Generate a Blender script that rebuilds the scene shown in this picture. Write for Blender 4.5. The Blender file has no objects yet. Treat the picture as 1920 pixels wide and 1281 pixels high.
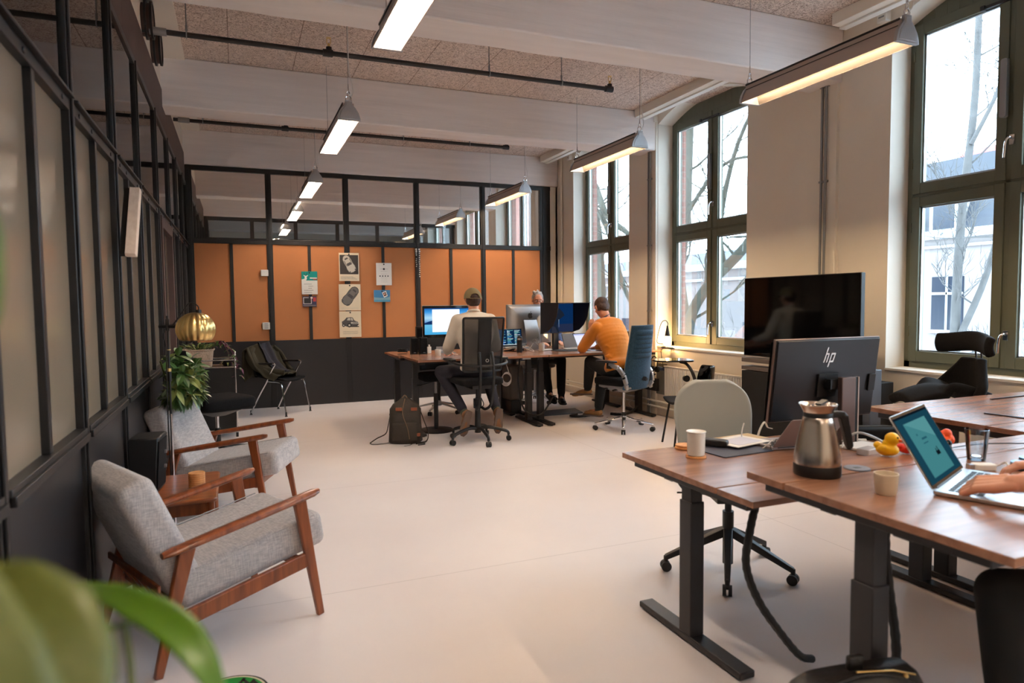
import bpy, bmesh, math, random
from mathutils import Vector, Matrix, noise
random.seed(7)
WORLD = 6.8
S = bpy.context.scene
COL = S.collection
PI = math.pi
V = Vector

# ------------------------------------------------------------------ helpers
def lin(c):
    return c/12.92 if c <= .04045 else ((c+.055)/1.055)**2.4
def rgb(r, g, b):
    return (lin(r/255), lin(g/255), lin(b/255), 1)

class MB:
    def __init__(s):
        s.v = []; s.f = []; s.m = []; s.mi = 0
    def add(s, vs, fs):
        o = len(s.v); s.v += [V(p) for p in vs]
        for f in fs:
            s.f.append([i+o for i in f]); s.m.append(s.mi)
        return s
    def mat(s, i): s.mi = i; return s
    def mark(s): return len(s.v)
    def xf(s, M, a=0, b=None):
        for i in range(a, len(s.v) if b is None else b): s.v[i] = M @ s.v[i]
        return s
    def box(s, c, d, rz=0, M=None):
        x, y, z = d[0]/2, d[1]/2, d[2]/2
        vs = [V(p) for p in ((-x,-y,-z),(x,-y,-z),(x,y,-z),(-x,y,-z),(-x,-y,z),(x,-y,z),(x,y,z),(-x,y,z))]
        R = Matrix.Rotation(rz, 4, 'Z')
        if M is not None: R = R @ M
        vs = [R @ p + V(c) for p in vs]
        return s.add(vs, [(3,2,1,0),(4,5,6,7),(0,1,5,4),(1,2,6,5),(2,3,7,6),(3,0,4,7)])
    def b2(s, x0, x1, y0, y1, z0, z1):
        return s.box(((x0+x1)/2, (y0+y1)/2, (z0+z1)/2), (abs(x1-x0), abs(y1-y0), abs(z1-z0)))
    def bar(s, a, b, w, h, up=(0,0,1), w2=None, h2=None):
        a, b = V(a), V(b); d = (b-a).normalized(); u = V(up)
        if abs(d.dot(u)) > .98: u = V((0,1,0))
        r = d.cross(u).normalized(); u = r.cross(d).normalized()
        w2 = w if w2 is None else w2; h2 = h if h2 is None else h2
        vs = []
        for p, ww, hh in ((a, w, h), (b, w2, h2)):
            for sx, sz in ((-1,-1),(1,-1),(1,1),(-1,1)): vs.append(p + r*sx*ww/2 + u*sz*hh/2)
        return s.add(vs, [(0,1,2,3),(7,6,5,4),(0,4,5,1),(1,5,6,2),(2,6,7,3),(3,7,4,0)])
    def tube(s, pts, r, n=10, closed=False, cap=True, flat=None):
        pts = [V(p) for p in pts]; N = len(pts)
        rs = r if isinstance(r, (list, tuple)) else [r]*N
        up = V((0,0,1)); t0 = (pts[1]-pts[0]).normalized()
        if abs(t0.dot(up)) > .9: up = V((1,0,0))
        nr = t0.cross(up).normalized(); rings = []
        for i, p in enumerate(pts):
            if closed: t = pts[(i+1) % N]-pts[i-1]
            else: t = pts[min(i+1, N-1)]-pts[max(i-1, 0)]
            t.normalize(); nr = (nr - t*nr.dot(t))
            if nr.length < 1e-5: nr = t.orthogonal()
            nr.normalize(); bn = t.cross(nr)
            ring = []
            for k in range(n):
                a = 2*PI*k/n
                fy = 1 if flat is None else flat
                ring.append(p + nr*math.cos(a)*rs[i] + bn*math.sin(a)*rs[i]*fy)
            rings.append(ring)
        vs = [q for rg in rings for q in rg]; fs = []
        for i in range(N if closed else N-1):
            j = (i+1) % N
            for k in range(n):
                k2 = (k+1) % n
                fs.append((i*n+k, i*n+k2, j*n+k2, j*n+k))
        if cap and not closed:
            fs.append(tuple(reversed(range(n)))); fs.append(tuple(range((N-1)*n, N*n)))
        return s.add(vs, fs)
    def cyl(s, a, b, r, r2=None, n=20):
        return s.tube([a, b], [r, r if r2 is None else r2], n)
    def lathe(s, prof, c=(0,0,0), n=28, M=None, closed=False):
        vs = []; fs = []; c = V(c)
        for (r, z) in prof:
            for k in range(n):
                a = 2*PI*k/n; p = V((r*math.cos(a), r*math.sin(a), z))
                vs.append((M @ p if M is not None else p) + c)
        N = len(prof)
        for i in range(N-1):
            for k in range(n):
                k2 = (k+1) % n
                fs.append((i*n+k, i*n+k2, (i+1)*n+k2, (i+1)*n+k))
        if not closed:
            if prof[0][0] > 1e-6: fs.append(tuple(reversed(range(n))))
            if prof[-1][0] > 1e-6: fs.append(tuple(range((N-1)*n, N*n)))
        return s.add(vs, fs)
    def ell(s, c, r, R=None, nu=20, nv=12):
        prof = [(math.sin(PI*i/nv), -math.cos(PI*i/nv)) for i in range(nv+1)]
        prof[0] = (0.001, -1); prof[-1] = (.001, 1)
        M = Matrix.Diagonal((r[0], r[1], r[2], 1)) if not isinstance(r, (int, float)) else Matrix.Diagonal((r, r, r, 1))
        if R is not None: M = R.to_4x4() @ M
        return s.lathe(prof, c, nu, M)
    def prism(s, poly, h, M=None):
        n = len(poly); vs = [V((p[0], p[1], 0)) for p in poly] + [V((p[0], p[1], h)) for p in poly]
        if M is not None: vs = [M @ q for q in vs]
        fs = [tuple(reversed(range(n))), tuple(range(n, 2*n))]
        for i in range(n): fs.append((i, (i+1) % n, n+(i+1) % n, n+i))
        return s.add(vs, fs)
    def grid(s, fn, nu, nv, wrap=False):
        vs = [fn(i/nu, j/nv) for j in range(nv+1) for i in range(nu+1)]
        fs = [(j*(nu+1)+i, j*(nu+1)+i+1, (j+1)*(nu+1)+i+1, (j+1)*(nu+1)+i) for j in range(nv) for i in range(nu)]
        return s.add(vs, fs)
    def quad(s, a, b, c, d): return s.add([a, b, c, d], [(0,1,2,3)])
    def loft(s, rings, cap=True):
        n = len(rings[0]); vs = [V(p) for r in rings for p in r]; fs = []
        for i in range(len(rings)-1):
            for k in range(n):
                k2 = (k+1) % n; fs.append((i*n+k, i*n+k2, (i+1)*n+k2, (i+1)*n+k))
        if cap:
            fs.append(tuple(reversed(range(n)))); fs.append(tuple(range((len(rings)-1)*n, len(rings)*n)))
        return s.add(vs, fs)
    def build(s, name, mats, parent=None, bev=0, seg=2, smooth=True, solid=0, sub=0, remesh=0, smo=0, ang=35, offset=0, fix=True):
        me = bpy.data.meshes.new(name)
        me.from_pydata([tuple(p) for p in s.v], [], s.f)
        if not isinstance(mats, (list, tuple)): mats = [mats]
        for m in mats: me.materials.append(m)
        for p, i in zip(me.polygons, s.m): p.material_index = i
        if fix:
            bm = bmesh.new(); bm.from_mesh(me)
            bmesh.ops.recalc_face_normals(bm, faces=bm.faces)
            bm.to_mesh(me); bm.free()
        if smooth:
            me.polygons.foreach_set('use_smooth', [True]*len(me.polygons))
            if not (remesh or sub): me.set_sharp_from_angle(angle=math.radians(ang))
        me.update()
        o = bpy.data.objects.new(name, me); COL.objects.link(o)
        if parent is not None: o.parent = parent
        if remesh:
            m = o.modifiers.new('r', 'REMESH'); m.mode = 'VOXEL'; m.voxel_size = remesh; m.use_smooth_shade = True
        if smo:
            m = o.modifiers.new('s', 'SMOOTH'); m.iterations = smo; m.factor = .5
        if solid:
            m = o.modifiers.new('t', 'SOLIDIFY'); m.thickness = solid; m.offset = offset
        if sub:
            m = o.modifiers.new('u', 'SUBSURF'); m.levels = sub; m.render_levels = sub
        if bev:
            m = o.modifiers.new('b', 'BEVEL'); m.width = bev; m.segments = seg; m.limit_method = 'ANGLE'; m.angle_limit = math.radians(40)
            m.harden_normals = False
        return o

def tag(o, label=None, cat=None, group=None, kind=None):
    if label: o['label'] = label
    if cat: o['category'] = cat
    if group: o['group'] = group
    if kind: o['kind'] = kind
    return o
def thing(name, label, cat, loc=(0,0,0), rz=0, group=None):
    o = bpy.data.objects.new(name, None); COL.objects.link(o); o.location = loc; o.rotation_euler = (0, 0, rz)
    o.empty_display_size = .1
    return tag(o, label, cat, group)
def struct(o): o['kind'] = 'structure'; return o
def copy_tree(o, parent=None):
    c = o.copy(); COL.objects.link(c)
    if parent is not None: c.parent = parent
    for ch in list(o.children):
        copy_tree(ch, c)
    return c
def dup(o, loc, rz, label, group=None):
    c = copy_tree(o); c.location = loc; c.rotation_euler = (0, 0, rz); c['label'] = label
    if group: c['group'] = group
    return c
def rounded(w, h, r, n=6, cx=0, cy=0):
    out = []
    for (sx, sy, a0) in ((1,1,0), (-1,1,90), (-1,-1,180), (1,-1,270)):
        for k in range(n+1):
            a = math.radians(a0+90*k/n)
            out.append((cx+sx*(w/2-r)+r*math.cos(a), cy+sy*(h/2-r)+r*math.sin(a)))
    return out
def frame(o, x, y, z=None):
    x = V(x).normalized(); y = V(y); z = x.cross(y).normalized() if z is None else V(z).normalized(); y = z.cross(x)
    M = Matrix.Identity(4)
    for i in range(3):
        M[i][0] = x[i]; M[i][1] = y[i]; M[i][2] = z[i]; M[i][3] = o[i]
    return M
def catmull(pts, k=6):
    pts = [V(p) for p in pts]; out = []
    P = [2*pts[0]-pts[1]] + pts + [2*pts[-1]-pts[-2]]
    for i in range(1, len(P)-2):
        for j in range(k):
            t = j/k; a, b, c, d = P[i-1], P[i], P[i+1], P[i+2]
            out.append(.5*((2*b)+(c-a)*t+(2*a-5*b+4*c-d)*t*t+(3*b-a-3*c+d)*t**3))
    out.append(pts[-1]); return out

# ------------------------------------------------------------------ materials
def mat(name, col, rough=.5, metal=0, bump=None, var=None, sheen=0, coat=0, spec=.5, emis=None, estr=0, alpha=None, sub=0, streak=None):
    """bump=(scale,strength[,stretch]); var=(scale,amount)"""
    m = bpy.data.materials.new(name); m.use_nodes = True; nt = m.node_tree; b = nt.nodes['Principled BSDF']
    b.inputs['Base Color'].default_value = col; b.inputs['Roughness'].default_value = rough; b.inputs['Metallic'].default_value = metal
    b.inputs['Specular IOR Level'].default_value = spec
    if sheen: b.inputs['Sheen Weight'].default_value = sheen
    if coat: b.inputs['Coat Weight'].default_value = coat; b.inputs['Coat Roughness'].default_value = .1
    if emis: b.inputs['Emission Color'].default_value = emis; b.inputs['Emission Strength'].default_value = estr
    if sub: b.inputs['Subsurface Weight'].default_value = sub; b.inputs['Subsurface Radius'].default_value = (.02,.008,.004)
    tc = None
    def coords(st=None):
        nonlocal tc
        if tc is None: tc = nt.nodes.new('ShaderNodeTexCoord')
        if st is None: return tc.outputs['Object']
        mp = nt.nodes.new('ShaderNodeMapping'); mp.inputs['Scale'].default_value = st
        nt.links.new(tc.outputs['Object'], mp.inputs['Vector']); return mp.outputs['Vector']
    if var:
        n = nt.nodes.new('ShaderNodeTexNoise'); n.inputs['Scale'].default_value = var[0]; n.inputs['Detail'].default_value = 6
        nt.links.new(coords(var[2] if len(var) > 2 else None), n.inputs['Vector'])
        mr = nt.nodes.new('ShaderNodeMapRange'); mr.inputs[1].default_value = .25; mr.inputs[2].default_value = .75
        mr.inputs[3].default_value = 1-var[1]; mr.inputs[4].default_value = 1+var[1]
        nt.links.new(n.outputs['Fac'], mr.inputs[0])
        mx = nt.nodes.new('ShaderNodeMix'); mx.data_type = 'RGBA'; mx.blend_type = 'MULTIPLY'; mx.inputs[0].default_value = 1
        mx.inputs[6].default_value = col; nt.links.new(mr.outputs[0], mx.inputs[7]); nt.links.new(mx.outputs[2], b.inputs['Base Color'])
    if bump:
        n = nt.nodes.new('ShaderNodeTexNoise'); n.inputs['Scale'].default_value = bump[0]; n.inputs['Detail'].default_value = 4
        nt.links.new(coords(bump[2] if len(bump) > 2 else None), n.inputs['Vector'])
        bp = nt.nodes.new('ShaderNodeBump'); bp.inputs['Strength'].default_value = bump[1]; bp.inputs['Distance'].default_value = .01
        nt.links.new(n.outputs['Fac'], bp.inputs['Height']); nt.links.new(bp.outputs[0], b.inputs['Normal'])
    return m

def wood(name, c1, c2, rough=.4, axis='X', scale=1.0, coat=0):
    m = bpy.data.materials.new(name); m.use_nodes = True; nt = m.node_tree; b = nt.nodes['Principled BSDF']
    tc = nt.nodes.new('ShaderNodeTexCoord'); mp = nt.nodes.new('ShaderNodeMapping')
    st = {'X': (1.2, 14, 14), 'Y': (14, 1.2, 14), 'Z': (14, 14, 1.2)}[axis]
    mp.inputs['Scale'].default_value = [q*scale for q in st]
    n = nt.nodes.new('ShaderNodeTexNoise'); n.inputs['Scale'].default_value = 2.2; n.inputs['Detail'].default_value = 8; n.inputs['Distortion'].default_value = .6
    n2 = nt.nodes.new('ShaderNodeTexNoise'); n2.inputs['Scale'].default_value = 12; n2.inputs['Detail'].default_value = 4
    cr = nt.nodes.new('ShaderNodeValToRGB'); cr.color_ramp.elements[0].position = .3; cr.color_ramp.elements[0].color = c1
    cr.color_ramp.elements[1].position = .68; cr.color_ramp.elements[1].color = c2
    nt.links.new(tc.outputs['Object'], mp.inputs[0]); nt.links.new(mp.outputs[0], n.inputs['Vector']); nt.links.new(mp.outputs[0], n2.inputs['Vector'])
    nt.links.new(n.outputs['Fac'], cr.inputs[0]); nt.links.new(cr.outputs[0], b.inputs['Base Color'])
    bp = nt.nodes.new('ShaderNodeBump'); bp.inputs['Strength'].default_value = .08; bp.inputs['Distance'].default_value = .004
    nt.links.new(n2.outputs['Fac'], bp.inputs['Height']); nt.links.new(bp.outputs[0], b.inputs['Normal'])
    b.inputs['Roughness'].default_value = rough
    if coat: b.inputs['Coat Weight'].default_value = coat; b.inputs['Coat Roughness'].default_value = .2
    return m

def emit(name, col, st):
    m = bpy.data.materials.new(name); m.use_nodes = True; nt = m.node_tree
    for n in list(nt.nodes): nt.nodes.remove(n)
    o = nt.nodes.new('ShaderNodeOutputMaterial'); e = nt.nodes.new('ShaderNodeEmission')
    e.inputs[0].default_value = col; e.inputs[1].default_value = st; nt.links.new(e.outputs[0], o.inputs[0]); return m

def glass_clear(name, tint=(1,1,1,1), refl=1.0):
    m = bpy.data.materials.new(name); m.use_nodes = True; nt = m.node_tree
    for n in list(nt.nodes): nt.nodes.remove(n)
    o = nt.nodes.new('ShaderNodeOutputMaterial'); t = nt.nodes.new('ShaderNodeBsdfTransparent'); g = nt.nodes.new('ShaderNodeBsdfGlossy')
    t.inputs[0].default_value = tint; g.inputs['Roughness'].default_value = .01
    fr = nt.nodes.new('ShaderNodeFresnel'); fr.inputs[0].default_value = 1.5; mm = nt.nodes.new('ShaderNodeMath'); mm.operation = 'MULTIPLY'; mm.inputs[1].default_value = refl
    mx = nt.nodes.new('ShaderNodeMixShader'); nt.links.new(fr.outputs[0], mm.inputs[0]); nt.links.new(mm.outputs[0], mx.inputs[0])
    nt.links.new(t.outputs[0], mx.inputs[1]); nt.links.new(g.outputs[0], mx.inputs[2]); nt.links.new(mx.outputs[0], o.inputs[0]); return m

def fabric(name, col, col2=None, scale=260, var=.18, rough=.9, sheen=.15):
    m = bpy.data.materials.new(name); m.use_nodes = True; nt = m.node_tree; b = nt.nodes['Principled BSDF']
    b.inputs['Roughness'].default_value = rough; b.inputs['Sheen Weight'].default_value = sheen; b.inputs['Specular IOR Level'].default_value = .2
    tc = nt.nodes.new('ShaderNodeTexCoord'); col2 = col2 or tuple([min(1, c*1.5) for c in col[:3]]+[1])
    outs = []
    for st in ((.12, 1, .12), (1, .12, 1)):
        mp = nt.nodes.new('ShaderNodeMapping'); mp.inputs['Scale'].default_value = st
        n = nt.nodes.new('ShaderNodeTexNoise'); n.inputs['Scale'].default_value = scale; n.inputs['Detail'].default_value = 2
        nt.links.new(tc.outputs['Object'], mp.inputs[0]); nt.links.new(mp.outputs[0], n.inputs['Vector']); outs.append(n.outputs['Fac'])
    ad = nt.nodes.new('ShaderNodeMath'); ad.operation = 'ADD'; nt.links.new(outs[0], ad.inputs[0]); nt.links.new(outs[1], ad.inputs[1])
    mr = nt.nodes.new('ShaderNodeMapRange'); mr.inputs[1].default_value = .75; mr.inputs[2].default_value = 1.25; nt.links.new(ad.outputs[0], mr.inputs[0])
    mx = nt.nodes.new('ShaderNodeMix'); mx.data_type = 'RGBA'; mx.inputs[6].default_value = tuple([c*(1-var) for c in col[:3]]+[1]); mx.inputs[7].default_value = col2
    nt.links.new(mr.outputs[0], mx.inputs[0]); nt.links.new(mx.outputs[2], b.inputs['Base Color'])
    bp = nt.nodes.new('ShaderNodeBump'); bp.inputs['Strength'].default_value = .25; bp.inputs['Distance'].default_value = .003
    nt.links.new(ad.outputs[0], bp.inputs['Height']); nt.links.new(bp.outputs[0], b.inputs['Normal'])
    return m

M = {}
M['paint'] = mat('wall_paint', rgb(224,216,203), .75, bump=(9,.12), var=(1.5,.03))
M['beam'] = mat('beam_paint', rgb(224,216,212), .7, bump=(3,.7,(.35,2.5,5)), var=(3,.06,(.4,3,6)))
M['white'] = mat('white_paint', rgb(225,222,215), .55)
M['black_steel'] = mat('black_steel', rgb(21,19,20), .42, bump=(60,.05), var=(3,.2))
M['dark_panel'] = mat('dark_panel', rgb(31,29,32), .38, var=(2,.12,(1,1,.2)))
M['rust'] = mat('brown_steel', rgb(74,52,46), .55, var=(4,.15))
M['frame_green'] = mat('green_window_frame', rgb(92,95,78), .45)
M['galv'] = mat('galvanised_steel', rgb(150,150,150), .4, .7)
M['alu'] = mat('aluminium', rgb(190,190,192), .28, .95)
M['chrome'] = mat('chrome', rgb(225,225,228), .1, 1)
M['black_pl'] = mat('black_plastic', rgb(15,15,17), .45)
M['black_matt'] = mat('black_matt', rgb(16,16,18), .7)
M['charcoal'] = mat('charcoal_paint', rgb(32,30,33), .45, bump=(300,.05))
M['black_gloss'] = mat('black_gloss', rgb(4,4,5), .06, spec=.35)
M['black_fab'] = fabric('black_fabric', rgb(14,13,15), rgb(24,23,25), 400, sheen=0)
M['dark_fab'] = fabric('dark_wool', rgb(26,24,28), rgb(42,40,44), 300)
M['grey_fab'] = fabric('grey_weave', rgb(166,161,162), rgb(196,190,187), 210, .08)
M['blue_fab'] = fabric('petrol_fabric', rgb(34,62,84), rgb(52,84,108), 380)
M['teak'] = wood('teak', rgb(104,50,24), rgb(150,80,40), .33, 'Z', 1.0, .3)
M['teakx'] = wood('teak_top', rgb(122,62,30), rgb(168,94,50), .3, 'X', 1, .3)
M['walnut'] = wood('walnut_veneer', rgb(134,92,70), rgb(160,115,90), .25, 'X', .7)
M['walnut_edge'] = wood('walnut_edge', rgb(112,66,42), rgb(140,88,58), .45, 'X', 1)
M['skin'] = mat('skin', rgb(212,150,122), .5, sub=.15, var=(14,.06))
M['hair_brown'] = mat('brown_hair', rgb(62,38,26), .6, bump=(140,.8,(1,1,.25)), var=(60,.3,(1,1,.2)))
M['hair_grey'] = mat('grey_hair', rgb(150,145,142), .6, bump=(140,.8,(1,1,.25)), var=(60,.3,(1,1,.2)))
M['cream_knit'] = mat('cream_fleece', rgb(216,202,184), .95, bump=(160,.5), var=(12,.05), sheen=.3)
M['mustard'] = mat('mustard_wool', rgb(206,122,22), .95, bump=(220,.5), var=(10,.08), sheen=.3)
M['denim_shirt'] = mat('blue_shirt', rgb(38,54,92), .8, var=(8,.15))
M['trouser'] = mat('navy_trousers', rgb(30,28,40), .85, var=(9,.2), bump=(30,.2))
M['black_trouser'] = mat('black_trousers', rgb(14,14,16), .85)
M['olive'] = mat('olive_cotton', rgb(118,104,72), .85, bump=(300,.2))
M['sole'] = mat('shoe_sole', rgb(112,94,84), .8, bump=(120,.4))
M['suede'] = mat('tan_suede', rgb(150,108,66), .9, var=(30,.1))
M['rustshoe'] = mat('rust_canvas', rgb(132,92,62), .85)
M['sock'] = mat('green_sock', rgb(62,66,54), .9)
M['ceramic'] = mat('white_ceramic', rgb(226,220,210), .25)
M['cream_cer'] = mat('cream_ceramic', rgb(214,198,172), .4, var=(20,.03))
M['steel'] = mat('brushed_steel', rgb(205,194,182), .22, 1, bump=(200,.06,(8,8,.2)))
M['brass'] = mat('brushed_brass', rgb(220,188,124), .3, 1, bump=(120,.05,(6,6,.2)))
M['bamboo'] = wood('bamboo', rgb(196,128,70), rgb(224,164,104), .5, 'Z', 1)
M['paper'] = mat('paper', rgb(228,222,214), .8)
M['cardgrey'] = mat('sage_upholstery', rgb(172,172,164), .75, bump=(500,.2))
M['yellow'] = mat('yellow_rubber', rgb(250,190,10), .35)
M['orange_pl'] = mat('orange_plastic', rgb(232,84,24), .4)
M['red_pl'] = mat('red_plastic', rgb(205,40,26), .4)
M['tube'] = emit('lamp_tube', (1, .87, .72, 1), 66)
M['glass'] = glass_clear('clear_glass', (.97,.98,.98,1), 1.0)
M['win_glass'] = glass_clear('window_glass', (.98,1,1,1), .6)
M['leaf'] = mat('green_leaf', rgb(66,96,44), .4, var=(9,.35), coat=.2)
M['leaf_y'] = mat('variegated_leaf', rgb(128,138,74), .45, var=(12,.4))
M['leaf_f'] = mat('bright_leaf', rgb(70,104,6), .4, var=(6,.2), sub=.1)
M['leaf_pale'] = mat('pale_leaf', rgb(92,98,36), .45, var=(5,.2), sub=.1)
M['leaf_p'] = mat('purple_leaf', rgb(110,44,70), .45, var=(12,.3))
M['stem'] = mat('plant_stem', rgb(90,100,50), .6)
M['pot'] = mat('wicker_pot', rgb(196,172,150), .8, bump=(60,.8), var=(20,.15))
M['canvas'] = mat('waxed_canvas', rgb(50,42,34), .65, bump=(70,.3), var=(6,.2))
M['leather'] = mat('tan_leather', rgb(128,66,36), .5, var=(12,.2))
M['black_leather'] = mat('black_leather', rgb(20,17,16), .38, bump=(90,.25))
M['cable_w'] = mat('white_cable', rgb(215,210,205), .5)
M['brick'] = None
def _wool():
    m = bpy.data.materials.new('wood_wool_panel'); m.use_nodes = True; nt = m.node_tree; b = nt.nodes['Principled BSDF']
    tc = nt.nodes.new('ShaderNodeTexCoord')
    n = nt.nodes.new('ShaderNodeTexNoise'); n.inputs['Scale'].default_value = 38; n.inputs['Detail'].default_value = 8; n.inputs['Distortion'].default_value = 2.2
    nt.links.new(tc.outputs['Object'], n.inputs['Vector'])
    cr = nt.nodes.new('ShaderNodeValToRGB'); e = cr.color_ramp.elements
    e[0].position = .36; e[0].color = rgb(150,128,114); e[1].position = .56; e[1].color = rgb(228,210,197)
    nt.links.new(n.outputs['Fac'], cr.inputs[0])
    # seams between the 1.2 x .6 boards
    br = nt.nodes.new('ShaderNodeTexBrick'); br.offset = 0; br.inputs['Scale'].default_value = 1; br.inputs['Brick Width'].default_value = .6; br.inputs['Row Height'].default_value = 2.46
    br.inputs['Mortar Size'].default_value = .004; br.inputs['Color1'].default_value = (1,1,1,1); br.inputs['Color2'].default_value = (1,1,1,1); br.inputs['Mortar'].default_value = (.45,.4,.36,1)
    nt.links.new(tc.outputs['Object'], br.inputs['Vector'])
    mx = nt.nodes.new('ShaderNodeMix'); mx.data_type = 'RGBA'; mx.blend_type = 'MULTIPLY'; mx.inputs[0].default_value = 1
    nt.links.new(cr.outputs[0], mx.inputs[6]); nt.links.new(br.outputs['Color'], mx.inputs[7]); nt.links.new(mx.outputs[2], b.inputs['Base Color'])
    bp = nt.nodes.new('ShaderNodeBump'); bp.inputs['Strength'].default_value = .6; bp.inputs['Distance'].default_value = .01
    nt.links.new(n.outputs['Fac'], bp.inputs['Height']); nt.links.new(bp.outputs[0], b.inputs['Normal']); b.inputs['Roughness'].default_value = .95
    return m
M['wool'] = _wool()
def _floor():
    m = bpy.data.materials.new('poured_floor'); m.use_nodes = True; nt = m.node_tree; b = nt.nodes['Principled BSDF']
    tc = nt.nodes.new('ShaderNodeTexCoord')
    n = nt.nodes.new('ShaderNodeTexNoise'); n.inputs['Scale'].default_value = .9; n.inputs['Detail'].default_value = 5
    nt.links.new(tc.outputs['Object'], n.inputs['Vector'])
    cr = nt.nodes.new('ShaderNodeValToRGB'); e = cr.color_ramp.elements; e[0].position = .3; e[0].color = rgb(224,215,214); e[1].position = .7; e[1].color = rgb(233,225,223)
    nt.links.new(n.outputs['Fac'], cr.inputs[0])
    br = nt.nodes.new('ShaderNodeTexBrick'); br.offset = 0; br.inputs['Scale'].default_value = 1; br.inputs['Brick Width'].default_value = 4.4; br.inputs['Row Height'].default_value = 2.0
    br.inputs['Mortar Size'].default_value = .0025; br.inputs['Color1'].default_value = (1,1,1,1); br.inputs['Color2'].default_value = (1,1,1,1); br.inputs['Mortar'].default_value = (.72,.7,.7,1)
    mp = nt.nodes.new('ShaderNodeMapping'); mp.inputs['Location'].default_value = (1.1,.55,0); nt.links.new(tc.outputs['Object'], mp.inputs[0]); nt.links.new(mp.outputs[0], br.inputs['Vector'])
    mx = nt.nodes.new('ShaderNodeMix'); mx.data_type = 'RGBA'; mx.blend_type = 'MULTIPLY'; mx.inputs[0].default_value = 1
    nt.links.new(cr.outputs[0], mx.inputs[6]); nt.links.new(br.outputs['Color'], mx.inputs[7]); nt.links.new(mx.outputs[2], b.inputs['Base Color'])
    b.inputs['Roughness'].default_value = .44; b.inputs['Specular IOR Level'].default_value = .45
    return m
M['floor'] = _floor()
def _brick():
    m = bpy.data.materials.new('red_brick'); m.use_nodes = True; nt = m.node_tree; b = nt.nodes['Principled BSDF']
    tc = nt.nodes.new('ShaderNodeTexCoord'); br = nt.nodes.new('ShaderNodeTexBrick'); mp = nt.nodes.new('ShaderNodeMapping'); mp.inputs['Rotation'].default_value = (PI/2,0,0)
    nt.links.new(tc.outputs['Object'], mp.inputs[0]); nt.links.new(mp.outputs[0], br.inputs['Vector'])
    br.inputs['Scale'].default_value = 1; br.inputs['Brick Width'].default_value = .24; br.inputs['Row Height'].default_value = .075; br.inputs['Mortar Size'].default_value = .006
    br.inputs['Color1'].default_value = rgb(128,76,66); br.inputs['Color2'].default_value = rgb(146,96,84); br.inputs['Mortar'].default_value = rgb(142,126,118)
    nt.links.new(br.outputs['Color'], b.inputs['Base Color']); b.inputs['Roughness'].default_value = .9
    return m
M['brick'] = _brick()
def _pattern_glass():
    m = bpy.data.materials.new('patterned_glass'); m.use_nodes = True; nt = m.node_tree
    for n in list(nt.nodes): nt.nodes.remove(n)
    o = nt.nodes.new('ShaderNodeOutputMaterial')
    tc = nt.nodes.new('ShaderNodeTexCoord'); mp = nt.nodes.new('ShaderNodeMapping'); mp.inputs['Scale'].default_value = (1,1,1)
    nt.links.new(tc.outputs['Object'], mp.inputs[0])
    vo = nt.nodes.new('ShaderNodeTexVoronoi'); vo.inputs['Scale'].default_value = 110; vo.inputs['Randomness'].default_value = .1
    nt.links.new(mp.outputs[0], vo.inputs['Vector'])
    bp = nt.nodes.new('ShaderNodeBump'); bp.inputs['Strength'].default_value = .3; bp.inputs['Distance'].default_value = .002
    nt.links.new(vo.outputs['Distance'], bp.inputs['Height'])
    d = nt.nodes.new('ShaderNodeBsdfDiffuse'); d.inputs[0].default_value = rgb(176,160,140)
    t = nt.nodes.new('ShaderNodeBsdfTranslucent'); t.inputs[0].default_value = rgb(196,176,152)
    g = nt.nodes.new('ShaderNodeBsdfGlossy'); g.inputs['Roughness'].default_value = .06
    m1 = nt.nodes.new('ShaderNodeMixShader'); m1.inputs[0].default_value = .5; nt.links.new(d.outputs[0], m1.inputs[1]); nt.links.new(t.outputs[0], m1.inputs[2])
    fr = nt.nodes.new('ShaderNodeFresnel'); fr.inputs[0].default_value = 1.5
    m2 = nt.nodes.new('ShaderNodeMixShader'); nt.links.new(fr.outputs[0], m2.inputs[0]); nt.links.new(m1.outputs[0], m2.inputs[1]); nt.links.new(g.outputs[0], m2.inputs[2])
    for x in (g, d, fr): nt.links.new(bp.outputs[0], x.inputs['Normal'])
    nt.links.new(m2.outputs[0], o.inputs[0]); return m
M['pattern'] = _pattern_glass()
def _mesh_fab():
    m = bpy.data.materials.new('chair_mesh'); m.use_nodes = True; nt = m.node_tree
    for n in list(nt.nodes): nt.nodes.remove(n)
    o = nt.nodes.new('ShaderNodeOutputMaterial'); d = nt.nodes.new('ShaderNodeBsdfPrincipled'); d.inputs['Base Color'].default_value = rgb(24,22,24); d.inputs['Roughness'].default_value = .6
    t = nt.nodes.new('ShaderNodeBsdfTransparent'); mx = nt.nodes.new('ShaderNodeMixShader'); mx.inputs[0].default_value = .66
    nt.links.new(t.outputs[0], mx.inputs[1]); nt.links.new(d.outputs[0], mx.inputs[2]); nt.links.new(mx.outputs[0], o.inputs[0]); return m
M['mesh'] = _mesh_fab()
def _cork():
    return mat('orange_felt_board', rgb(188,122,76), .9, bump=(300,.15), var=(2.2,.05))
M['cork'] = _cork()

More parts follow.
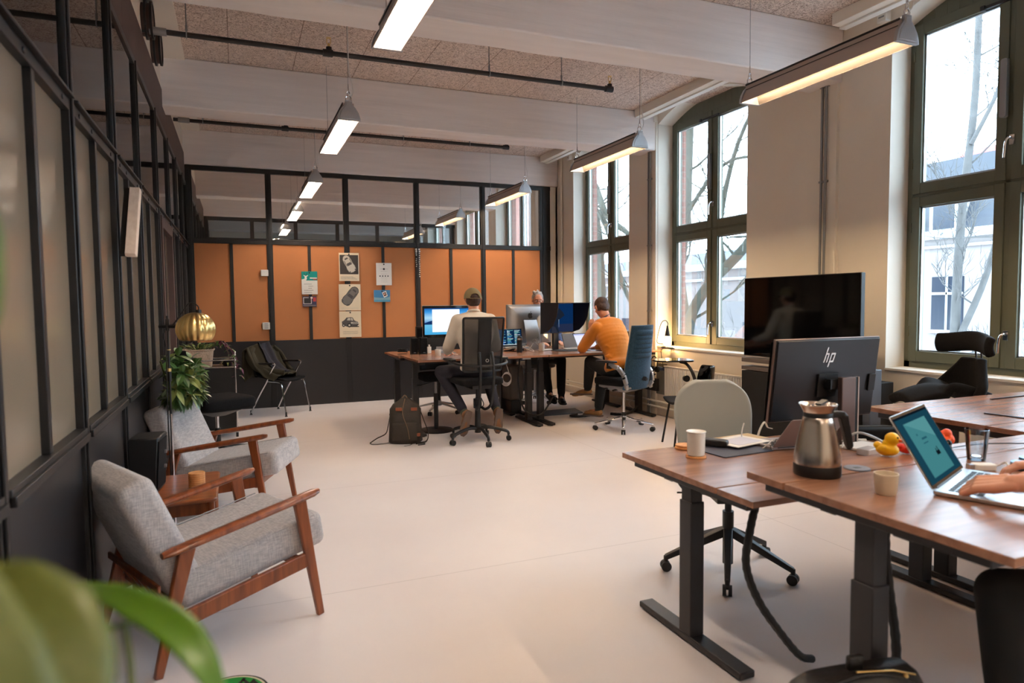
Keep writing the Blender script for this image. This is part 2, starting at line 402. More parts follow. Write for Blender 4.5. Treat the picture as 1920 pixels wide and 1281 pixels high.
# ------------------------------------------------------------------ camera
cam = bpy.data.cameras.new('camera'); co = bpy.data.objects.new('camera', cam); COL.objects.link(co); S.camera = co
yaw, pit, rol = .389428593, .0584265022, -.010173
f = V((math.sin(yaw)*math.cos(pit), math.cos(yaw)*math.cos(pit), -math.sin(pit)))
r0 = V((math.cos(yaw), -math.sin(yaw), 0)); u0 = r0.cross(f)
R = r0*math.cos(rol)+u0*math.sin(rol); U = -r0*math.sin(rol)+u0*math.cos(rol)
mw = Matrix.Identity(4)
for i in range(3): mw[i][0] = R[i]; mw[i][1] = U[i]; mw[i][2] = -f[i]
mw[0][3] = 0; mw[1][3] = 0; mw[2][3] = 1.48
co.matrix_world = mw
cam.sensor_width = 36; cam.lens = 1252.95/1920*36; cam.clip_start = .05
cam.dof.use_dof = True; cam.dof.focus_distance = 6.6; cam.dof.aperture_fstop = 2.8
vs = S.view_settings; vs.view_transform = 'Standard'; vs.look = 'None'; vs.gamma = 1; vs.use_curve_mapping = False; vs.exposure = 1.27
S.display_settings.display_device = 'sRGB'
S.cycles.max_bounces = 10; S.cycles.diffuse_bounces = 6; S.cycles.transparent_max_bounces = 16; S.cycles.sample_clamp_indirect = 6
# ------------------------------------------------------------------ room shell
XL, XR, YB, ZC, ZB = -.6, 5.03, 10.2, 3.87, 3.40
Y0, Y1 = -3.6, 21.0
XW = -3.4
b = MB(); b.b2(XW-.1, 5.6, Y0-.1, Y1+.1, -.12, 0)
struct(b.build('floor', M['floor'], smooth=False))
b = MB(); b.b2(XW-.1, 5.6, Y0-.1, Y1+.1, ZC, ZC+.12)
struct(b.build('ceiling', M['wool'], smooth=False))
# concrete beams that carry the ceiling, board-marked paint
BY = [1.63, 4.47, 7.30, 10.15, 13.0, 15.84, 18.7, -1.2]
for i, y in enumerate(BY):
    b = MB()
    n = 60
    def ring(x, seed):
        j = lambda k: noise.noise(V((x*2.3, k*3.1+seed, seed)))*.006
        return [(x, y+j(1), ZB+j(2)), (x, y+.36+j(3), ZB+j(4)), (x, y+.36, ZC), (x, y, ZC)]
    b.loft([ring(-3.4+k*(8.43/n), i*7.7) for k in range(n+1)])
    struct(b.build('trim_%d' % (i+1), M['beam'], bev=.012, ang=50))
# right wall with arched window openings
WIN = [(3.19, .80), (6.475, .81), (8.79, .82), (12.2, .82), (14.9, .82), (17.6, .82), (.3, .8), (-2.3, .8)]
ZS, ZSP, ZAP = .88, 3.72, 3.90
def arch(hw, n=16):
    """points along the arch from -hw to hw"""
    rise = ZAP-ZSP; Rr = (hw*hw+rise*rise)/(2*rise)
    out = []
    for k in range(n+1):
        y = -hw+2*hw*k/n; out.append((y, ZAP-Rr+math.sqrt(Rr*Rr-y*y)))
    return out
b = MB(); T0, T1 = XR, XR+.33
ws = sorted(WIN); edge = Y0-.1
MX = Matrix(((0,0,1,T0),(1,0,0,0),(0,1,0,0),(0,0,0,1)))   # (y,z,thickness) -> world
for c, hw in ws:
    b.b2(T0, T1, edge, c-hw, -.12, ZC+.1)
    b.b2(T0, T1, c-hw, c+hw, -.12, ZS)
    a = arch(hw)
    for k in range(len(a)-1):
        b.prism([(c+a[k][0], a[k][1]), (c+a[k+1][0], a[k+1][1]), (c+a[k+1][0], ZC+.1), (c+a[k][0], ZC+.1)], T1-T0, MX)
    edge = c+hw
b.b2(T0, T1, edge, Y1+.1, -.12, ZC+.1)
# shallow pilasters beneath the beams
for y in (4.50, 7.29, 10.2, 13.0): b.b2(XR-.03, XR, y, y+.6 if y < 7 else y+.36, 0, ZC)
wr = struct(b.build('wall_right', M['paint'], smooth=False))
for c, hw in ws:
    if c > 4:
        q = MB(); q.b2(T1, T1+.10, c+hw-.0, c+hw+.5, -1, 4.2)
        q.build('brick_reveal', M['brick'], wr, smooth=False)

def window(i, c, hw, detail=True):
    t = bpy.data.objects.new('window_%d' % i, None); COL.objects.link(t); t.location = (5.25, c, 0); struct(t)
    FG = M['frame_green']; x0, x1 = 0, .08
    z0 = .90; a = arch(hw)
    zt = 3.56
    fr = MB()
    fr.b2(x0, x1, -hw, -hw+.055, z0, ZSP+.02); fr.b2(x0, x1, hw-.055, hw, z0, ZSP+.02)
    fr.b2(x0, x1, -hw, hw, ZS-.01, z0+.055)
    MXl = Matrix(((0,0,1,0),(1,0,0,0),(0,1,0,0),(0,0,0,1)))
    for k in range(len(a)-1):
        fr.prism([(a[k][0], 3.70), (a[k+1][0], 3.70), (a[k+1][0], a[k+1][1]), (a[k][0], a[k][1])], .08, MXl)
    fr.b2(x0-.005, x1, -.022, .022, z0+.05, 3.72)
    fr.b2(x0-.005, x1, -hw+.05, hw-.05, 2.315, 2.345)
    fr.build('frame', FG, t, bev=.004)
    for sy in (1, -1):
        for (za, zb) in ((z0+.055, 2.318), (2.342, 3.71)):
            ya, yb = (.02, hw-.05) if sy > 0 else (-hw+.05, -.02)
            s = MB(); w = .072; wt = .085; xa, xb = -.018, .06
            s.b2(xa, xb, ya, ya+w, za, zb); s.b2(xa, xb, yb-w, yb, za, zb)
            s.b2(xa, xb, ya+w, yb-w, za, za+.085); s.b2(xa, xb, ya+w, yb-w, zb-wt, zb)
            so = s.build('sash', FG, t, bev=.004)
            g = MB(); g.b2(.028, .034, ya+w-.005, yb-w+.005, za+.08, zb-wt+.005)
            g.build('pane', M['win_glass'], so, smooth=False)
            g = MB(); k = .012
            for (p, q, r1, r2) in ((ya+w, ya+w+k, za+.085, zb-wt), (yb-w-k, yb-w, za+.085, zb-wt), (ya+w, yb-w, za+.085, za+.085+k), (ya+w, yb-w, zb-wt-k, zb-wt)):
                g.b2(.005, .027, p, q, r1, r2)
            g.build('spacer', M['alu'], so, smooth=False)
            for hz in (za+.25, zb-.25):
                h = MB(); h.cyl((-.02, ya if sy < 0 else yb, hz-.04), (-.02, ya if sy < 0 else yb, hz+.04), .008, n=8); h.build('hinge', FG, so)
    if detail:
        for hz in (2.62, 1.20):
            h = MB(); h.box((-.026, -.03, hz), (.016, .035, .07)); h.tube(catmull([(-.03, -.03, hz+.01), (-.07, -.035, hz+.012), (-.085, -.02, hz-.02), (-.082, -.01, hz-.13)], 5), [.009]*16, 8)
            h.build('handle', M['chrome'], t)
        q = MB(); q.prism(rounded(.045, .42, .015), .035, Matrix(((0,0,-1,-.018),(1,0,0,.03),(0,1,0,3.0),(0,0,0,1)))); q.build('closer', M['galv'], t)
        q = MB(); q.box((-.03, .05, 3.63), (.02, .34, .022)); q.box((-.03, .2, 3.63), (.035, .03, .035)); q.build('latch', M['charcoal'], t)
    q = MB(); q.b2(-.235, 0, -hw+.002, hw-.002, ZS-.0, ZS+.022); q.build('sill', M['white'], t, bev=.004)
    return t
for i, (c, hw) in enumerate(WIN): window(i+1, c, hw, i < 3)

# front wall (behind the camera), far wall, corridor wall
b = MB(); b.b2(XW, 5.6, Y0-.1, Y0, 0, ZC); struct(b.build('wall_front', M['paint'], smooth=False))
b = MB(); b.b2(XW, 5.6, Y1, Y1+.1, 0, ZC); struct(b.build('wall_far', M['paint'], smooth=False))
b = MB(); b.b2(XW-.1, XW, Y0, Y1, 0, ZC); struct(b.build('wall_corridor', M['paint'], smooth=False))

# ---- steel and glass partition on the left
wl = bpy.data.objects.new('wall_left', None); COL.objects.link(wl); wl.location = (XL, 0, 0); struct(wl)
ZSI, ZTR, ZGT = .985, 2.307, 3.15
BS = M['black_steel']
posts = [y for y in [1.09+1.06*k-4.24 for k in range(0, 24)] if Y0 < y < Y1]
PY = [-3.15,-2.09,-1.03, .03, 1.09, 2.14, 3.20, 4.26, 5.28, 6.45, 7.55, 8.50, 9.45, 10.24, 11.3, 12.36, 13.42, 14.5, 15.56, 16.6, 17.7, 18.8, 19.9]
for y in PY:
    q = MB(); q.b2(-.045, .008, y-.03, y+.03, 0, ZGT+.02); q.b2(.008, .018, y-.014, y+.014, .0, ZGT)
    q.build('post', BS, wl, bev=.003)
door = (6.45, 7.55)
for k in range(len(PY)-1):
    ya, yb = PY[k]+.03, PY[k+1]-.03; ym = (ya+yb)/2
    isdoor = abs(PY[k]-6.45) < .01
    q = MB(); q.b2(-.045, .008, ya, yb, ZTR-.045, ZTR+.012); q.b2(.008, .030, ya, yb, ZTR-.0, ZTR+.012)
    for yy in (ya+.12, yb-.12, ym-.12): q.cyl((.008, yy, ZTR-.025), (.013, yy, ZTR-.025), .011, n=10)
    q.b2(-.045, .008, ya, yb, ZGT-.03, ZGT+.02)
    if not isdoor:
        q.b2(-.05, .02, ya, yb, ZSI-.04, ZSI)
        q.b2(.0, .03, ya, yb, ZSI-.05, ZSI-.02)
    q.build('rail', BS, wl, bev=.003)
    if not isdoor:
        q = MB(); q.b2(-.035, .004, ym-.02, ym+.02, ZSI, ZTR-.045); q.build('mullion', BS, wl, bev=.003)
        for (a1, a2) in ((ya, ym-.02), (ym+.02, yb)):
            q = MB(); q.b2(-.028, -.022, a1, a2, ZSI, ZTR-.045); q.build('pane', M['pattern'], wl, smooth=False)
        q = MB(); q.b2(-.045, -.008, ya, yb, 0, ZSI-.04); q.build('panel', M['dark_panel'], wl, smooth=False)
    q = MB(); q.b2(-.010, -.004, ya, yb, ZTR+.012, ZGT-.03); q.build('clear_pane', M['glass'], wl, smooth=False)
# brown fascia above the glazing, wall strip over it
for (a1, a2) in ((Y0, -1.2), (-.84, 1.63), (1.99, 4.47), (4.83, 7.30), (7.66, 10.15), (10.51, 13.0), (13.36, 15.84), (16.2, 18.7)):
    q = MB(); q.b2(-.10, .0, a1, a2, ZGT+.02, 3.55); q.build('fascia', M['rust'], wl, bev=.003)
    q = MB(); q.b2(-.10, -.01, a1, a2, 3.55, ZC); q.b2(-.01, .21, a1, a2, ZC-.02, ZC); q.build('upper_wall', M['paint'], wl, smooth=False)
for y in BY:
    q = MB(); q.b2(-.10, 0, y, y+.36, ZGT+.02, ZB-.008); q.build('fascia', M['rust'], wl, bev=.003)
# the glazed door in the partition
d = bpy.data.objects.new('door_1', None); COL.objects.link(d); d.location = (XL, 7.0, 0); struct(d)
q = MB(); q.b2(-.05, .03, -.515, -.43, 0, 2.26); q.b2(-.05, .03, .43, .515, 0, 2.26); q.b2(-.05, .03, -.43, .43, 2.16, 2.26); q.b2(-.05, .03, -.43, .43, 0, .12)
q.build('door_frame', M['rust'], d, bev=.004)
q = MB(); q.b2(-.03, -.022, -.43, .43, .12, 2.16); q.build('pane', M['pattern'], d, smooth=False)
q = MB(); q.b2(-.04, .0, -.02, .02, .12, 2.16); q.build('mullion', BS, d)
q = MB(); q.tube([(.03,.38,1.05),(.07,.38,1.05),(.07,.26,1.05)], .009, 8); q.build('handle', M['alu'], d)

# ---- back partition: boards below, clear glass above
wb = bpy.data.objects.new('wall_back', None); COL.objects.link(wb); wb.location = (0, YB, 0); struct(wb)
BX = [-.56, .46, 1.54, 2.615, 3.70, 4.80]
q = MB(); q.b2(-.6, 4.9, -.01, .05, 3.335, 3.40); q.b2(-.6, 4.9, -.015, .05, 2.34, 2.41); q.b2(-.6, 4.9, -.02, .05, 2.395, 2.41)
q.build('rail', BS, wb, bev=.003)
for x in BX:
    w = .04 if x < 4.7 else .095
    q = MB(); q.b2(x-w, x+w, -.01, .05, 0, 3.34); q.b2(x-w*.45, x+w*.45, -.022, -.01, 0.966, 3.34); q.build('post', BS, wb, bev=.003)
q = MB(); q.b2(4.895, 5.03, 0, .05, 0, 3.40); q.build('end_strip', M['paint'], wb, smooth=False)
for k in range(5):
    xa, xb = BX[k]+.04, BX[k+1]-(.04 if k < 4 else .095); xm = (xa+xb)/2
    q = MB(); q.b2(xa, xb, .015, .021, 2.41, 3.335); q.build('clear_pane', M['glass'], wb, smooth=False)
    q = MB(); q.b2(xm-.022, xm+.022, -.012, .03, .966, 2.34); q.cyl((xm,-.012,1.6),(xm,-.016,1.6),.006,n=8); q.build('mullion', BS, wb, bev=.002)
    for (a1, a2) in ((xa, xm-.022), (xm+.022, xb)):
        q = MB(); q.b2(a1, a2, .005, .02, .966, 2.34); q.build('board', M['cork'], wb, smooth=False)
    q = MB(); q.b2(xa, xb, -.008, .03, 0, .966); q.build('panel', M['dark_panel'], wb, smooth=False)

# ---- the next partition beyond
w2 = bpy.data.objects.new('wall_beyond', None); COL.objects.link(w2); w2.location = (0, 15.9, 0); struct(w2)
q = MB(); q.b2(-.6, 5.03, 0, .06, 3.32, 3.40); q.b2(-.6, 5.03, 0, .06, 2.9, 2.95); q.build('rail', BS, w2)
for k in range(7):
    x = -.56+k*.92; q = MB(); q.b2(x-.04, x+.04, 0, .06, 0, 3.34); q.build('post', BS, w2)
for k in range(6):
    x = -.56+k*.92; q = MB(); q.b2(x+.04, x+.88, .02, .03, 2.95, 3.32); q.build('clear_pane', M['glass'], w2, smooth=False)
    q = MB(); q.b2(x+.04, x+.88, .0, .03, 0, 2.9); q.build('panel', M['paint'], w2, smooth=False)

# ---- pipes, conduits and ducts
def sprinkler(y, z, label, xe, tees):
    t = thing('sprinkler_pipe', label, 'pipe', (0, y, z), 0, None)
    q = MB(); q.cyl((-.62, 0, 0), (xe, 0, 0), .021, n=14); q.build('pipe', M['charcoal'], t)
    q = MB(); q.cyl((-.56,0,0),(-.44,0,0),.03); q.build('collar', M['galv'], t)
    for x in tees:
        q = MB(); q.cyl((x-.05,0,0),(x+.03,0,0),.031, n=14); q.cyl((x,0,0),(x,0,.05),.024, n=12); q.build('tee', M['charcoal'], t)
        q = MB(); q.cyl((x,0,.05),(x,0,.08),.012,n=8); q.tube([(x-.016,0,.08),(x-.016,0,.115),(x,0,.125),(x+.016,0,.115),(x+.016,0,.08)],.004,6); q.lathe([(.022,.125),(.022,.128)],(x,0,0),12); q.build('sprinkler_head', M['brass'], t)
    for x in (-.3, tees[0]+1.45, xe-.55):
        q = MB(); q.cyl((x,0,-.0),(x,0,ZC-z),.005,n=8); q.tube([(x+.0,.026*math.cos(a),.026*math.sin(a)) for a in [k*PI/6 for k in range(12)]],.005,6,closed=True); q.cyl((x,0,.03),(x,0,.075),.009,n=8); q.build('hanger', M['galv'], t)
    return t
sprinkler(5.95, 3.607, 'black sprinkler pipe under the ceiling, nearer of the two', 3.54, [.79+.0, 3.53])
sprinkler(8.70, 3.621, 'black sprinkler pipe under the ceiling, farther of the two, near the glazing', 3.53, [.62, 3.52])
def conduit(y, z0, z1, x, n, r, label, m, name='conduit'):
    t = thing(name, label, 'pipe', (x, y, 0))
    for k in range(n):
        q = MB(); q.cyl((0, k*.045, z0), (0, k*.045, z1), r, n=10); q.build('pipe', m, t)
    for z in [z0+.5+.85*j for j in range(int((z1-z0)/.85))]:
        q = MB(); q.box((.005, (n-1)*.0225, z), (.02, .05+(n-1)*.045, .018)); q.build('clip', m, t)
conduit(4.60, 1.2, ZC, XR-.052, 2, .011, 'pair of grey electrical conduits on the wall above the television', M['galv'])
conduit(7.38, .0, ZC-.1, XR-.052, 2, .012, 'pair of grey conduits on the pilaster beside the middle window', M['galv'])
conduit(9.98, .0, ZC, XR-.03, 1, .022, 'cream heating pipe in the far corner of the window wall', M['paint'], 'heating_pipe')
t = thing('ceiling_duct', 'cream rectangular duct running over the middle window', 'duct', (4.76, 6.08, 3.82))
q = MB(); q.box((0,0,0), (.18, 2.38, .10)); q.build('body', M['paint'], t, bev=.004)
q = MB(); q.box((.03,0,-.058), (.07, 2.38, .016)); q.build('cover_strip', M['white'], t, bev=.002)
a = dup(t, (4.78, 3.1, 3.82), 0, 'cream rectangular duct over the window nearest the camera')
a = dup(t, (4.76, 8.9, 3.82), 0, 'cream rectangular duct over the window beside the glazed partition')
for (y, z, l) in ((7.33, 3.80, 'small white sensor box on the wall above left of the middle window'), (4.05, 3.86-.06, 'small white sensor box on the wall above left of the nearest window'), (9.68, 3.80, 'small white sensor box on the wall beside the farthest window of the room')):
    t = thing('sensor_box', l, 'sensor', (XR-.03, y, z)); q = MB(); q.box((0,0,0), (.06,.09,.10)); q.build('body', M['white'], t, bev=.008)
    q = MB(); q.box((-.031,0,-.01), (.004,.05,.012)); q.build('slot', M['galv'], t)
# round pipe sleeves on the wall strip over the left partition
for (y, z, l) in ((6.00, 3.70, 'black ribbed pipe sleeve above the left partition, the nearer one'), (6.62, 3.70, 'black ribbed pipe sleeve above the left partition, the farther one')):
    t = thing('pipe_sleeve', l, 'pipe sleeve', (XL, y, z))
    for k, (x, r) in enumerate(((0.02,.145), (.06,.14))):
        q = MB(); q.lathe([(r-.02,-.008),(r,-.008),(r,.008),(r-.02,.008),(r-.02,-.008)], (0,0,0), 28, Matrix.Rotation(PI/2,4,'Y') @ Matrix.Identity(4), closed=True)
        q.xf(Matrix.Translation((x,0,0))); q.build('ring', M['black_pl'], t)
    q = MB(); q.cyl((-.02,0,0),(.06,0,0),.122,n=28); q.build('core', M['rust'], t)
# ------------------------------------------------------------------ hanging lamps
LZ = 3.0
def lamp(name, label, x, y0, y1, n0, rf=None, tb=None):
    """trough luminaire; open bottom, tubes recessed in a reflector"""
    L = y1-y0; t = thing(name, label, 'lamp', (x, y0, LZ), 0, 'trough lamps hanging in two rows')
    prof = [(-.088,0),(-.088,.004),(-.072,.05),(-.045,.095),(-.045,.14),(.045,.14),(.045,.095),(.072,.05),(.088,.004),(.088,0)]
    inner = [(.082,0),(.066,.05),(.040,.092),(-.040,.092),(-.066,.05),(-.082,0)]
    q = MB(); ring = lambda y: [(p[0], y, p[1]) for p in prof+inner]
    q.loft([ring(.02), ring(L-.02)])
    q.mat(1)
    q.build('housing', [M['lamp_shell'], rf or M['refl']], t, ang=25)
    q = MB()
    ins = [(-.0815,.001),(-.0655,.05),(-.0395,.0915),(.0395,.0915),(.0655,.05),(.0815,.001)]
    for k in range(5): q.quad((ins[k][0],.02,ins[k][1]), (ins[k+1][0],.02,ins[k+1][1]), (ins[k+1][0],L-.02,ins[k+1][1]), (ins[k][0],L-.02,ins[k][1]))
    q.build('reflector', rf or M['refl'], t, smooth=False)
    q = MB(); q.cyl((0,.03,.072),(0,L-.03,.072),.014,n=10); q.build('lamp_tube', tb or M['tube'], t)
    q = MB(); q.b2(-.0455, -.044, .02, L-.02, .098, .104); q.b2(-.05, -.0445, .02, L-.02, .13, .142); q.build('slot', M['black_pl'], t, smooth=False)
    bell = [(-.094,-.004),(-.092,.02),(-.08,.06),(-.055,.10),(-.03,.125),(-.028,.16),(.028,.16),(.03,.125),(.055,.10),(.08,.06),(.092,.02),(.094,-.004)]
    for yy in (.0, L-.024):
        q = MB(); q.prism(bell, .024, Matrix(((1,0,0,0),(0,0,1,yy),(0,1,0,0),(0,0,0,1))))
        inb = [(p[0]*.8, p[1]*.82+.012) for p in bell]
        q.prism(inb, .006, Matrix(((1,0,0,0),(0,0,1,yy-.004 if yy < .1 else yy+.022),(0,1,0,0),(0,0,0,1))))
        e = q.build('end_cap', M['lamp_cap'], t, bev=.004)
    for yy in (.012, L-.012):
        q = MB(); q.tube([(-.02,yy,.155),(-.022,yy,.18),(-.01,yy,.2),(.01,yy,.2),(.022,yy,.18),(.02,yy,.155)],.005,6)
        q.tube([(0.012*math.cos(a),yy,.215+.018*math.sin(a)) for a in [k*PI/6 for k in range(12)]],.0035,6,closed=True)
        q.cyl((0,yy,.235),(0,yy,.29),.007,.004,n=8); q.build('bracket', M['chrome'], t)
        q = MB(); q.cyl((0,yy,.29),(0,yy,ZC-LZ),.0022,n=6); q.build('wire', M['galv'], t)
    q = MB(); q.tube(catmull([(0,.03,.14),(.012,.02,.17),(.035,0,.22),(.028,.0,.30),(.008,0,.4),(.006,0,.6),(.006,0,ZC-LZ)],5),.0035,6); q.build('power_cable', M['cable_w'], t)
    return t
M['lamp_shell'] = mat('lamp_shell', rgb(178,164,156), .45, .1)
M['lamp_cap'] = mat('cast_aluminium', rgb(170,172,176), .3, .85, bump=(60,.2))
M['refl'] = mat('lamp_reflector', rgb(196,176,158), .45, .75)
LL = [(.88, 2.72, 4.08), (.905, 5.70, 7.06), (.955, 8.70, 10.06), (.97, 11.5, 12.86), (.98, 14.3, 15.6), (.88, -.15, 1.2), (.88,-3.0,-1.65)]
lw = ['nearest, cut by the top edge', 'second from the camera', 'third, just before the glazed partition', 'first beyond the glazed partition', 'smallest, seen through the glazing', 'one over the camera', 'one behind the camera']
for (x, a, c), w in zip(LL, lw): lamp('trough_lamp', 'bright white trough lamp of the left row, ' + w, x, a, c, 0)
RL = [(3.735, 2.86, 4.20), (3.735, 5.71, 7.05), (3.74, 8.57, 9.95), (3.74, 11.45, 12.82), (3.74, 14.3, 15.7), (3.735, 0.0, 1.34), (3.735,-2.9,-1.5)]
rw = ['largest, at the upper right', 'second, above the far desks', 'third, just before the glazed partition', 'first beyond the glazed partition', 'smallest, seen through the glazing', 'one beside the camera', 'one behind the camera']
DIM_REFL = mat('dimmed_reflector', (.026,.019,.0145,1), .6); TUB2 = emit('warm_tube', (1, .71, .43, 1), 105)  # window-row reflector coloured near black so its lit inside stays peach, not blown out
for (x, a, c), w in zip(RL, rw): lamp('trough_lamp', 'grey warm-lit trough lamp of the window row, ' + w, x, a, c, 0, DIM_REFL, TUB2)

for y in (1.6, 7.2, 12.8): lamp('trough_lamp', 'added trough lamp lighting the corridor behind the left partition, %s' % {-1.2:'behind the camera',1.6:'beside the camera',4.4:'level with the side table',7.2:'level with the glazed door',10.0:'level with the orange boards',12.8:'farthest'}[y], -2.5, y, y+1.36, 0)  # lamps added to brighten the patterned glass from behind
# ------------------------------------------------------------------ desks
def desk(label, x, y, w, d, z, front=-1, strip=True, split=.2, tray=False, group='height adjustable walnut desks'):
    """x,y = left front corner in world; front=-1 user on -y side"""
    t = thing('sit_stand_desk', label, 'desk', (x, y, 0), 0, None)
    W = [M['walnut'], M['walnut_edge']]
    m0, m1 = (0, d-split-.010) if front < 0 else (split+.010, d)
    s0, s1 = (d-split, d) if front < 0 else (0, split)
    q = MB(); q.b2(0, w, m0, m1, z-.025, z); q.build('tabletop', M['walnut'], t, bev=.002)
    q = MB(); q.b2(0, w, s0, s1, z-.025, z); q.build('rear_board', M['walnut'], t, bev=.002)
    q = MB(); q.b2(.04, w-.04, d/2-.16, d/2-.10, z-.065, z-.025); q.b2(.04, w-.04, d/2+.10, d/2+.16, z-.065, z-.025)
    q.build('frame_rails', M['charcoal'], t, bev=.003)
    for xx in (.03, w-.12):
        q = MB(); q.b2(xx+.005, xx+.065, d*.08, d*.94, z-.06, z-.026); q.build('side_bracket', M['charcoal'], t, bev=.004)
        q = MB(); q.b2(xx, xx+.07, d/2-.05, d/2+.03, .035, min(z-.07, .62)); q.build('leg', M['charcoal'], t, bev=.004)
        q = MB(); q.b2(xx+.006, xx+.064, d/2-.044, d/2+.024, min(z-.07, .62)-.05, z-.055); q.build('inner_leg', M['charcoal'], t, bev=.003)
        q = MB(); q.b2(xx-.002, xx+.072, d/2-.36, d/2+.34, .008, .036)
        for yy in (d/2-.33, d/2+.31): q.cyl((xx+.035,yy,0),(xx+.035,yy,.01),.02,n=10)
        q.build('foot', M['charcoal'], t, bev=.005)
    if tray:
        q = MB(); q.b2(.28, w-.28, d/2-.075, d/2+.075, z-.15, z-.145); q.b2(.28, w-.28, d/2-.08, d/2-.075, z-.15, z-.06); q.b2(.28, w-.28, d/2+.075, d/2+.08, z-.15, z-.06); q.build('cable_tray', M['charcoal'], t)
    q = MB(); hx = w-.28; q.box((hx, .02 if front < 0 else d-.02, z-.034), (.11, .03, .018)); q.build('height_switch', M['alu'], t, bev=.003)
    return t
desk('low walnut desk in front of the sage chair, holding the big black monitor', 1.725, 1.895, 1.59, .90, .74, front=1, tray=True)
desk('raised walnut desk in the right foreground with carafe and open laptop', 1.69, .985, 1.62, .905, .86, front=-1, split=.17, tray=True)
desk('raised walnut desk, bare-topped, by the window behind the open laptop', 3.34, 1.895, 1.60, .875, .86, front=1)
desk('raised walnut desk at the right edge beyond the drinking glass', 3.34, .985, 1.60, .905, .86, front=-1, split=.17)
desk('far walnut desk at which the person in the olive cap sits', 1.80, 7.08, 1.57, .84, .86, front=-1)
desk('far walnut desk at which the person in the mustard sweater sits', 3.38, 7.08, 1.58, .84, .86, front=-1)
desk('walnut desk behind the two black speakers, against the orange boards', 1.78, 7.93, 1.58, .84, .845, front=1)
desk('walnut desk at which the grey-haired person sits facing the camera', 3.38, 7.93, 1.58, .84, .845, front=1)

# ------------------------------------------------------------------ armchairs
def cushion(q, c, d, M4=None, r=.035, e=.28, ez=.45):
    """soft box: rounded superellipse block"""
    a0 = q.mark(); n = 14
    def P(u, v):
        th = -PI/2+PI*v; ph = 2*PI*u
        def sp(x, p): return math.copysign(abs(x)**p, x)
        return V((d[0]/2*sp(math.cos(th), e)*sp(math.cos(ph), e), d[1]/2*sp(math.cos(th), e)*sp(math.sin(ph), e), d[2]/2*sp(math.sin(th), ez)*(1)))
    q.grid(P, 44, 18)
    if M4 is None: M4 = Matrix.Identity(4)
    q.xf(Matrix.Translation(c) @ M4, a0)
    return q
def armchair(label, loc, rz):
    # local: faces +Y, origin on floor below seat centre
    t = thing('armchair', label, 'armchair', loc, rz, None)
    W = M['teak']
    for s in (-1, 1):
        x = s*.315
        arm = MB(); pts = [(x+s*.0,-.34,.485),(x,-.30,.492),(x,-.1,.523),(x,.15,.562),(x,.34,.592),(x,.37,.597)]
        rings = []
        for i, p in enumerate(pts):
            w = [.018,.03,.034,.033,.028,.014][i]; h = [.012,.017,.019,.019,.018,.011][i]
            rings.append([(p[0]+w*math.cos(a), p[1], p[2]+h*math.sin(a)) for a in [2*PI*k/12 for k in range(12)]])
        arm.loft(rings); arm.build('armrest', W, t)
        q = MB(); q.bar((x-s*.005,.27,.572),(x+s*.005,.36,0),.03,.06,up=(0,1,0),w2=.026,h2=.034); q.build('front_leg', W, t, bev=.006)
        q = MB(); q.bar((x-s*.005,-.24,.495),(x+s*.005,-.375,0),.03,.066,up=(0,1,0),w2=.026,h2=.034); q.build('rear_leg', W, t, bev=.006)
        q = MB(); q.bar((x-s*.002,.31,.285),(x-s*.002,-.30,.195),.024,.068); q.build('side_rail', W, t, bev=.005)
    q = MB(); q.bar((-.31,.285,.265),(.31,.285,.265),.022,.05); q.build('front_rail', W, t, bev=.004)
    q = MB(); q.bar((-.31,-.27,.23),(.31,-.27,.23),.022,.05); q.build('rear_rail', W, t, bev=.004)
    q = MB()
    for k in range(5):
        x = -.22+.11*k; q.bar((x,-.275,.22),(x,-.335,.33),.03,.010,up=(0,1,0))
    q.bar((-.29,-.345,.345),(.29,-.345,.345),.014,.03,up=(0,0,1)); q.build('back_frame', W, t, bev=.004)
    seat = MB(); seat.box((0,.075,.350), (.57,.70,.165), M=Matrix.Rotation(math.radians(9),4,'X')); seat.build('seat_cushion', M['grey_fab'], t, bev=.04, seg=6, ang=80)
    bk = MB(); bk.box((0,-.315,.535), (.56,.145,.54), M=Matrix.Rotation(math.radians(23),4,'X')); bk.build('back_cushion', M['grey_fab'], t, bev=.042, seg=6, ang=80)
    q = MB()
    for s in (-1,1):
        q = MB(); q.tube([(s*.285,-.20,.385),(s*.285,.36,.475)],.003,6); q.build('piping', M['grey_fab'], t)
    return t
ac1 = armchair('grey teak armchair nearest the camera, turned toward the open floor', (-.14, 3.37, 0), math.radians(26-90))
ac2 = dup(ac1, (-.08, 5.185, 0), math.radians(-20-90), 'grey teak armchair farther back, beside the brass lamp and the leafy plant')

# side table
t = thing('side_table', 'small teak side table between the two grey armchairs', 'side table', (-.335, 4.06, 0))
q = MB(); q.prism(rounded(.42,.62,.03),.022,Matrix.Translation((0,0,.46))); q.build('tabletop', M['teakx'], t, bev=.008, seg=3)
q = MB(); q.b2(-.19,.19,-.265,-.245,.39,.46); q.b2(-.19,.19,.245,.265,.39,.46); q.b2(-.185,-.165,-.26,.26,.39,.46); q.b2(.165,.185,-.26,.26,.39,.46); q.build('apron', M['teak'], t)
for (sx,sy) in ((1,1),(1,-1),(-1,1),(-1,-1)):
    q = MB(); q.cyl((sx*.175,sy*.26,.455),(sx*.185,sy*.275,0),.02,.013,n=14); q.build('leg', M['teak'], t)
t = thing('speaker', 'black box speaker on the side table', 'speaker', (-.465, 4.05, .482), math.radians(-6))
q = MB(); q.prism([(-.08,-.15),(.05,-.15),(.068,.15),(-.08,.15)],.22,frame((0,-.0,0),(1,0,0),(0,0,1)) @ Matrix.Translation((0,.15,-.125))); q.build('cabinet', M['black_pl'], t, bev=.008)
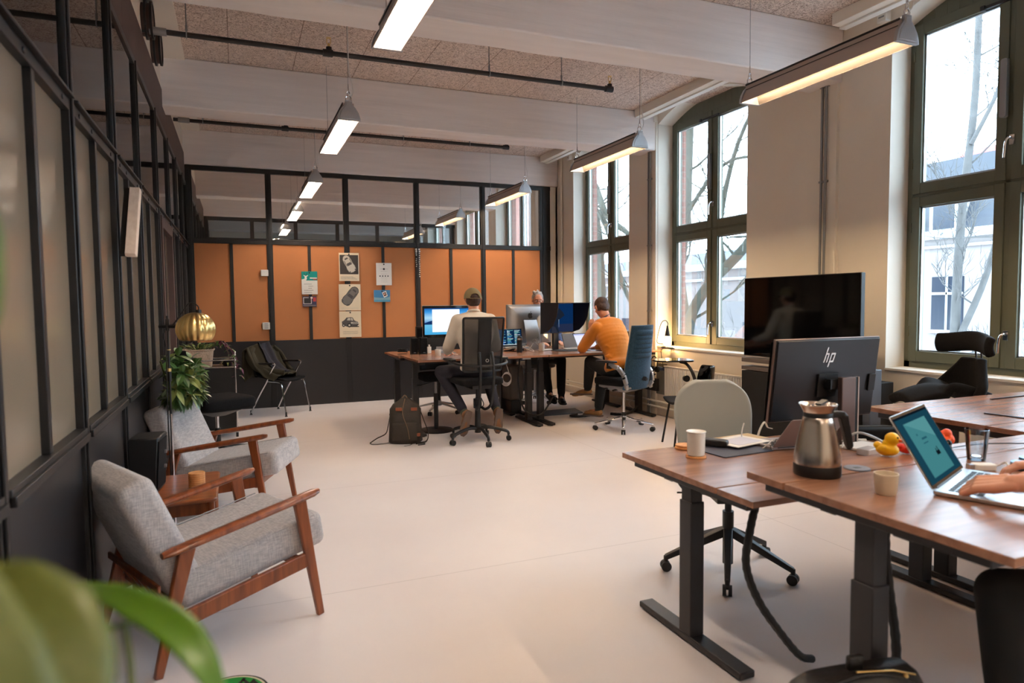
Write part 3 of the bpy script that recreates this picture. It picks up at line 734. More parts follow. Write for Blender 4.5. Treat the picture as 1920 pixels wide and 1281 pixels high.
q = MB(); q.box((.063,0,.15),(.004,.19,.26),M=Matrix.Rotation(math.radians(3.4),4,'Y')); q.build('grille', M['black_fab'], t)
q = MB(); q.cyl((.062,.05,.20),(.078,.05,.20),.01,n=12); q.cyl((.058,.05,.12),(.074,.05,.12),.01,n=12); q.build('knob', M['alu'], t)
t = thing('coaster_stack', 'round stack of pale wooden coasters on the teak side table', 'coaster holder', (-.235, 4.03, .482))
for k in range(7):
    q = MB(); q.lathe([(.04,k*.0115),(.0425,k*.0115+.002),(.0425,k*.0115+.009),(.04,k*.0115+.0112)]); q.build('coaster', M['bamboo'], t)

# floor lamp
t = thing('floor_lamp', 'slim black floor lamp with ribbed brass globe shade', 'floor lamp', (-.395, 4.56, 0))
M['lamp_wire'] = M['black_pl']
q = MB(); q.lathe([(0.001,0),(.13,0),(.13,.012),(.02,.02),(.001,.02)]); q.build('base', M['black_steel'], t)
q = MB(); q.cyl((0,0,.02),(0,0,.82),.008,n=12); q.build('lower_pole', M['chrome'], t)
q = MB(); q.cyl((0,0,.82),(0,0,1.42),.0065,n=12); q.cyl((0,0,1.02),(0,0,1.10),.012,n=12); q.build('upper_pole', M['black_steel'], t)
q = MB(); q.cyl((0,0,1.08),(0,0,1.10),.013,n=12); q.cyl((0,0,1.21),(0,0,1.215),.013,n=12); q.build('collar', M['brass'], t)
q = MB(); q.cyl((-.05,-.0,1.355),(.07,0,1.355),.011,n=10); q.cyl((0,0,1.33),(0,0,1.40),.012,n=10); q.build('joint', M['black_steel'], t)
q = MB(); q.tube(catmull([(.03,0,1.36),(.09,0,1.44),(.125,0,1.488),(.155,0,1.497),(.185,0,1.475),(.188,0,1.45)],5),.004,8); q.build('arm', M['black_steel'], t)
q = MB(); q.cyl((.187,0,1.425),(.187,0,1.455),.016,n=12); q.build('socket', M['black_pl'], t)
q = MB(); N = 120; prof = []
vs = []; nn = 20
for i in range(nn+1):
    th = .10+(PI*.72-.10)*i/nn
    for k in range(N):
        a = 2*PI*k/N; rr = .106*(1+.07*abs(math.sin(a*8)))
        vs.append((.165+rr*math.sin(th)*math.cos(a), rr*math.sin(th)*math.sin(a), 1.335+.104*math.cos(th)))
fs = [(i*N+k, i*N+(k+1)%N, (i+1)*N+(k+1)%N, (i+1)*N+k) for i in range(nn) for k in range(N)]
q.add(vs, fs); q.build('lamp_shade', M['brass'], t, solid=.002, ang=60)
q = MB(); q.tube(catmull([(0,.0,1.38),(-.02,-.012,1.30),(-.008,-.012,1.22),(-.012,-.01,1.0),(-.014,-.01,.7),(-.01,-.01,.4),(-.012,-.012,.1),(.02,-.15,.006),(.1,-.25,.005)],6),.004,6); q.build('power_cord', M['black_pl'], t)
# rotate the lamp head slightly toward the room
t.rotation_euler.z = math.radians(-18)
# ------------------------------------------------------------------ office chairs
def star_base(t, mats, r=.30, zc=.10, a0=.3, arm=(.045,.03), style='flat', caster=True, hub=.035, cas=None):
    mb, mc = mats
    q = MB(); q.cyl((0,0,zc-.02),(0,0,zc+.05),hub,hub*.85,n=18); q.build('hub', mb, t)
    for k in range(5):
        a = a0+2*PI*k/5; c, s = math.cos(a), math.sin(a)
        q = MB()
        if style == 'arch':
            pts = catmull([(0,0,zc+.02),(.10*c,.10*s,zc+.035),(.20*c,.20*s,zc+.02),(r*.95*c,r*.95*s,zc-.015),(r*c,r*s,.06)],5)
            q.tube(pts, [.018]*(len(pts)-6)+[.015]*6, 10)
        else:
            q.bar((hub*.5*c,hub*.5*s,zc+.02),(r*c,r*s,.075),arm[0],arm[1],w2=arm[0]*.55,h2=arm[1]*.6)
            q.cyl((r*c,r*s,.05),(r*c,r*s,.085),.012,n=10)
        leg = q.build('base_arm', mb, t, bev=.004)
        if caster:
            w = MB(); dx, dy = -s, c
            for sd in (-1,1):
                o = V((r*c+dx*sd*.014, r*s+dy*sd*.014, .0275)); w.cyl(o-V((dx,dy,0))*.009, o+V((dx,dy,0))*.009, .0275, n=18)
            w.ell((r*c, r*s, .045), (.018,.018,.014)); w.build('caster', mc, leg)
def shell(fn, nu, nv, name, m, t, th=.03, bev=0, sub=0):
    q = MB(); q.grid(fn, nu, nv); return q.build(name, m, t, solid=th, sub=sub, ang=60)

# 1. black mesh chair (cap person)
t = thing('office_chair', 'black mesh-backed office chair of the person in the olive cap', 'office chair', (2.345, 6.70, 0), 0)
star_base(t, (M['black_pl'], M['black_pl']), r=.33, zc=.115, a0=PI/2+PI/5, style='arch')
q = MB(); q.cyl((0,0,.13),(0,0,.36),.034,.028,n=18); q.cyl((0,0,.36),(0,0,.46),.045,n=18); q.cyl((0,0,.46),(0,0,.60),.02,n=14); q.build('gas_column', M['black_pl'], t)
q = MB(); q.box((0,0,.60),(.20,.26,.05)); q.tube([(.10,.05,.60),(.24,.05,.58)],.007,8); q.build('mechanism', M['black_pl'], t, bev=.008)
q = MB(); cushion(q,(0,.03,.655),(.49,.46,.085)); q.build('seat', M['black_fab'], t, ang=60)
def bk(u, v):
    x = (u-.5)*(.445-.03*(1-v)); z = .77+.555*v
    return V((x, -.235-.045*v+.05*(2*abs(u-.5))**2*1.0+.03*(1-v), z))
q = MB(); q.grid(lambda u, v: bk(.5+(u-.5)*(1-.05*(2*abs(v-.5))**12), .5+(v-.5)*(1-.03*(2*abs(u-.5))**12)), 24, 24); q.build('mesh_back', M['mesh'], t, solid=.002)
U_ = [.03+.94*k/11 for k in range(12)]; fr = [bk(u, 1) for u in U_]; e = [bk(0, v) for v in U_]; g = [bk(1, v) for v in U_[::-1]]; lo = [bk(u, 0) for u in U_[::-1]]
q = MB(); q.tube(catmull(e+fr+g,2)+catmull(lo,2), .0115, 8, closed=True); q.build('back_frame', M['black_pl'], t)
q = MB(); q.grid(lambda u, v: bk(.34+.33*u, v)+V((0,.008,0)), 8, 12); q.build('back_strip', M['black_fab'], t, solid=.012)
for s in (-1,1):
    q = MB(); q.tube(catmull([(s*.068,-.27,.955),(s*.07,-.29,.90),(s*.072,-.31,.78),(s*.072,-.30,.66),(s*.068,-.24,.44),(s*.05,-.12,.36),(s*.03,-.04,.37)],5),.0145,10); q.ell((s*.068,-.268,.96),(.02,.014,.02)); q.build('back_support', M['black_pl'], t)
    q = MB(); q.tube(catmull([(0,-.30,.83),(s*.13,-.295,.835),(s*.24,-.22,.845),(s*.29,-.10,.86),(s*.295,.06,.865)],6),.014,10); q.build('arm_rail', M['black_pl'], t)
    q = MB(); cushion(q,(s*.292,.04,.885),(.08,.25,.03)); q.build('armrest', M['black_pl'], t, ang=60)
q = MB(); q.lathe([(.012,-.003),(.018,-.003),(.018,.003),(.012,.003),(.012,-.003)], (0,0,0), 20, Matrix.Rotation(PI/2,4,'X'), closed=True); q.xf(Matrix.Translation((.02,-.262,.885))); q.build('badge_ring', M['alu'], t)
q = MB(); q.tube(catmull([(.03,-.03,.47),(.05,-.05,.40),(0,-.06,.36),(-.05,-.03,.40),(-.02,.0,.47)],5),.005,6); q.build('tilt_cable', M['black_pl'], t)

# 2. petrol blue chair, polished base
t = thing('office_chair', 'petrol-blue office chair with polished star base', 'office chair', (4.11, 6.62, 0), math.radians(19))
star_base(t, (M['chrome'], M['charcoal']), r=.34, zc=.115, a0=-PI/2+.35, style='flat', arm=(.05,.03), hub=.03)
q = MB(); q.cyl((0,0,.13),(0,0,.20),.026,n=16); q.build('gas_sleeve', M['black_pl'], t)
q = MB(); q.cyl((0,0,.20),(0,0,.46),.018,n=16); q.build('gas_column', M['chrome'], t)
q = MB(); q.loft([[(x*.55,y*.5,.445) for x,y in rounded(.36,.40,.04)],[(x,y,.50) for x,y in rounded(.42,.44,.04)],[(x,y,.52) for x,y in rounded(.42,.44,.04)]]); q.build('mechanism', M['alu'], t, ang=50)
q = MB(); q.tube([(-.12,-.02,.475),(-.22,-.02,.47)],.012,8); q.tube([(-.12,.10,.485),(-.23,.10,.48)],.01,8); q.build('lever', M['black_pl'], t)
q = MB(); cushion(q,(0,.04,.565),(.48,.48,.10)); q.build('seat', M['black_fab'], t, ang=60)
def bb(u, v):
    w = .40+.06*math.sin(PI*min(1,max(0,(v-.0)))) - .05*max(0,v-.5)*2
    w = .44 if v < .35 else .44-.08*(v-.35)/.65
    x = (u-.5)*w; z = .49+.72*v
    y = -.255-.10*(v-.35) if v > .35 else -.255+.10*(.35-v)*.9
    rid = .020*abs(math.sin((v-.50)*PI*6/.42))**.6 if v > .50 and abs(u-.5) < .34 and v < .92 else 0
    return V((x, y+.06*(2*(u-.5))**2-rid, z))
q = MB(); q.grid(bb, 20, 70); q.build('backrest', M['blue_fab'], t, solid=.035, ang=80)
q = MB(); q.prism([(-.03,0),(.0,.032),(.03,0),(.0,-.018)],.05,frame((.03,-.25,.60),(1,0,0),(0,0,1))); q.build('lumbar_knob', M['charcoal'], t, bev=.004)
for s in (-1,1):
    q = MB(); pts = [(s*.20,-.20,.50),(s*.235,-.225,.56),(s*.25,-.20,.66),(s*.255,-.13,.735),(s*.26,.0,.775)]
    for a, b_ in zip(pts[:-1], pts[1:]): q.bar(a,b_,.035,.05,up=(0,1,1))
    q.build('arm_bracket', M['alu'], t, bev=.008)
    q = MB(); q.box((s*.26,.0,.755),(.03,.06,.07)); q.build('arm_post', M['black_pl'], t, bev=.005)
    q = MB(); cushion(q,(s*.262,.04,.80),(.085,.27,.028)); q.build('armrest', M['charcoal'], t, ang=60)
    q = MB(); q.prism(rounded(.018,.045,.008),.004,frame((s*.274,-.225,.63),(0,.4,.9),(0,1,-.4))); q.build('slot', M['black_pl'], t)

# 3. sage chair at the near desk
t = thing('office_chair', 'sage-grey shell office chair with dark star base at the low desk', 'office chair', (2.45, 2.88, 0), math.radians(159))
star_base(t, (M['charcoal'], M['charcoal']), r=.34, zc=.20, a0=1.23, style='flat', arm=(.05,.045), hub=.03)
q = MB(); q.cyl((0,0,.19),(0,0,.33),.03,n=16); q.cyl((0,0,.04),(0,0,.2),.028,n=14); q.cyl((0,0,.33),(0,0,.44),.018,n=14); q.build('gas_column', M['charcoal'], t)
def seat_s(u, v):
    x = (u-.5)*.54*(1-.10*abs(v-.5)); y = -.21+.47*v
    return V((x, y, .515+.035*(2*(u-.5))**2+.03*(1-v)**3-.02*v**4))
q = MB(); q.grid(seat_s, 18, 18); q.build('seat', M['cardgrey'], t, solid=.045, sub=1)
def back_s(u, v):
    w = .455; k = 1-max(0, v-.62)/.38
    wv = w*math.sqrt(max(.0, 1-(1-k)**2.8*.86)) if v > .62 else w*(.86+.14*v/.62)
    wv = max(wv, .16)
    x = (u-.5)*wv; z = .49+.525*v
    return V((x, -.235-.09*v+.05*(2*(u-.5))**2*(1-.6*v)-.0, z))
q = MB(); q.grid(back_s, 20, 24); q.build('backrest', M['cardgrey'], t, solid=.04, sub=1)
q = MB(); q.bar((0,.0,.43),(0,-.22,.44),.10,.03); q.bar((0,-.22,.43),(0,-.29,.60),.08,.025,up=(0,1,0)); q.box((0,.02,.43),(.22,.26,.035)); q.build('mechanism', M['black_pl'], t, bev=.006)
q = MB(); q.tube([(.08,.03,.44),(.29,.03,.445)],.005,8); q.cyl((.22,.0,.35),(.26,.0,.35),.01,n=8); q.build('lever', M['black_pl'], t)
for s in (-1,1):
    q = MB(); q.tube(catmull([(s*.12,.02,.435),(s*.24,.02,.46),(s*.29,.02,.54),(s*.295,.02,.63)],5),.012,8); q.build('arm_bracket', M['black_pl'], t)
    q = MB(); cushion(q,(s*.295,.03,.645),(.075,.24,.025)); q.build('armrest', M['black_pl'], t, ang=60)

# 4. saddle chair by the window
t = thing('saddle_chair', 'black saddle-seat office chair with separate headrest by the near window', 'office chair', (4.54, 3.14, 0), math.radians(64))
star_base(t, (M['black_steel'], M['black_pl']), r=.30, zc=.10, a0=.2)
q = MB(); q.cyl((0,0,.12),(0,0,.70),.025,n=16); q.build('gas_column', M['black_pl'], t)
q = MB(); q.grid(lambda u, v: V(((u-.5)*(.46-.16*v), -.20+.50*v, .80+.05*math.sin(v*PI*1.3-.6)+.05*(2*(u-.5))**2*(-1 if v > .5 else 1)*(.8))), 16, 16); q.build('seat', M['black_fab'], t, solid=.07, sub=1)
def bs(u, v):
    w = .52-.26*max(0,min(1,(v-.25)/.6)) if v > .25 else .52
    z = .82+.245*v
    y = -.20-.02*v+(.14*(2*(u-.5))**2)*(1-.7*v)
    return V(((u-.5)*w*(1 if v < .85 else 1-(v-.85)*1.2), y, z+.0*(u)))
q = MB(); q.grid(bs, 18, 18); q.build('backrest', M['black_fab'], t, solid=.06, sub=1)
q = MB(); q.tube([(.03,-.23,1.02),(.03,-.22,1.13)],.006,8); q.tube([(-.03,-.23,1.02),(-.03,-.22,1.13)],.006,8); q.build('headrest_rod', M['black_steel'], t)
def hs(u, v):
    x = (u-.5)*.62+.06; z = 1.10+.13*v
    return V((x, -.245+.09*(2*(u-.5))**2+.02*math.sin(PI*v)-0, z+.012*math.cos(2*PI*(u-.5))))
q = MB(); q.grid(hs, 22, 8); q.build('headrest', M['black_fab'], t, solid=.055, sub=1)

# 5. high-back black chair in the left corner
t = thing('office_chair', 'black high-back swivel chair between the leafy plant and the black cabinet', 'office chair', (-.21, 7.0, 0), math.radians(-62))
star_base(t, (M['black_steel'], M['black_pl']), r=.32, zc=.10, a0=.5, arm=(.045,.03))
q = MB(); q.cyl((0,0,.12),(0,0,.30),.028,n=16); q.build('gas_sleeve', M['black_pl'], t)
q = MB(); q.cyl((0,0,.30),(0,0,.46),.018,n=16); q.build('gas_column', M['chrome'], t)
q = MB(); q.loft([[(x*.35,y*.35,.42) for x,y in rounded(.40,.40,.1)],[(x,y,.485) for x,y in rounded(.46,.46,.14)],[(x,y,.50) for x,y in rounded(.46,.46,.14)]]); q.build('mechanism', M['black_pl'], t, ang=50)
q = MB(); cushion(q,(0,.03,.545),(.52,.52,.13)); q.build('seat', M['black_fab'], t, ang=60)
def b5(u, v):
    k = 1-max(0, v-.6)/.4; w = .47*math.sqrt(max(.05, 1-(1-k)**2.4))
    return V(((u-.5)*w, -.23-.12*v+.05*(2*(u-.5))**2, .56+.50*v))
q = MB(); q.grid(b5, 18, 20); q.build('backrest', M['black_fab'], t, solid=.06, sub=1)

# 6. conference chair with a coat
t = thing('conference_chair', 'black conference chair with chrome legs against the dark wall panels', 'chair', (.53, 9.62, 0), math.radians(-133))
CH = M['chrome']
for s in (-1,1):
    q = MB(); q.tube(catmull([(s*.27,-.29,.03),(s*.265,-.16,.25),(s*.262,-.02,.46),(s*.262,.06,.60),(s*.265,.12,.685),(s*.268,.09,.70)],6),.011,10); q.build('leg', CH, t)
    q = MB(); q.tube(catmull([(s*.25,.27,.03),(s*.24,.23,.25),(s*.232,.19,.42),(s*.226,.13,.452),(s*.225,.04,.455),(s*.258,-.02,.465)],6),.010,10); q.build('leg', CH, t)
    q = MB(); q.tube([(s*.268,.09,.70),(s*.268,-.19,.695)],.013,10); q.build('armrest', M['black_pl'], t)
    for (x,y) in ((s*.27,-.292),(s*.25,.272)):
        q = MB(); q.cyl((x,y,0),(x,y,.008),.018,n=12); q.cyl((x,y,.008),(x,y,.06),.012,n=10); q.build('foot_glide', M['black_pl'], t)
q = MB(); q.grid(lambda u, v: V(((u-.5)*.47, -.23+.46*v, .47+.03*(2*(u-.5))**2+.04*(1-v)**4-.015*v**3)), 14, 14); q.build('seat', M['black_fab'], t, solid=.03, sub=1)
q = MB(); q.grid(lambda u, v: V(((u-.5)*.46*(1-.1*v), -.24-.10*v, .50+.37*v)), 14, 14); q.build('backrest', M['black_fab'], t, solid=.025, sub=1)
# coat draped over back and seat
def coat(u, v):
    # v: 0 behind low, over the top, to the front hanging on to seat
    path = [(-.40,.50),(-.41,.70),(-.37,.91),(-.30,.935),(-.25,.86),(-.16,.70),(-.02,.585),(.14,.545)]
    p = v*(len(path)-1); i = min(int(p), len(path)-2); fr_ = p-i
    y = path[i][0]*(1-fr_)+path[i+1][0]*fr_; z = path[i][1]*(1-fr_)+path[i+1][1]*fr_
    w = .50+.10*math.sin(v*3)
    x = (u-.5)*w+.05*math.sin(v*2.2)
    d = .018*math.sin(u*19+v*4)+.012*math.sin(u*37-v*6)+.02*noise.noise(V((u*4,v*5,1.3)))
    return V((x, y+d*.8, z+d*.7-.06*(2*abs(u-.5))**3))
c = thing('coat', 'dark coat thrown over the back of the conference chair', 'coat', (.53, 9.62, 0), math.radians(-133))
M['coat_olive'] = mat('olive_coat', rgb(52,46,30), .9, bump=(180,.4)); M['coat_navy'] = mat('navy_lining', rgb(34,32,44), .7, bump=(160,.3))
q = MB(); q.grid(coat, 50, 44); q.build('coat_body', M['coat_olive'], c, solid=.012, sub=0, ang=80)
q = MB(); q.grid(lambda u, v: coat(.30+.34*u, .36+.60*v)+V((0,.022,.022)), 26, 30); q.build('lining', M['coat_navy'], c, solid=.008, ang=80)
for s, ln in ((-1,.0),(1,.05)):
    q = MB(); q.tube(catmull([(s*.20,-.30,.90),(s*.30,-.26,.80),(s*.30,-.16,.66),(s*.22,-.04,.60),(s*.12,.10+ln,.565)],6),[.045,.05,.052,.055,.056,.056,.056,.056,.055,.055,.054,.053,.052,.052,.052,.052,.052,.05,.05,.048,.046,.045,.044,.04,.038],10,flat=.6); q.build('sleeve', M['coat_olive'], c)

# 7. stool under the far desk, 8. chairs behind the far desks
t = thing('stool', 'black stool on a single pole with round floor plate under the far desk', 'stool', (2.10, 7.46, 0))
q = MB(); q.lathe([(.001,0),(.20,0),(.205,.006),(.19,.018),(.05,.03),(.001,.03)], n=40); q.build('base_plate', M['black_steel'], t)
q = MB(); q.cyl((0,0,.03),(0,0,.44),.026,n=18); q.build('outer_column', M['black_steel'], t)
q = MB(); q.cyl((0,0,.44),(0,0,.58),.016,n=16); q.build('inner_column', M['galv'], t)
q = MB(); cushion(q,(0,0,.635),(.36,.34,.10)); q.build('seat', M['black_fab'], t, ang=60)
q = MB(); q.tube([(-.03,-.03,.58),(-.20,-.08,.55)],.006,8); q.cyl((-.2,-.08,.55),(-.24,-.09,.55),.012,n=8); q.build('lever', M['black_pl'], t)
t = thing('office_chair', 'black office chair with silver star base behind the desk with the speakers', 'office chair', (2.50, 8.72, 0), PI)
star_base(t, (M['alu'], M['black_pl']), r=.32, zc=.115, a0=.9, arm=(.045,.03))
q = MB(); q.cyl((0,0,.12),(0,0,.44),.022,n=16); q.build('gas_column', M['black_pl'], t)
q = MB(); cushion(q,(0,.02,.50),(.48,.46,.09)); q.build('seat', M['black_fab'], t, ang=60)
q = MB(); q.grid(lambda u, v: V(((u-.5)*.42, -.24-.06*v+.05*(2*(u-.5))**2, .56+.26*v)), 14, 14); q.build('backrest', M['black_fab'], t, solid=.04, sub=1)
t = thing('office_chair', 'grey office chair with silver star base under the grey-haired person', 'office chair', (4.06, 9.0, 0), PI)
M['taupe'] = mat('taupe_plastic', rgb(98,90,86), .6)
star_base(t, (M['alu'], M['black_pl']), r=.32, zc=.115, a0=.55, arm=(.045,.03))
q = MB(); q.cyl((0,0,.12),(0,0,.48),.022,n=16); q.build('gas_column', M['alu'], t)
q = MB(); cushion(q,(0,.02,.56),(.48,.46,.09)); q.build('seat', M['taupe'], t, ang=60)
q = MB(); q.grid(lambda u, v: V(((u-.5)*.42, -.24-.06*v+.05*(2*(u-.5))**2, .62+.36*v)), 14, 14); q.build('backrest', M['taupe'], t, solid=.04, sub=1)
# 9. tablet-arm chair by the middle window
t = thing('tablet_chair', 'black glossy tablet-arm chair between the radiator and the television', 'chair', (4.22, 5.55, 0), math.radians(70))
q = MB(); q.grid(lambda u, v: V(((u-.5)*.42*math.sqrt(max(.1,1-max(0,v-.5)**2*2.6)), -.20-.05*v+.09*(2*(u-.5))**2, .46+.36*v)), 16, 12); q.build('backrest', M['black_gloss'], t, solid=.012, sub=1)
q = MB(); q.grid(lambda u, v: V(((u-.5)*.44, -.20+.42*v, .45+.03*(2*(u-.5))**2)), 12, 12); q.build('seat', M['black_fab'], t, solid=.03, sub=1)
for (x,y) in ((-.2,-.2),(.2,-.2),(-.2,.2),(.2,.2)):
    q = MB(); q.tube([(x*.8,y*.8,.44),(x*1.1,y*1.1,0)],.011,8); q.build('leg', M['black_steel'], t)
q = MB(); q.tube(catmull([(-.24,-.05,.45),(-.28,.0,.60),(-.28,.06,.78),(-.22,.10,.86),(-.15,.14,.875)],6),.016,8,flat=.7); q.build('tablet_arm', M['black_pl'], t)
q = MB(); q.prism(rounded(.30,.38,.07),.016,Matrix.Translation((-.14,.22,.885)) ); q.build('writing_tablet', M['black_gloss'], t, bev=.004)
q = MB(); q.cyl((.26,-.05,.66),(.30,-.05,.66),.035,n=18); q.build('joint', M['black_pl'], t)

# ------------------------------------------------------------------ cabinet, planter, plants
t = thing('cabinet', 'black cabinet with chrome corner tubes in the left corner', 'cabinet', (-.30, 8.28, 0))
q = MB(); q.box((0,0,.43),(.50,.36,.70)); q.build('body', M['black_steel'], t, bev=.003)
q = MB(); q.box((0,0,.787),(.52,.38,.01)); q.build('top', M['dark_panel'], t)
q = MB()
for (x,y) in ((-.26,-.19),(.26,-.19),(-.26,.19),(.26,.19)): q.cyl((x,y,.05),(x,y,.90),.0095,n=12)
for z in (.09,.79,.87):
    for y in (-.19,.19): q.cyl((-.26,y,z),(.26,y,z),.0075,n=10)
    for x in (-.26,.26): q.cyl((x,-.19,z),(x,.19,z),.0075,n=10)
q.build('tube_frame', CH, t)
q = MB()
for z in (.09,.79,.87,.93):
    for (x,y) in ((-.26,-.19),(.26,-.19),(-.26,.19),(.26,.19)): q.ell((x,y,z),.014,None,12,8)
q.build('ball_joint', CH, t)
for (x,y) in ((-.26,-.19),(.26,-.19),(-.26,.19),(.26,.19)):
    q = MB(); q.cyl((x,y,0),(x,y,.05),.014,n=12); q.build('foot', M['black_pl'], t)
def leafy(q, p, d, L, w, droop=.3, fold=.25, n=5, tw=0):
    """one pointed leaf from p in direction d"""
    d = V(d).normalized(); up = V((0,0,1)); s = d.cross(up)
    if s.length < .1: s = V((1,0,0))
    s.normalize(); nrm = s.cross(d).normalized()
    s = (Matrix.Rotation(tw, 3, d) @ s); nrm = Matrix.Rotation(tw, 3, d) @ nrm
    vs = []; fs = []
    for i in range(n+1):
        u = i/n; c = V(p)+d*L*u - V((0,0,1))*droop*L*u*u
        ww = w*math.sin(PI*min(1,.06+u*.94))**.8*(1-.15*u)
        vs += [c+s*ww+nrm*fold*ww, c, c-s*ww+nrm*fold*ww]
    for i in range(n):
        a = i*3; fs += [(a,a+1,a+4,a+3),(a+1,a+2,a+5,a+4)]
    q.add(vs, fs)
def whorl(q, p, d, n, L, w, spread=.9, droop=.35):
    d = V(d).normalized(); a = d.orthogonal().normalized(); b_ = d.cross(a)
    for k in range(n):
        th = 2*PI*k/n+random.uniform(-.2,.2); dd = d*(1-spread*.5)+ (a*math.cos(th)+b_*math.sin(th))*spread
        leafy(q, p, dd, L*random.uniform(.8,1.1), w*random.uniform(.8,1.1), droop, .2, 5, random.uniform(-.4,.4))
t = thing('planter', 'pale woven planter box on top of the black cabinet', 'planter', (-.42, 8.26, .795))
q = MB(); q.loft([[(x*.92,y*.92,0) for x,y in rounded(.30,.20,.03)],[(x,y,.19) for x,y in rounded(.32,.22,.03)]]); q.build('basket', M['pot'], t)
q = MB(); q.tube([(x,y,.19) for x,y in rounded(.33,.23,.03)],.008,8,closed=True); q.build('rim', M['pot'], t)
t = thing('trailing_plant', 'mixed trailing plant spilling from the woven planter', 'plant', (-.36, 8.24, .985))
q = MB(); q.mat(0)
for k in range(60):
    a = random.uniform(0,2*PI); r = random.uniform(.02,.16); q.mat(0 if random.random() < .6 else 1)
    leafy(q,(r*math.cos(a)-.05,r*.6*math.sin(a),0),(math.cos(a),math.sin(a),random.uniform(.4,1.4)),random.uniform(.10,.20),.016,.35,.2,5)
q.build('foliage', [M['leaf'],M['leaf_y']], t, smooth=False)
q = MB(); sts = MB()
for k in range(9):
    a = random.uniform(-.9,.5); x, y, z = .08, -.02, .0; P0 = []
    for j in range(9):
        P0.append((x,y,z)); x += .028*math.cos(a)+.006; y += .014*math.sin(a)-.006; z += (.055-.022*j)*(1 if k%2 else .75)
        q.mat(random.choice([0,0,1,2]))
        leafy(q,(x,y,z),(random.uniform(-1,1),random.uniform(-1,1),random.uniform(-.6,.5)),random.uniform(.035,.06),.014,.4,.2,4)
    sts.tube(catmull(P0,3),.0018,5)
q.build('foliage', [M['leaf'],M['leaf_y'],M['leaf_p']], t, smooth=False); sts.build('stem', M['leaf_p'], t)
t = thing('plant_pot', 'dark pot with small purple plant on the black cabinet', 'plant pot', (-.12, 8.2, .795))
q = MB(); q.lathe([(.045,0),(.06,.05),(.062,.08),(.05,.08),(.045,.06),(.001,.06)]); q.build('pot', M['black_pl'], t)
q = MB()
for k in range(24):
    a = random.uniform(0,2*PI); q.mat(random.choice([0,1])); leafy(q,(0,0,.07),(math.cos(a),math.sin(a),random.uniform(-.1,.8)),random.uniform(.06,.11),.014,.8,.2,4)
q.build('foliage', [M['leaf_p'],M['leaf_y']], t, smooth=False)
t = thing('potted_plant', 'large leafy green plant behind the farther armchair', 'plant', (-.40, 5.80, 0))
q = MB(); q.lathe([(.001,0),(.12,0),(.15,.26),(.155,.28),(.135,.28),(.13,.24),(.001,.24)]); q.build('pot', M['charcoal'], t)
q = MB(); tips = []
for k in range(11):
    a = 2*PI*k/11+random.uniform(-.3,.3); r = random.uniform(.10,.26); h = random.uniform(.86,1.10)
    if math.cos(a) < 0: r *= .45
    top = V((.09*math.cos(a)-.02, -.42+.52*math.sin(a)*random.uniform(.5,1), h)); mid = V((top.x*.4, top.y*.4, h*.6)); q.tube(catmull([(0,0,.22),mid,top],5),.007,6); tips.append((mid,top))
q.build('stem', M['stem'], t)
q = MB()
for mid, top in tips:
    for j in range(15):
        u = random.uniform(.45,1.0); p = mid.lerp(top,u)+V((random.uniform(-.05,.05),random.uniform(-.06,.06),random.uniform(-.06,.06)))
        ox = random.uniform(-.2,1); d_ = V((ox,random.uniform(-1,.9),random.uniform(-.5,.5))).normalized()
        p2 = p+d_*random.uniform(.05,.12); p2.x = min(max(p2.x,-.05),.09); p2.y = max(min(p2.y, .2), -.95); p2.z = max(p2.z, .86); q.mat(random.choice([0,0,0,1])); whorl(q,p2,d_+V((0,-.4,.3)),random.choice([4,5,6]),random.uniform(.085,.125),random.uniform(.024,.034),.9,.28)
q.build('foliage', [M['leaf'],M['leaf_y']], t, smooth=False)
# foreground plant close to the lens
t = thing('foreground_plant', 'bright green broad leaves close to the camera at the lower left', 'plant', (-.28, .36, 0))
def big_leaf(name, pts, ws, m, nrm, parent):
    q = MB(); P = catmull(pts,5); N = len(P); nrm = V(nrm).normalized()
    vs = []; K = 6
    for i, p in enumerate(P):
        u = i/(N-1); k = u*(len(ws)-1); j = min(int(k), len(ws)-2); w = ws[j]*(1-(k-j))+ws[j+1]*(k-j)
        tg = (P[min(i+1,N-1)]-P[max(i-1,0)]).normalized(); s = tg.cross(nrm).normalized()
        for a in range(K+1):
            x = (a/K-.5)*2; vs.append(p+s*w*x+nrm*(.10*w*abs(x)-.02*w*math.sin(u*20)*x*x))
    fs = [(i*(K+1)+a, i*(K+1)+a+1, (i+1)*(K+1)+a+1, (i+1)*(K+1)+a) for i in range(N-1) for a in range(K)]
    q.add(vs, fs); return q.build(name, m, parent, solid=.0006, ang=80)
FGL = []
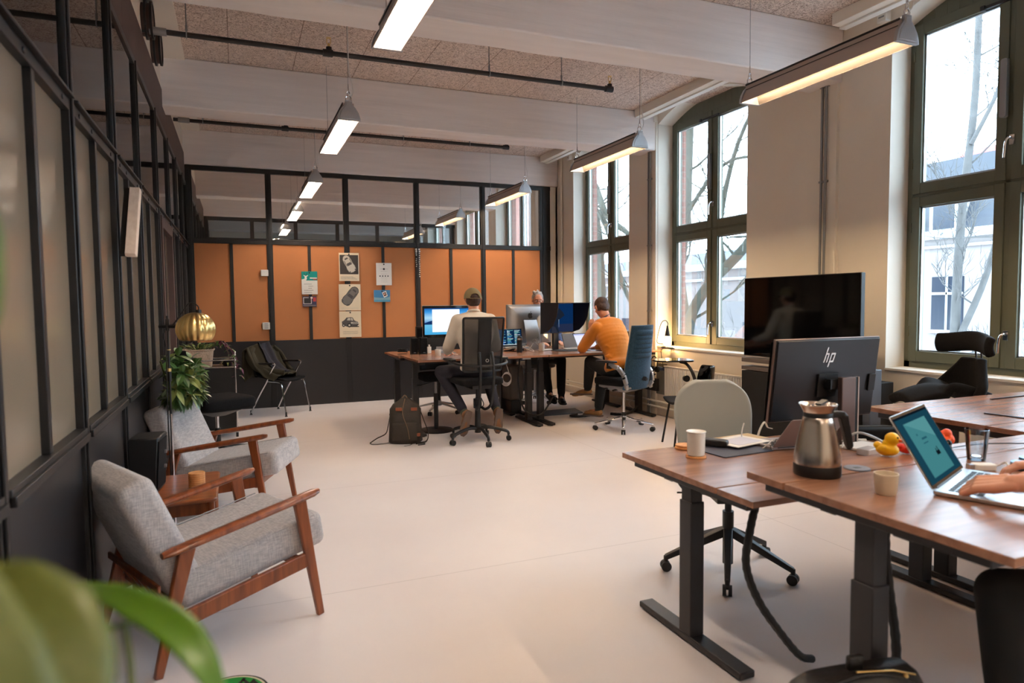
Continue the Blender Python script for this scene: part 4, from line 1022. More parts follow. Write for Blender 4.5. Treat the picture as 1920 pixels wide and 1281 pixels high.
# ------------------------------------------------------------------ people
def caps(q, a, b, ra, rb, n=16):
    a, b = V(a), V(b); q.ell(a, ra, None, n, 10); q.ell(b, rb, None, n, 10); q.tube([a, b], [ra, rb], n)
def chain(q, pts, rs, n=16):
    for i in range(len(pts)-1): caps(q, pts[i], pts[i+1], rs[i], rs[i+1], n)
def basis(fwd, up=(0,0,1)):
    fwd = V(fwd).normalized(); up = V(up).normalized(); r = fwd.cross(up).normalized(); up = r.cross(fwd)
    Mx = Matrix((r, fwd, up)).transposed(); return Mx      # columns right, forward, up
def hand(q, wr, d, palm_n, side, curl=.5, sc=1.0):
    """d: pointing direction, palm_n: back-of-hand normal, side: +1 thumb on right of d"""
    d = V(d).normalized(); n = V(palm_n).normalized(); s = d.cross(n).normalized()*side; n = n.normalized(); wr = V(wr)
    # palm block
    for k in range(4):
        o = (k-1.5)*.0185*sc; chain(q, [wr+s*(o*.55), wr+d*.045*sc+s*(o*.9), wr+d*.088*sc+s*o+n*.003], [.0145*sc,.0145*sc,.0105*sc], 10)
    L = [.074,.082,.077,.060]; rad = [.0090,.0092,.0088,.0078]
    for k in range(4):
        kk = k if side > 0 else k
        o = -(k-1.5)*.0195*sc; b0 = wr+d*.088*sc+s*(-o); p = b0; pts = [p]; a = -.15
        for j, fr in enumerate((.46,.30,.24)):
            a += curl*(.55 if j == 0 else .75); dd = d*math.cos(a)-n*math.sin(a)+s*((1.5-k)*.05)
            p = p+dd.normalized()*L[3-k if False else k]*fr*sc; pts.append(p)
        chain(q, pts, [rad[k]*sc*f_ for f_ in (1.1,1,.93,.82)], 10)
    b0 = wr+d*.022*sc-s*(-.026)*sc
    b0 = wr+d*.022*sc+s*.026*sc
    dd = (d*.75+s*.6-n*.35).normalized(); p1 = b0+dd*.036*sc; p2 = p1+(d*.9+s*.2-n*.35).normalized()*.032*sc; p3 = p2+(d*.95-n*.3).normalized()*.024*sc
    chain(q, [b0,p1,p2,p3], [.015*sc,.0115*sc,.0105*sc,.008*sc], 10)
def head(q, c, fwd, up, sc=1.0):
    B = basis(fwd, up); P = lambda x, y, z: V(c)+B @ V((x*sc, y*sc, z*sc))
    q.ell(P(0,-.012,.028), (.074*sc,.095*sc,.088*sc), B, 24, 16)
    q.ell(P(0,.022,-.032), (.058*sc,.066*sc,.074*sc), B, 20, 14)
    q.ell(P(0,.052,-.082), (.030*sc,.026*sc,.024*sc), B)
    q.ell(P(0,.062,-.052), (.028*sc,.020*sc,.018*sc), B)
    chain(q, [P(0,.082,.022), P(0,.102,-.018)], [.009*sc,.013*sc], 10); q.ell(P(.012,.092,-.022),.008*sc); q.ell(P(-.012,.092,-.022),.008*sc)
    q.ell(P(0,.076,.036), (.050*sc,.014*sc,.010*sc), B)
    for s in (-1,1):
        q.ell(P(s*.077,-.005,-.002), (.011*sc,.020*sc,.033*sc), B); q.ell(P(s*.040,.060,-.015), (.018*sc,.018*sc,.018*sc), B)
    return P, B
def person(label, J, cfg):
    t = thing('person', label, 'person', (J['pelvis'][0], J['pelvis'][1], 0))
    off = V(t.location)
    g = {k: V(v)-off for k, v in J.items() if k not in ('hf','hu','wd')}
    q = MB()
    P, B = head(q, g['head'], J['hf'], J['hu'])
    nb = P(0,-.02,-.10); chain(q, [P(0,-.015,-.05), nb, g['neck']], [.055,.055,.060])
    wd = V(J['wd']).normalized(); sp = (g['neck']-g['pelvis']).normalized(); Bt = basis(wd.cross(sp)*-1 if False else sp.cross(wd), sp)
    def tors(q, k):
        A_, B_, C_ = g['pelvis'], g['chest'], g['neck']; n_ = 14
        for i in range(n_):
            u = i/(n_-1)*cfg.get('top_u', .84); m1 = A_.lerp(B_, min(1, u*1.05)); Q = (A_*(1-u)**2+(B_*2-(A_+C_)*.5)*2*u*(1-u)+C_*u*u)
            uu = min(1, u/.84); wx = .160-.018*math.sin(PI*min(1,uu*1.6))+.022*math.sin(PI*max(0,uu-.35)/.9); dy = .122-.012*math.sin(PI*min(1,uu*1.6))+.010*math.sin(PI*max(0,uu-.3))-.030*max(0,uu-.7)/.3
            q.ell(Q, (wx*k, dy*k, .075*k), Bt, 24, 12)
        m = (g['shL']+g['shR'])/2; chain(q, [g['shL'],m+(g['neck']-m)*.35,g['shR']], [.062*k,.078*k,.062*k])
    tors(q, .9)
    for s in 'LR':
        chain(q, [g['sh'+s],g['el'+s],g['wr'+s]], [.050,.040,.027]); chain(q, [g['hip'+s],g['kn'+s],g['an'+s]], [.080,.058,.038])
        hd = cfg['hand'+s]; hand(q, g['wr'+s], hd[0], hd[1], hd[2], hd[3], cfg.get('hs', 1))
        fd_ = V(cfg['foot'+s][0]).normalized(); dn_ = V(cfg['foot'+s][1]).normalized()
        chain(q, [g['an'+s],g['an'+s]+fd_*.10+dn_*.008], [.034,.026])
    q.build('body', cfg.get('skin', M['skin']), t, remesh=cfg.get('vox',.0065), smo=3)
    # upper garment
    q = MB(); k = cfg.get('bulk',1.12); tors(q, k)
    for s in 'LR':
        el, wr = g['el'+s], g['wr'+s]; cf = cfg.get('cuff', .90); cuff = el.lerp(wr,cf)
        chain(q, [g['sh'+s],g['sh'+s].lerp(el,.5)+V((0,0,-.004)),el,el.lerp(wr,cf*.55),cuff], [.068*k,.062*k,.056*k,(.050 if cf > .5 else .052)*k,(.038 if cf > .5 else .050)*k])
    if cfg.get('hem'):
        for h in cfg['hem']: q.ell(V(h[0])-off, h[1], Bt)
    # folds
    random.seed(len(label))
    for j in range(16):
        a = random.uniform(-1.1,1.1)+PI; zz = random.uniform(.1,.8); c_ = g['pelvis'].lerp(g['neck'],zz*.85); w_ = Bt @ V((math.sin(a)*.15*k, math.cos(a)*.108*k, 0))
        d_ = Bt @ V((random.uniform(.4,1)*(1 if a > PI else -1),0,random.uniform(-1,.6))); q.tube([c_+w_-d_*.05, c_+w_*1.04, c_+w_+d_*.05],[.006,.013,.006],8)
    q.build('sweater' if cfg['knit'] else 'shirt', cfg['top'], t, remesh=.010, smo=cfg.get('smo',9))
    cc_ = g['neck']+(nb-g['neck'])*cfg.get('ck', .42); n_ = MB(); Bn = basis(J['hf'], nb-g['neck']); n_.tube([cc_+Bn @ V((.057*math.cos(a),.057*math.sin(a)-.002,-.010*math.sin(a))) for a in [x*PI/10 for x in range(20)]], .016, 8, closed=True); n_.build('collar', cfg.get('collar', cfg['top']), t)
    # trousers
    q = MB(); q.ell(g['pelvis']-V((0,0,.015)), (.178,.142,.13), Bt)
    for s in 'LR':
        chain(q, [g['hip'+s],g['hip'+s].lerp(g['kn'+s],.5),g['kn'+s],g['kn'+s].lerp(g['an'+s],.5),g['kn'+s].lerp(g['an'+s],.86)], [.098,.088,.073,.064,.054])
    q.build('trousers', cfg['legs'], t, remesh=.010, smo=4)
    for s in 'LR':
        an, toe = g['an'+s], g['toe'+s]; d = (toe-an); 
        q = MB(); chain(q, [an+(g['kn'+s]-an)*.26, an], [.046,.043]); q.build('sock', cfg.get('sock', M['sock']), t)
        fd = V(cfg['foot'+s][0]).normalized(); dn = V(cfg['foot'+s][1]).normalized(); sd = fd.cross(dn).normalized()
        heel = an-fd*.055+dn*.045
        out = [(-.040,.00),(-.045,.05),(-.045,.12),(-.053,.19),(-.046,.245),(-.014,.282),(.022,.275),(.046,.238),(.052,.18),(.043,.11),(.041,.04),(.034,.0),(.0,-.014)]
        q = MB(); Mx = frame(heel, sd, fd, dn)
        q.prism(out, .018, Mx); q.build('shoe_sole', cfg.get('sole', M['sole']), t, bev=.004)
        q = MB(); q.ell(heel+fd*.05-dn*.035,(.038,.058,.045),basis(fd,-dn)); q.ell(heel+fd*.13-dn*.026,(.042,.085,.036),basis(fd,-dn)); q.ell(heel+fd*.20-dn*.016,(.042,.062,.026),basis(fd,-dn)); q.tube([an+(g['kn'+s]-an)*.02, an+dn*.03],[.049,.05],14); q.ell(an+dn*.012-fd*.012, .045)
        q.build('shoe', cfg['shoe'], t, remesh=.006, smo=4)
    e = MB()
    for s in (-1,1): e.ell(P(s*.031,.0735,.004), .0105)
    e.build('eye', M['ceramic'], t)
    e = MB()
    for s in (-1,1): e.ell(P(s*.031,.0815,.003), .0040)
    e.build('iris', M['black_gloss'], t)
    e = MB(); e.ell(P(0,.081,-.052), (.024,.009,.0065), B); e.build('lips', mat('lips', rgb(176,104,92), .5), t)
    return t, P, B, g

def hair(t, P, B, m, blobs, name='hair', vox=.006):
    q = MB()
    for c, r in blobs: q.ell(P(*c), r, B)
    return q.build(name, m, t, remesh=vox, smo=2)

# A: olive cap, cream sweater, back to the camera
J = dict(pelvis=(2.345,6.72,.78), chest=(2.345,6.76,1.10), neck=(2.345,6.80,1.36), head=(2.345,6.815,1.515), hf=(.10,1,-.14), hu=(0,.1,1), wd=(1,.0,0),
    shL=(2.165,6.78,1.285), shR=(2.525,6.78,1.285), elL=(2.08,6.86,1.01), elR=(2.62,6.86,1.0), wrL=(2.16,7.16,.935), wrR=(2.56,7.16,.93),
    hipL=(2.25,6.74,.74), hipR=(2.44,6.74,.74), knL=(2.06,7.10,.72), knR=(2.60,7.14,.70), anL=(2.225,6.74,.285), anR=(2.585,6.74,.285), toeL=(2.20,6.70,.15), toeR=(2.585,6.70,.15))
cfg = dict(handL=((.3,1,-.12),(0,.1,1),1,.45), handR=((-.3,1,-.12),(0,.1,1),-1,.45), top=M['cream_knit'], legs=M['trouser'], shoe=M['rustshoe'], knit=True, bulk=1.16,
    footL=((-.22,.10,-1),(.08,-1,-.2)), footR=((.0,.10,-1),(.02,-1,-.2)), hem=[((2.345,6.70,.80),(.185,.145,.10))])
t, P, B, g = person('person in cream sweater and olive cap, seated with back to the camera', J, cfg)
hair(t, P, B, M['hair_brown'], [((0,-.042,-.006),(.078,.068,.068)),((0,-.05,-.055),(.060,.046,.030)),((0,-.058,.022),(.058,.056,.048)),((.055,-.02,-.01),(.024,.05,.05)),((-.055,-.02,-.01),(.024,.05,.05))])
def capf(u, v):
    a = 2*PI*u; th = v*PI*.50
    k = 1.0
    z = .012+.112*math.cos(th)+.018*math.sin(a)*math.sin(th)
    return P(.091*math.sin(th)*math.cos(a), -.010+.114*math.sin(th)*math.sin(a), z)
q = MB(); nu = 96; nv = 30; vs_ = [capf(i/nu, .02+.98*j/nv) for j in range(nv+1) for i in range(nu)]; fs_ = []
for j in range(nv):
    for i in range(nu):
        u = (i+.5)/nu; a = 2*PI*u
        if j >= 20 and (a-1.5*PI)**2/.60**2+((30-j-.5)/9.5)**2 < 1: continue
        fs_.append((j*nu+i, j*nu+(i+1)%nu, (j+1)*nu+(i+1)%nu, (j+1)*nu+i))
q.add(vs_, fs_); q.build('cap', M['olive'], t, solid=.004, offset=1, ang=70)
q = MB(); q.grid(lambda u, v: P((u-.5)*.15*(1-.25*v), .085+.075*v*math.sqrt(max(0,1-(2*u-1)**2*.55)), .034-.018*v-.012*(2*u-1)**2), 14, 6); q.build('cap_brim', M['olive'], t, solid=.004)
q = MB(); q.tube([P(.082*math.cos(a), -.010+.114*math.sin(a)-.0, -.004) for a in [1.5*PI-.66+.132*k for k in range(11)]], .007, 8, flat=.4); q.build('cap_strap', M['olive'], t)
q = MB(); q.tube(catmull([P(.087,.03,.035),P(.092,-.02,.02),P(.086,-.06,-.01)],4),.003,6); q.build('glasses_temple', M['galv'], t)

# B: mustard sweater, hunched over the laptop
J = dict(pelvis=(4.11,6.70,.69), chest=(4.12,6.86,1.00), neck=(4.118,7.04,1.262), head=(4.085,7.09,1.405), hf=(-.10,.85,-.50), hu=(-.05,.45,.85), wd=(1,-.05,0),
    shL=(3.945,6.95,1.16), shR=(4.275,6.98,1.14), elL=(3.86,7.16,.915), elR=(4.32,7.24,.92), wrL=(4.02,7.235,1.13), wrR=(4.20,7.42,.90),
    hipL=(4.03,6.76,.66), hipR=(4.21,6.76,.66), knL=(3.99,7.20,.745), knR=(4.16,7.20,.62), anL=(4.07,7.42,.355), anR=(4.10,7.20,.12), toeL=(3.98,7.50,.29), toeR=(4.06,7.30,.05))
cfg = dict(handL=((.05,-.05,1),(-.7,-.4,.1),1,.9), handR=((0,1,-.1),(0,.1,1),-1,.4), top=M['mustard'], legs=M['black_trouser'], shoe=M['suede'], knit=True, bulk=1.14, collar=mat('grey_collar', rgb(88,84,96), .8), top_u=.88, ck=.34,
    footL=((-.75,.6,-.15),(-.1,-.15,-1)), footR=((-.45,.9,0),(0,0,-1)), hem=[((4.10,6.70,.72),(.19,.15,.11))], sock=M['black_trouser'])
t, P, B, g = person('person in mustard sweater leaning on the desk, cheek resting on one hand', J, cfg)
hair(t, P, B, M['hair_brown'], [((0,-.022,.042),(.082,.098,.084)),((0,-.06,-.02),(.070,.050,.060)),((.050,-.03,.0),(.034,.06,.055)),((-.050,-.03,.0),(.034,.06,.055)),((.01,.045,.085),(.05,.045,.03)),((0,-.07,-.055),(.05,.03,.03))])

# C: grey-haired, behind the computer facing us
J = dict(pelvis=(4.06,8.98,.74), chest=(4.07,8.95,1.05), neck=(4.07,8.90,1.30), head=(4.05,8.87,1.505), hf=(-.28,-1,-.20), hu=(0,-.15,1), wd=(-1,0,0),
    shR=(3.885,8.90,1.22), shL=(4.25,8.90,1.22), elR=(3.82,8.72,.97), elL=(4.32,8.72,.97), wrR=(3.93,8.50,.91), wrL=(4.22,8.50,.91),
    hipR=(3.97,8.93,.68), hipL=(4.15,8.93,.68), knR=(3.95,8.48,.66), knL=(4.22,8.46,.66), anR=(4.02,8.42,.20), anL=(4.14,8.30,.14), toeR=(4.0,8.35,.1), toeL=(4.12,8.2,.06))
cfg = dict(handR=((.2,-1,-.1),(0,.0,1),1,.4), handL=((-.2,-1,-.1),(0,0,1),-1,.4), top=M['denim_shirt'], legs=M['black_trouser'], shoe=M['black_leather'], knit=False, bulk=1.1,
    footR=((-.05,-1,-.3),(0,.3,-1)), footL=((-.3,-1,0),(0,0,-1)), hem=[], sock=M['black_trouser'], sole=M['black_pl'])
t, P, B, g = person('grey-haired person with glasses, face half hidden behind the silver computer', J, cfg)
hb = [((0,-.028,.040),(.085,.098,.088)),((.045,-.03,.02),(.042,.06,.06)),((-.045,-.03,.02),(.042,.06,.06))]
random.seed(4)
for k in range(14): hb.append(((random.uniform(-.07,.07),random.uniform(-.08,.04),.100+random.uniform(-.02,.028)),(.020,.024,.022)))
hair(t, P, B, M['hair_grey'], hb)
q = MB()
for s in (-1,1):
    q.tube([P(s*.033+.023*math.cos(a),.099-.006*abs(s*.033+.023*math.cos(a))/.05,.004+.018*math.sin(a)) for a in [k*PI/9 for k in range(18)]],.0025,6,closed=True); q.tube([P(s*.057,.092,.008),P(s*.082,.0,.008)],.0022,6)
q.tube([P(-.01,.100,.008),P(.01,.100,.008)],.0022,6); q.build('glasses', M['black_pl'], t)

# D: person typing at the right edge
J = dict(pelvis=(2.62,.62,.74), chest=(2.58,.72,1.05), neck=(2.56,.80,1.31), head=(2.54,.86,1.48), hf=(-.2,1,-.35), hu=(0,.2,1), wd=(1,.2,0),
    shL=(2.38,.77,1.23), shR=(2.74,.82,1.23), elL=(2.30,.96,.98), elR=(2.74,1.06,.96), wrL=(2.105,1.235,.932), wrR=(2.47,1.33,.935),
    hipL=(2.52,.66,.68), hipR=(2.71,.68,.68), knL=(2.12,1.27,.585), knR=(2.50,1.22,.66), anL=(2.14,1.24,.12), anR=(2.60,1.20,.12), toeL=(2.0,1.08,.05), toeR=(2.58,1.3,.05))
cfg = dict(handL=((-.28,.86,-.22),(-.35,-.05,1),1,1.0), handR=((-.62,.75,-.20),(.15,.05,1),-1,1.0), top=M['black_trouser'], legs=M['black_trouser'], shoe=M['black_leather'], knit=True, bulk=1.08, vox=.004, cuff=.15, hs=1.12,
    footL=((-.3,1,0),(0,0,-1)), footR=((-.2,1,0),(0,0,-1)), sock=M['black_trouser'], sole=M['black_pl'])
t, P, B, g = person('person in black typing on the laptop at the right edge, hands and knee in view', J, cfg)
hair(t, P, B, M['hair_brown'], [((0,-.022,.042),(.082,.098,.084)),((0,-.06,-.02),(.070,.050,.060)),((.050,-.03,.0),(.034,.06,.055)),((-.050,-.03,.0),(.034,.06,.055))])
t = thing('office_chair', 'black swivel chair of the person typing at the right edge', 'office chair', (2.64, .58, 0), math.radians(12))
star_base(t, (M['black_pl'], M['black_pl']), r=.32, zc=.11, a0=.4)
q = MB(); q.cyl((0,0,.12),(0,0,.56),.024,n=16); q.build('gas_column', M['black_pl'], t)
q = MB(); cushion(q,(0,.03,.60),(.50,.48,.08)); q.build('seat', M['black_fab'], t, ang=60)
q = MB(); q.grid(lambda u, v: V(((u-.5)*.44, -.24-.06*v+.05*(2*(u-.5))**2, .66+.45*v)), 14, 14); q.build('backrest', M['black_fab'], t, solid=.04, sub=1)
# ------------------------------------------------------------------ things on the back wall
INK = mat('ink', rgb(40,38,38), .7); INK2 = mat('grey_ink', rgb(120,114,108), .8); INK3 = mat('mid_ink', rgb(84,80,78), .8); PAL = mat('pale_ink', rgb(198,190,176), .8)
CREAM = mat('cream_paper', rgb(232,214,184), .85); TEAL = mat('teal_print', rgb(0,136,128), .8); SKY = mat('sky_print', rgb(60,124,170), .7); NIGHT = mat('night_print', rgb(62,56,84), .7); REDP = mat('red_print', rgb(186,60,64), .7)
MAG = mat('magnet', rgb(215,214,210), .35, .1)
class Sheet:
    """a flat printed sheet: local x to the right, z up, facing -Y"""
    def __init__(s, mats): s.q = MB(); s.mats = mats; s.lv = 0
    def poly(s, pts, mi):
        s.lv += 1; d = -.0006-.00025*s.lv; s.q.mat(mi); s.q.add([(p[0], d, p[1]) for p in pts], [tuple(range(len(pts)))]); return s
    def rect(s, x0, z0, x1, z1, mi): return s.poly([(x0,z0),(x1,z0),(x1,z1),(x0,z1)], mi)
    def disc(s, x, z, r, mi, rz=None, n=16): return s.poly([(x+r*math.cos(2*PI*k/n), z+(rz or r)*math.sin(2*PI*k/n)) for k in range(n)], mi)
def poster(name, label, cat, x0, x1, z0, z1, base, build_, y=10.176, group=None, magnet=True):
    w, h = x1-x0, z1-z0
    t = thing(name, label, cat, ((x0+x1)/2, y, (z0+z1)/2), 0, group)
    q = MB(); q.box((0,0,0),(w,.0012,h)); q.build('sheet', base, t, smooth=False)
    s = Sheet(None); mats = build_(s, w, h); s.q.build('print', mats, t, smooth=False, fix=False)
    if magnet:
        q = MB(); q.cyl((0,-.001,h/2-.02),(0,-.008,h/2-.02),.011,n=14); q.build('magnet', M['charcoal'], t)
    return t
def car_top(s, cx, cz, sc, ang, body, win, dark):
    R_ = lambda x, z: (cx+sc*(x*math.cos(ang)-z*math.sin(ang)), cz+sc*(x*math.sin(ang)+z*math.cos(ang)))
    o = [(-.30,-.9),(-.42,-.75),(-.46,-.4),(-.40,-.1),(-.42,.3),(-.38,.7),(-.2,.92),(0,.97),(.2,.92),(.38,.7),(.42,.3),(.40,-.1),(.46,-.4),(.42,-.75),(.30,-.9),(0,-.96)]
    s.poly([R_(*p) for p in o], dark); s.poly([R_(p[0]*.9,p[1]*.95) for p in o], body)
    s.poly([R_(*p) for p in [(-.27,-.15),(.27,-.15),(.22,.12),(-.22,.12)]], win); s.poly([R_(*p) for p in [(-.2,.52),(.2,.52),(.14,.68),(-.14,.68)]], win)
    s.poly([R_(*p) for p in [(-.33,-.1),(-.28,-.05),(-.26,.45),(-.32,.5)]], win); s.poly([R_(*p) for p in [(.33,-.1),(.28,-.05),(.26,.45),(.32,.5)]], win)
    for sx in (-1,1): 
        x, z = R_(sx*.30,-.78); s.disc(x,z,.07*sc,win)
def p1(s, w, h):
    s.rect(-w/2+.012,-h/2+.10,w/2-.012,h/2-.03,0); car_top(s,.0,.045,.145,math.radians(28),1,2,3)
    for k in range(3): s.rect(-w/2+.02,-h/2+.028+.016*k,w/2-.03-.03*k,-h/2+.032+.016*k,3)
    return [mat('photo_dark', rgb(60,54,50), .7), PAL, INK3, INK2]
poster('poster', 'calendar sheet with a pale old car on a dark ground, top of three', 'poster', 1.417, 1.711, 1.824, 2.24, CREAM, p1, group=None)
def p2(s, w, h):
    car_top(s,.01,.02,.165,math.radians(-38),0,1,2)
    for k in range(2): s.rect(-w/2+.03,-h/2+.025+.016*k,w/2-.03,-h/2+.028+.016*k,3)
    return [INK2, INK3, INK, PAL]
poster('poster', 'calendar sheet with a grey car drawn at a slant, middle of three', 'poster', 1.405, 1.725, 1.385, 1.776, CREAM, p2)
def p3(s, w, h):
    Z = .04
    s.poly([(-.12,-.045+Z),(-.125,.0+Z),(-.09,.02+Z),(-.055,.06+Z),(.0,.065+Z),(.035,.06+Z),(.06,.015+Z),(.115,-.01+Z),(.125,-.045+Z),(.10,-.07+Z),(-.02,-.085+Z),(-.10,-.06+Z)],0)
    s.poly([(-.05,.02+Z),(-.035,.052+Z),(.0,.056+Z),(.0,.016+Z)],1); s.poly([(.008,.016+Z),(.008,.056+Z),(.03,.052+Z),(.045,.012+Z)],1)
    for (x,r) in ((-.10,.022),(-.015,.030)): s.disc(x,-.055+Z,r,2,r*1.1); s.disc(x,-.055+Z,r*.5,1)
    for k in range(5): s.rect(.035+.014*k,-.04+Z,.042+.014*k,-.005+Z,1)
    s.rect(.0,-.082+Z,.125,-.07+Z,2); s.disc(.02,-.02+Z,.014,1); s.disc(.115,-.025+Z,.012,1)
    for k in range(3): s.rect(-w/2+.05,-h/2+.05+.018*k,w/2-.05,-h/2+.053+.018*k,3)
    return [INK3, PAL, INK, INK2]
poster('poster', 'calendar sheet with an old saloon car seen from the front, lowest of three', 'poster', 1.403, 1.723, .985, 1.373, CREAM, p3)
def p4(s, w, h):
    s.rect(-w/2,.035,w/2,h/2,0)
    s.poly([(-w/2,.035),(-.05,.035),(-.035,.06),(-.04,.085),(-.015,.11),(-.03,.112),(-.05,.10),(-.075,.115),(-.085,.11),(-.065,.09),(-.07,.06),(-w/2,.05)],1)
    for sx in (-1,1): s.poly([(-.055+sx*.012,.105),(-.055+sx*.022,.15),(-.055+sx*.018,.15),(-.055+sx*.006,.108)],2)
    s.rect(.005,.062,.105,.078,1); s.rect(.05,.045,.105,.058,3)
    for k in range(5): s.rect(-.08+(.06 if k in (1,2) else 0),-.02-.03*k,.03+.02*(k%2),-.015-.03*k,4)
    return [TEAL, M['paper'], INK, REDP, INK2]
poster('flyer', 'flyer with teal top showing a white deer, on the orange board', 'flyer', .88, 1.103, 1.628, 1.961, M['paper'], p4)
def p5(s, w, h):
    s.rect(-w/2,-h/2,w/2,h/2,0); s.rect(-w/2+.012,-.035,w/2-.07,.06,1); s.rect(-w/2+.02,-.028,w/2-.078,.053,2); s.rect(.05,-.0,.09,.06,3); s.disc(.03,.055,.015,1); s.rect(-.09,-.065,.09,-.05,4)
    return [NIGHT, M['paper'], INK, REDP, INK2]
poster('postcard', 'small dark night-scene postcard below the teal flyer', 'postcard', .885, 1.083, 1.448, 1.598, M['paper'], p5)
def p6(s, w, h):
    s.rect(-.06,.075,.06,.078,1); s.disc(0,.076,.015,0)
    for k in range(4): s.disc(-.06+.04*k,-.03,.010,0)
    for z in (.04,-.0,-.06,-.09,-.12): s.rect(-.05,z,.05,z+.002,1)
    return [INK, INK2]
poster('notice', 'white notice sheet with one large and four small black dots', 'notice', 1.965, 2.201, 1.761, 2.098, M['paper'], p6)
def p7(s, w, h):
    s.rect(-w/2,-h/2,w/2,h/2,0); s.rect(-w/2,-h/2,w/2,-.03,1); s.poly([(-w/2,-.02),(-.02,-.03),(.1,-.02),(w/2,.0),(w/2,-.06),(-w/2,-.06)],4)
    s.poly([(.0,.05),(.06,.075),(.085,.0),(.03,-.025)],2); s.poly([(.012,.042),(.055,.06),(.072,.008),(.034,-.008)],3); s.disc(.04,.028,.014,5)
    return [SKY, mat('sea_print', rgb(74,140,170), .7), M['paper'], INK, mat('shore', rgb(120,160,176), .7), M['skin']]
poster('postcard', 'blue seaside postcard with a small snapshot pinned on it', 'postcard', 1.923, 2.171, 1.509, 1.688, M['paper'], p7)
for (z0, z1, l, ks) in ((1.889,1.979,'upper white wall switch beside the steel post',1), (1.128,1.229,'lower white thermostat with three grey slots beside the steel post',3)):
    t = thing('wall_switch', l, 'switch', (.378, 10.18, (z0+z1)/2)); q = MB(); q.box((0,0,0),(.10,.05,z1-z0)); q.build('body', M['white'], t, bev=.006)
    q = MB()
    for k in range(ks):
        if ks == 3: q.box((0,-.026,.03-.028*k),(.05,.003,.012))
        else: q.box((0,-.026,0),(.055,.004,.055))
    q.build('button', M['galv'] if ks == 3 else M['white'], t)
random.seed(3)
for col_, x in ((0,2.592),(1,2.640)):
    for k in range(14 if col_ else 9):
        z = 2.315-.029*k-(.008*k if col_ else 0)*.4; r = .014 if k < 2 else .009
        if not col_ and k >= 4: r = .007
        o = MB(); o.cyl((0,0,0),(0,-.008,0),r,n=12); c_ = o.build('magnet', MAG, None); c_.location = (x+random.uniform(-.004,.004), 10.182, z-(.03 if (not col_ and k > 3) else 0))
        tag(c_, 'round silver magnets in two columns on the steel post above the speakers', 'magnet', 'magnets on the steel post')
# the pale bar on the left partition
t = thing('wall_lamp', 'slanting pale slatted bar mounted on the left partition', 'wall lamp', (-.53, 4.25, 1.95))
q = MB(); A_, B_ = V((.03,.12,.185)), V((.03,-.20,-.215))
A_, B_ = V((.02,.10,.19)), V((.02,-.19,-.20)); d_ = (B_-A_).normalized()
for k in range(3): q.bar(A_+V((0,.0,0))+V((0,.028*(k-1),0)), B_+V((0,.028*(k-1),0)), .026, .05, up=(1,0,0))
q.build('body', wood('pale_wood', rgb(220,196,176), rgb(236,216,198), .5, 'Z'), t, bev=.002)
q = MB(); q.bar(A_+V((-.04,0,0)), B_+V((-.04,0,0)), .02, .03, up=(1,0,0)); q.build('mount', M['black_pl'], t)

# ------------------------------------------------------------------ far desks
ZD = .861; ZE = .846
def screen(t, name, w, h, c, rz, paint, mats, tilt=0):
    """flat picture: paint(Sheet,w,h)"""
    s = Sheet(None); paint(s, w, h); o = s.q.build(name, mats, t, smooth=False, fix=False); o.location = c; o.rotation_euler = (tilt, 0, rz); return o
def E_(n, r, g, b, st=1): return emit(n, rgb(r,g,b), st*.42)
GRAD = []
def sky_screen():
    m = bpy.data.materials.new('wallpaper_screen'); m.use_nodes = True; nt = m.node_tree
    for n in list(nt.nodes): nt.nodes.remove(n)
    o = nt.nodes.new('ShaderNodeOutputMaterial'); e = nt.nodes.new('ShaderNodeEmission'); tc = nt.nodes.new('ShaderNodeTexCoord'); sx = nt.nodes.new('ShaderNodeSeparateXYZ'); mr = nt.nodes.new('ShaderNodeMapRange'); cr = nt.nodes.new('ShaderNodeValToRGB')
    mr.inputs[1].default_value = -.18; mr.inputs[2].default_value = .18
    nt.links.new(tc.outputs['Object'], sx.inputs[0]); nt.links.new(sx.outputs['Z'], mr.inputs[0]); nt.links.new(mr.outputs[0], cr.inputs[0])
    el = cr.color_ramp.elements; el[0].position = 0; el[0].color = rgb(60,160,215); el[1].position = 1; el[1].color = rgb(10,70,150)
    for p, c in ((.42, rgb(110,190,225)), (.44, rgb(70,130,190)), (.62, rgb(170,215,240)), (.82, rgb(60,150,220))):
        x = el.new(p); x.color = c
    e.inputs[1].default_value = .45; nt.links.new(cr.outputs[0], e.inputs[0]); nt.links.new(e.outputs[0], o.inputs[0]); return m
def allinone(label, loc, rz, back=False):
    t = thing('desktop_computer', label, 'computer', loc, rz)
    q = MB(); q.prism(rounded(.65,.52,.012),.012,frame((0,-.006,.345),(1,0,0),(0,0,1))); 
    q.build('front_panel', M['alu'] , t, bev=.002)
    q = MB(); ring = lambda k, y: [(x*k, y, .345+z*k) for x, z in rounded(.65,.52,.012)]
    q.loft([ring(1,.0),ring(.985,.010),ring(.80,.028),ring(.5,.040),ring(.2,.044)]); q.build('rear_shell', M['alu'], t, ang=60)
    q = MB(); q.loft([[(-.095,.035,.40),(.095,.035,.40),(.095,.043,.40),(-.095,.043,.40)],[(-.10,.13,.19),(.10,.13,.19),(.10,.137,.19),(-.10,.137,.19)],[(-.105,.165,.02),(.105,.165,.02),(.105,.172,.02),(-.105,.172,.02)],[(-.105,.16,.0),(.105,.16,.0),(.105,.17,.0),(-.105,.17,.0)]]); q.box((0,.07,.003),(.21,.20,.006)); q.build('stand', M['alu'], t, bev=.002)
    q = MB(); q.lathe([(.018,-.002),(.030,-.002),(.030,.004),(.018,.004)],(0,0,0),24,Matrix.Rotation(-PI/2,4,'X')); q.xf(Matrix.Translation((0,.155,.12))); q.build('cable_ring', M['galv'], t)
    return t
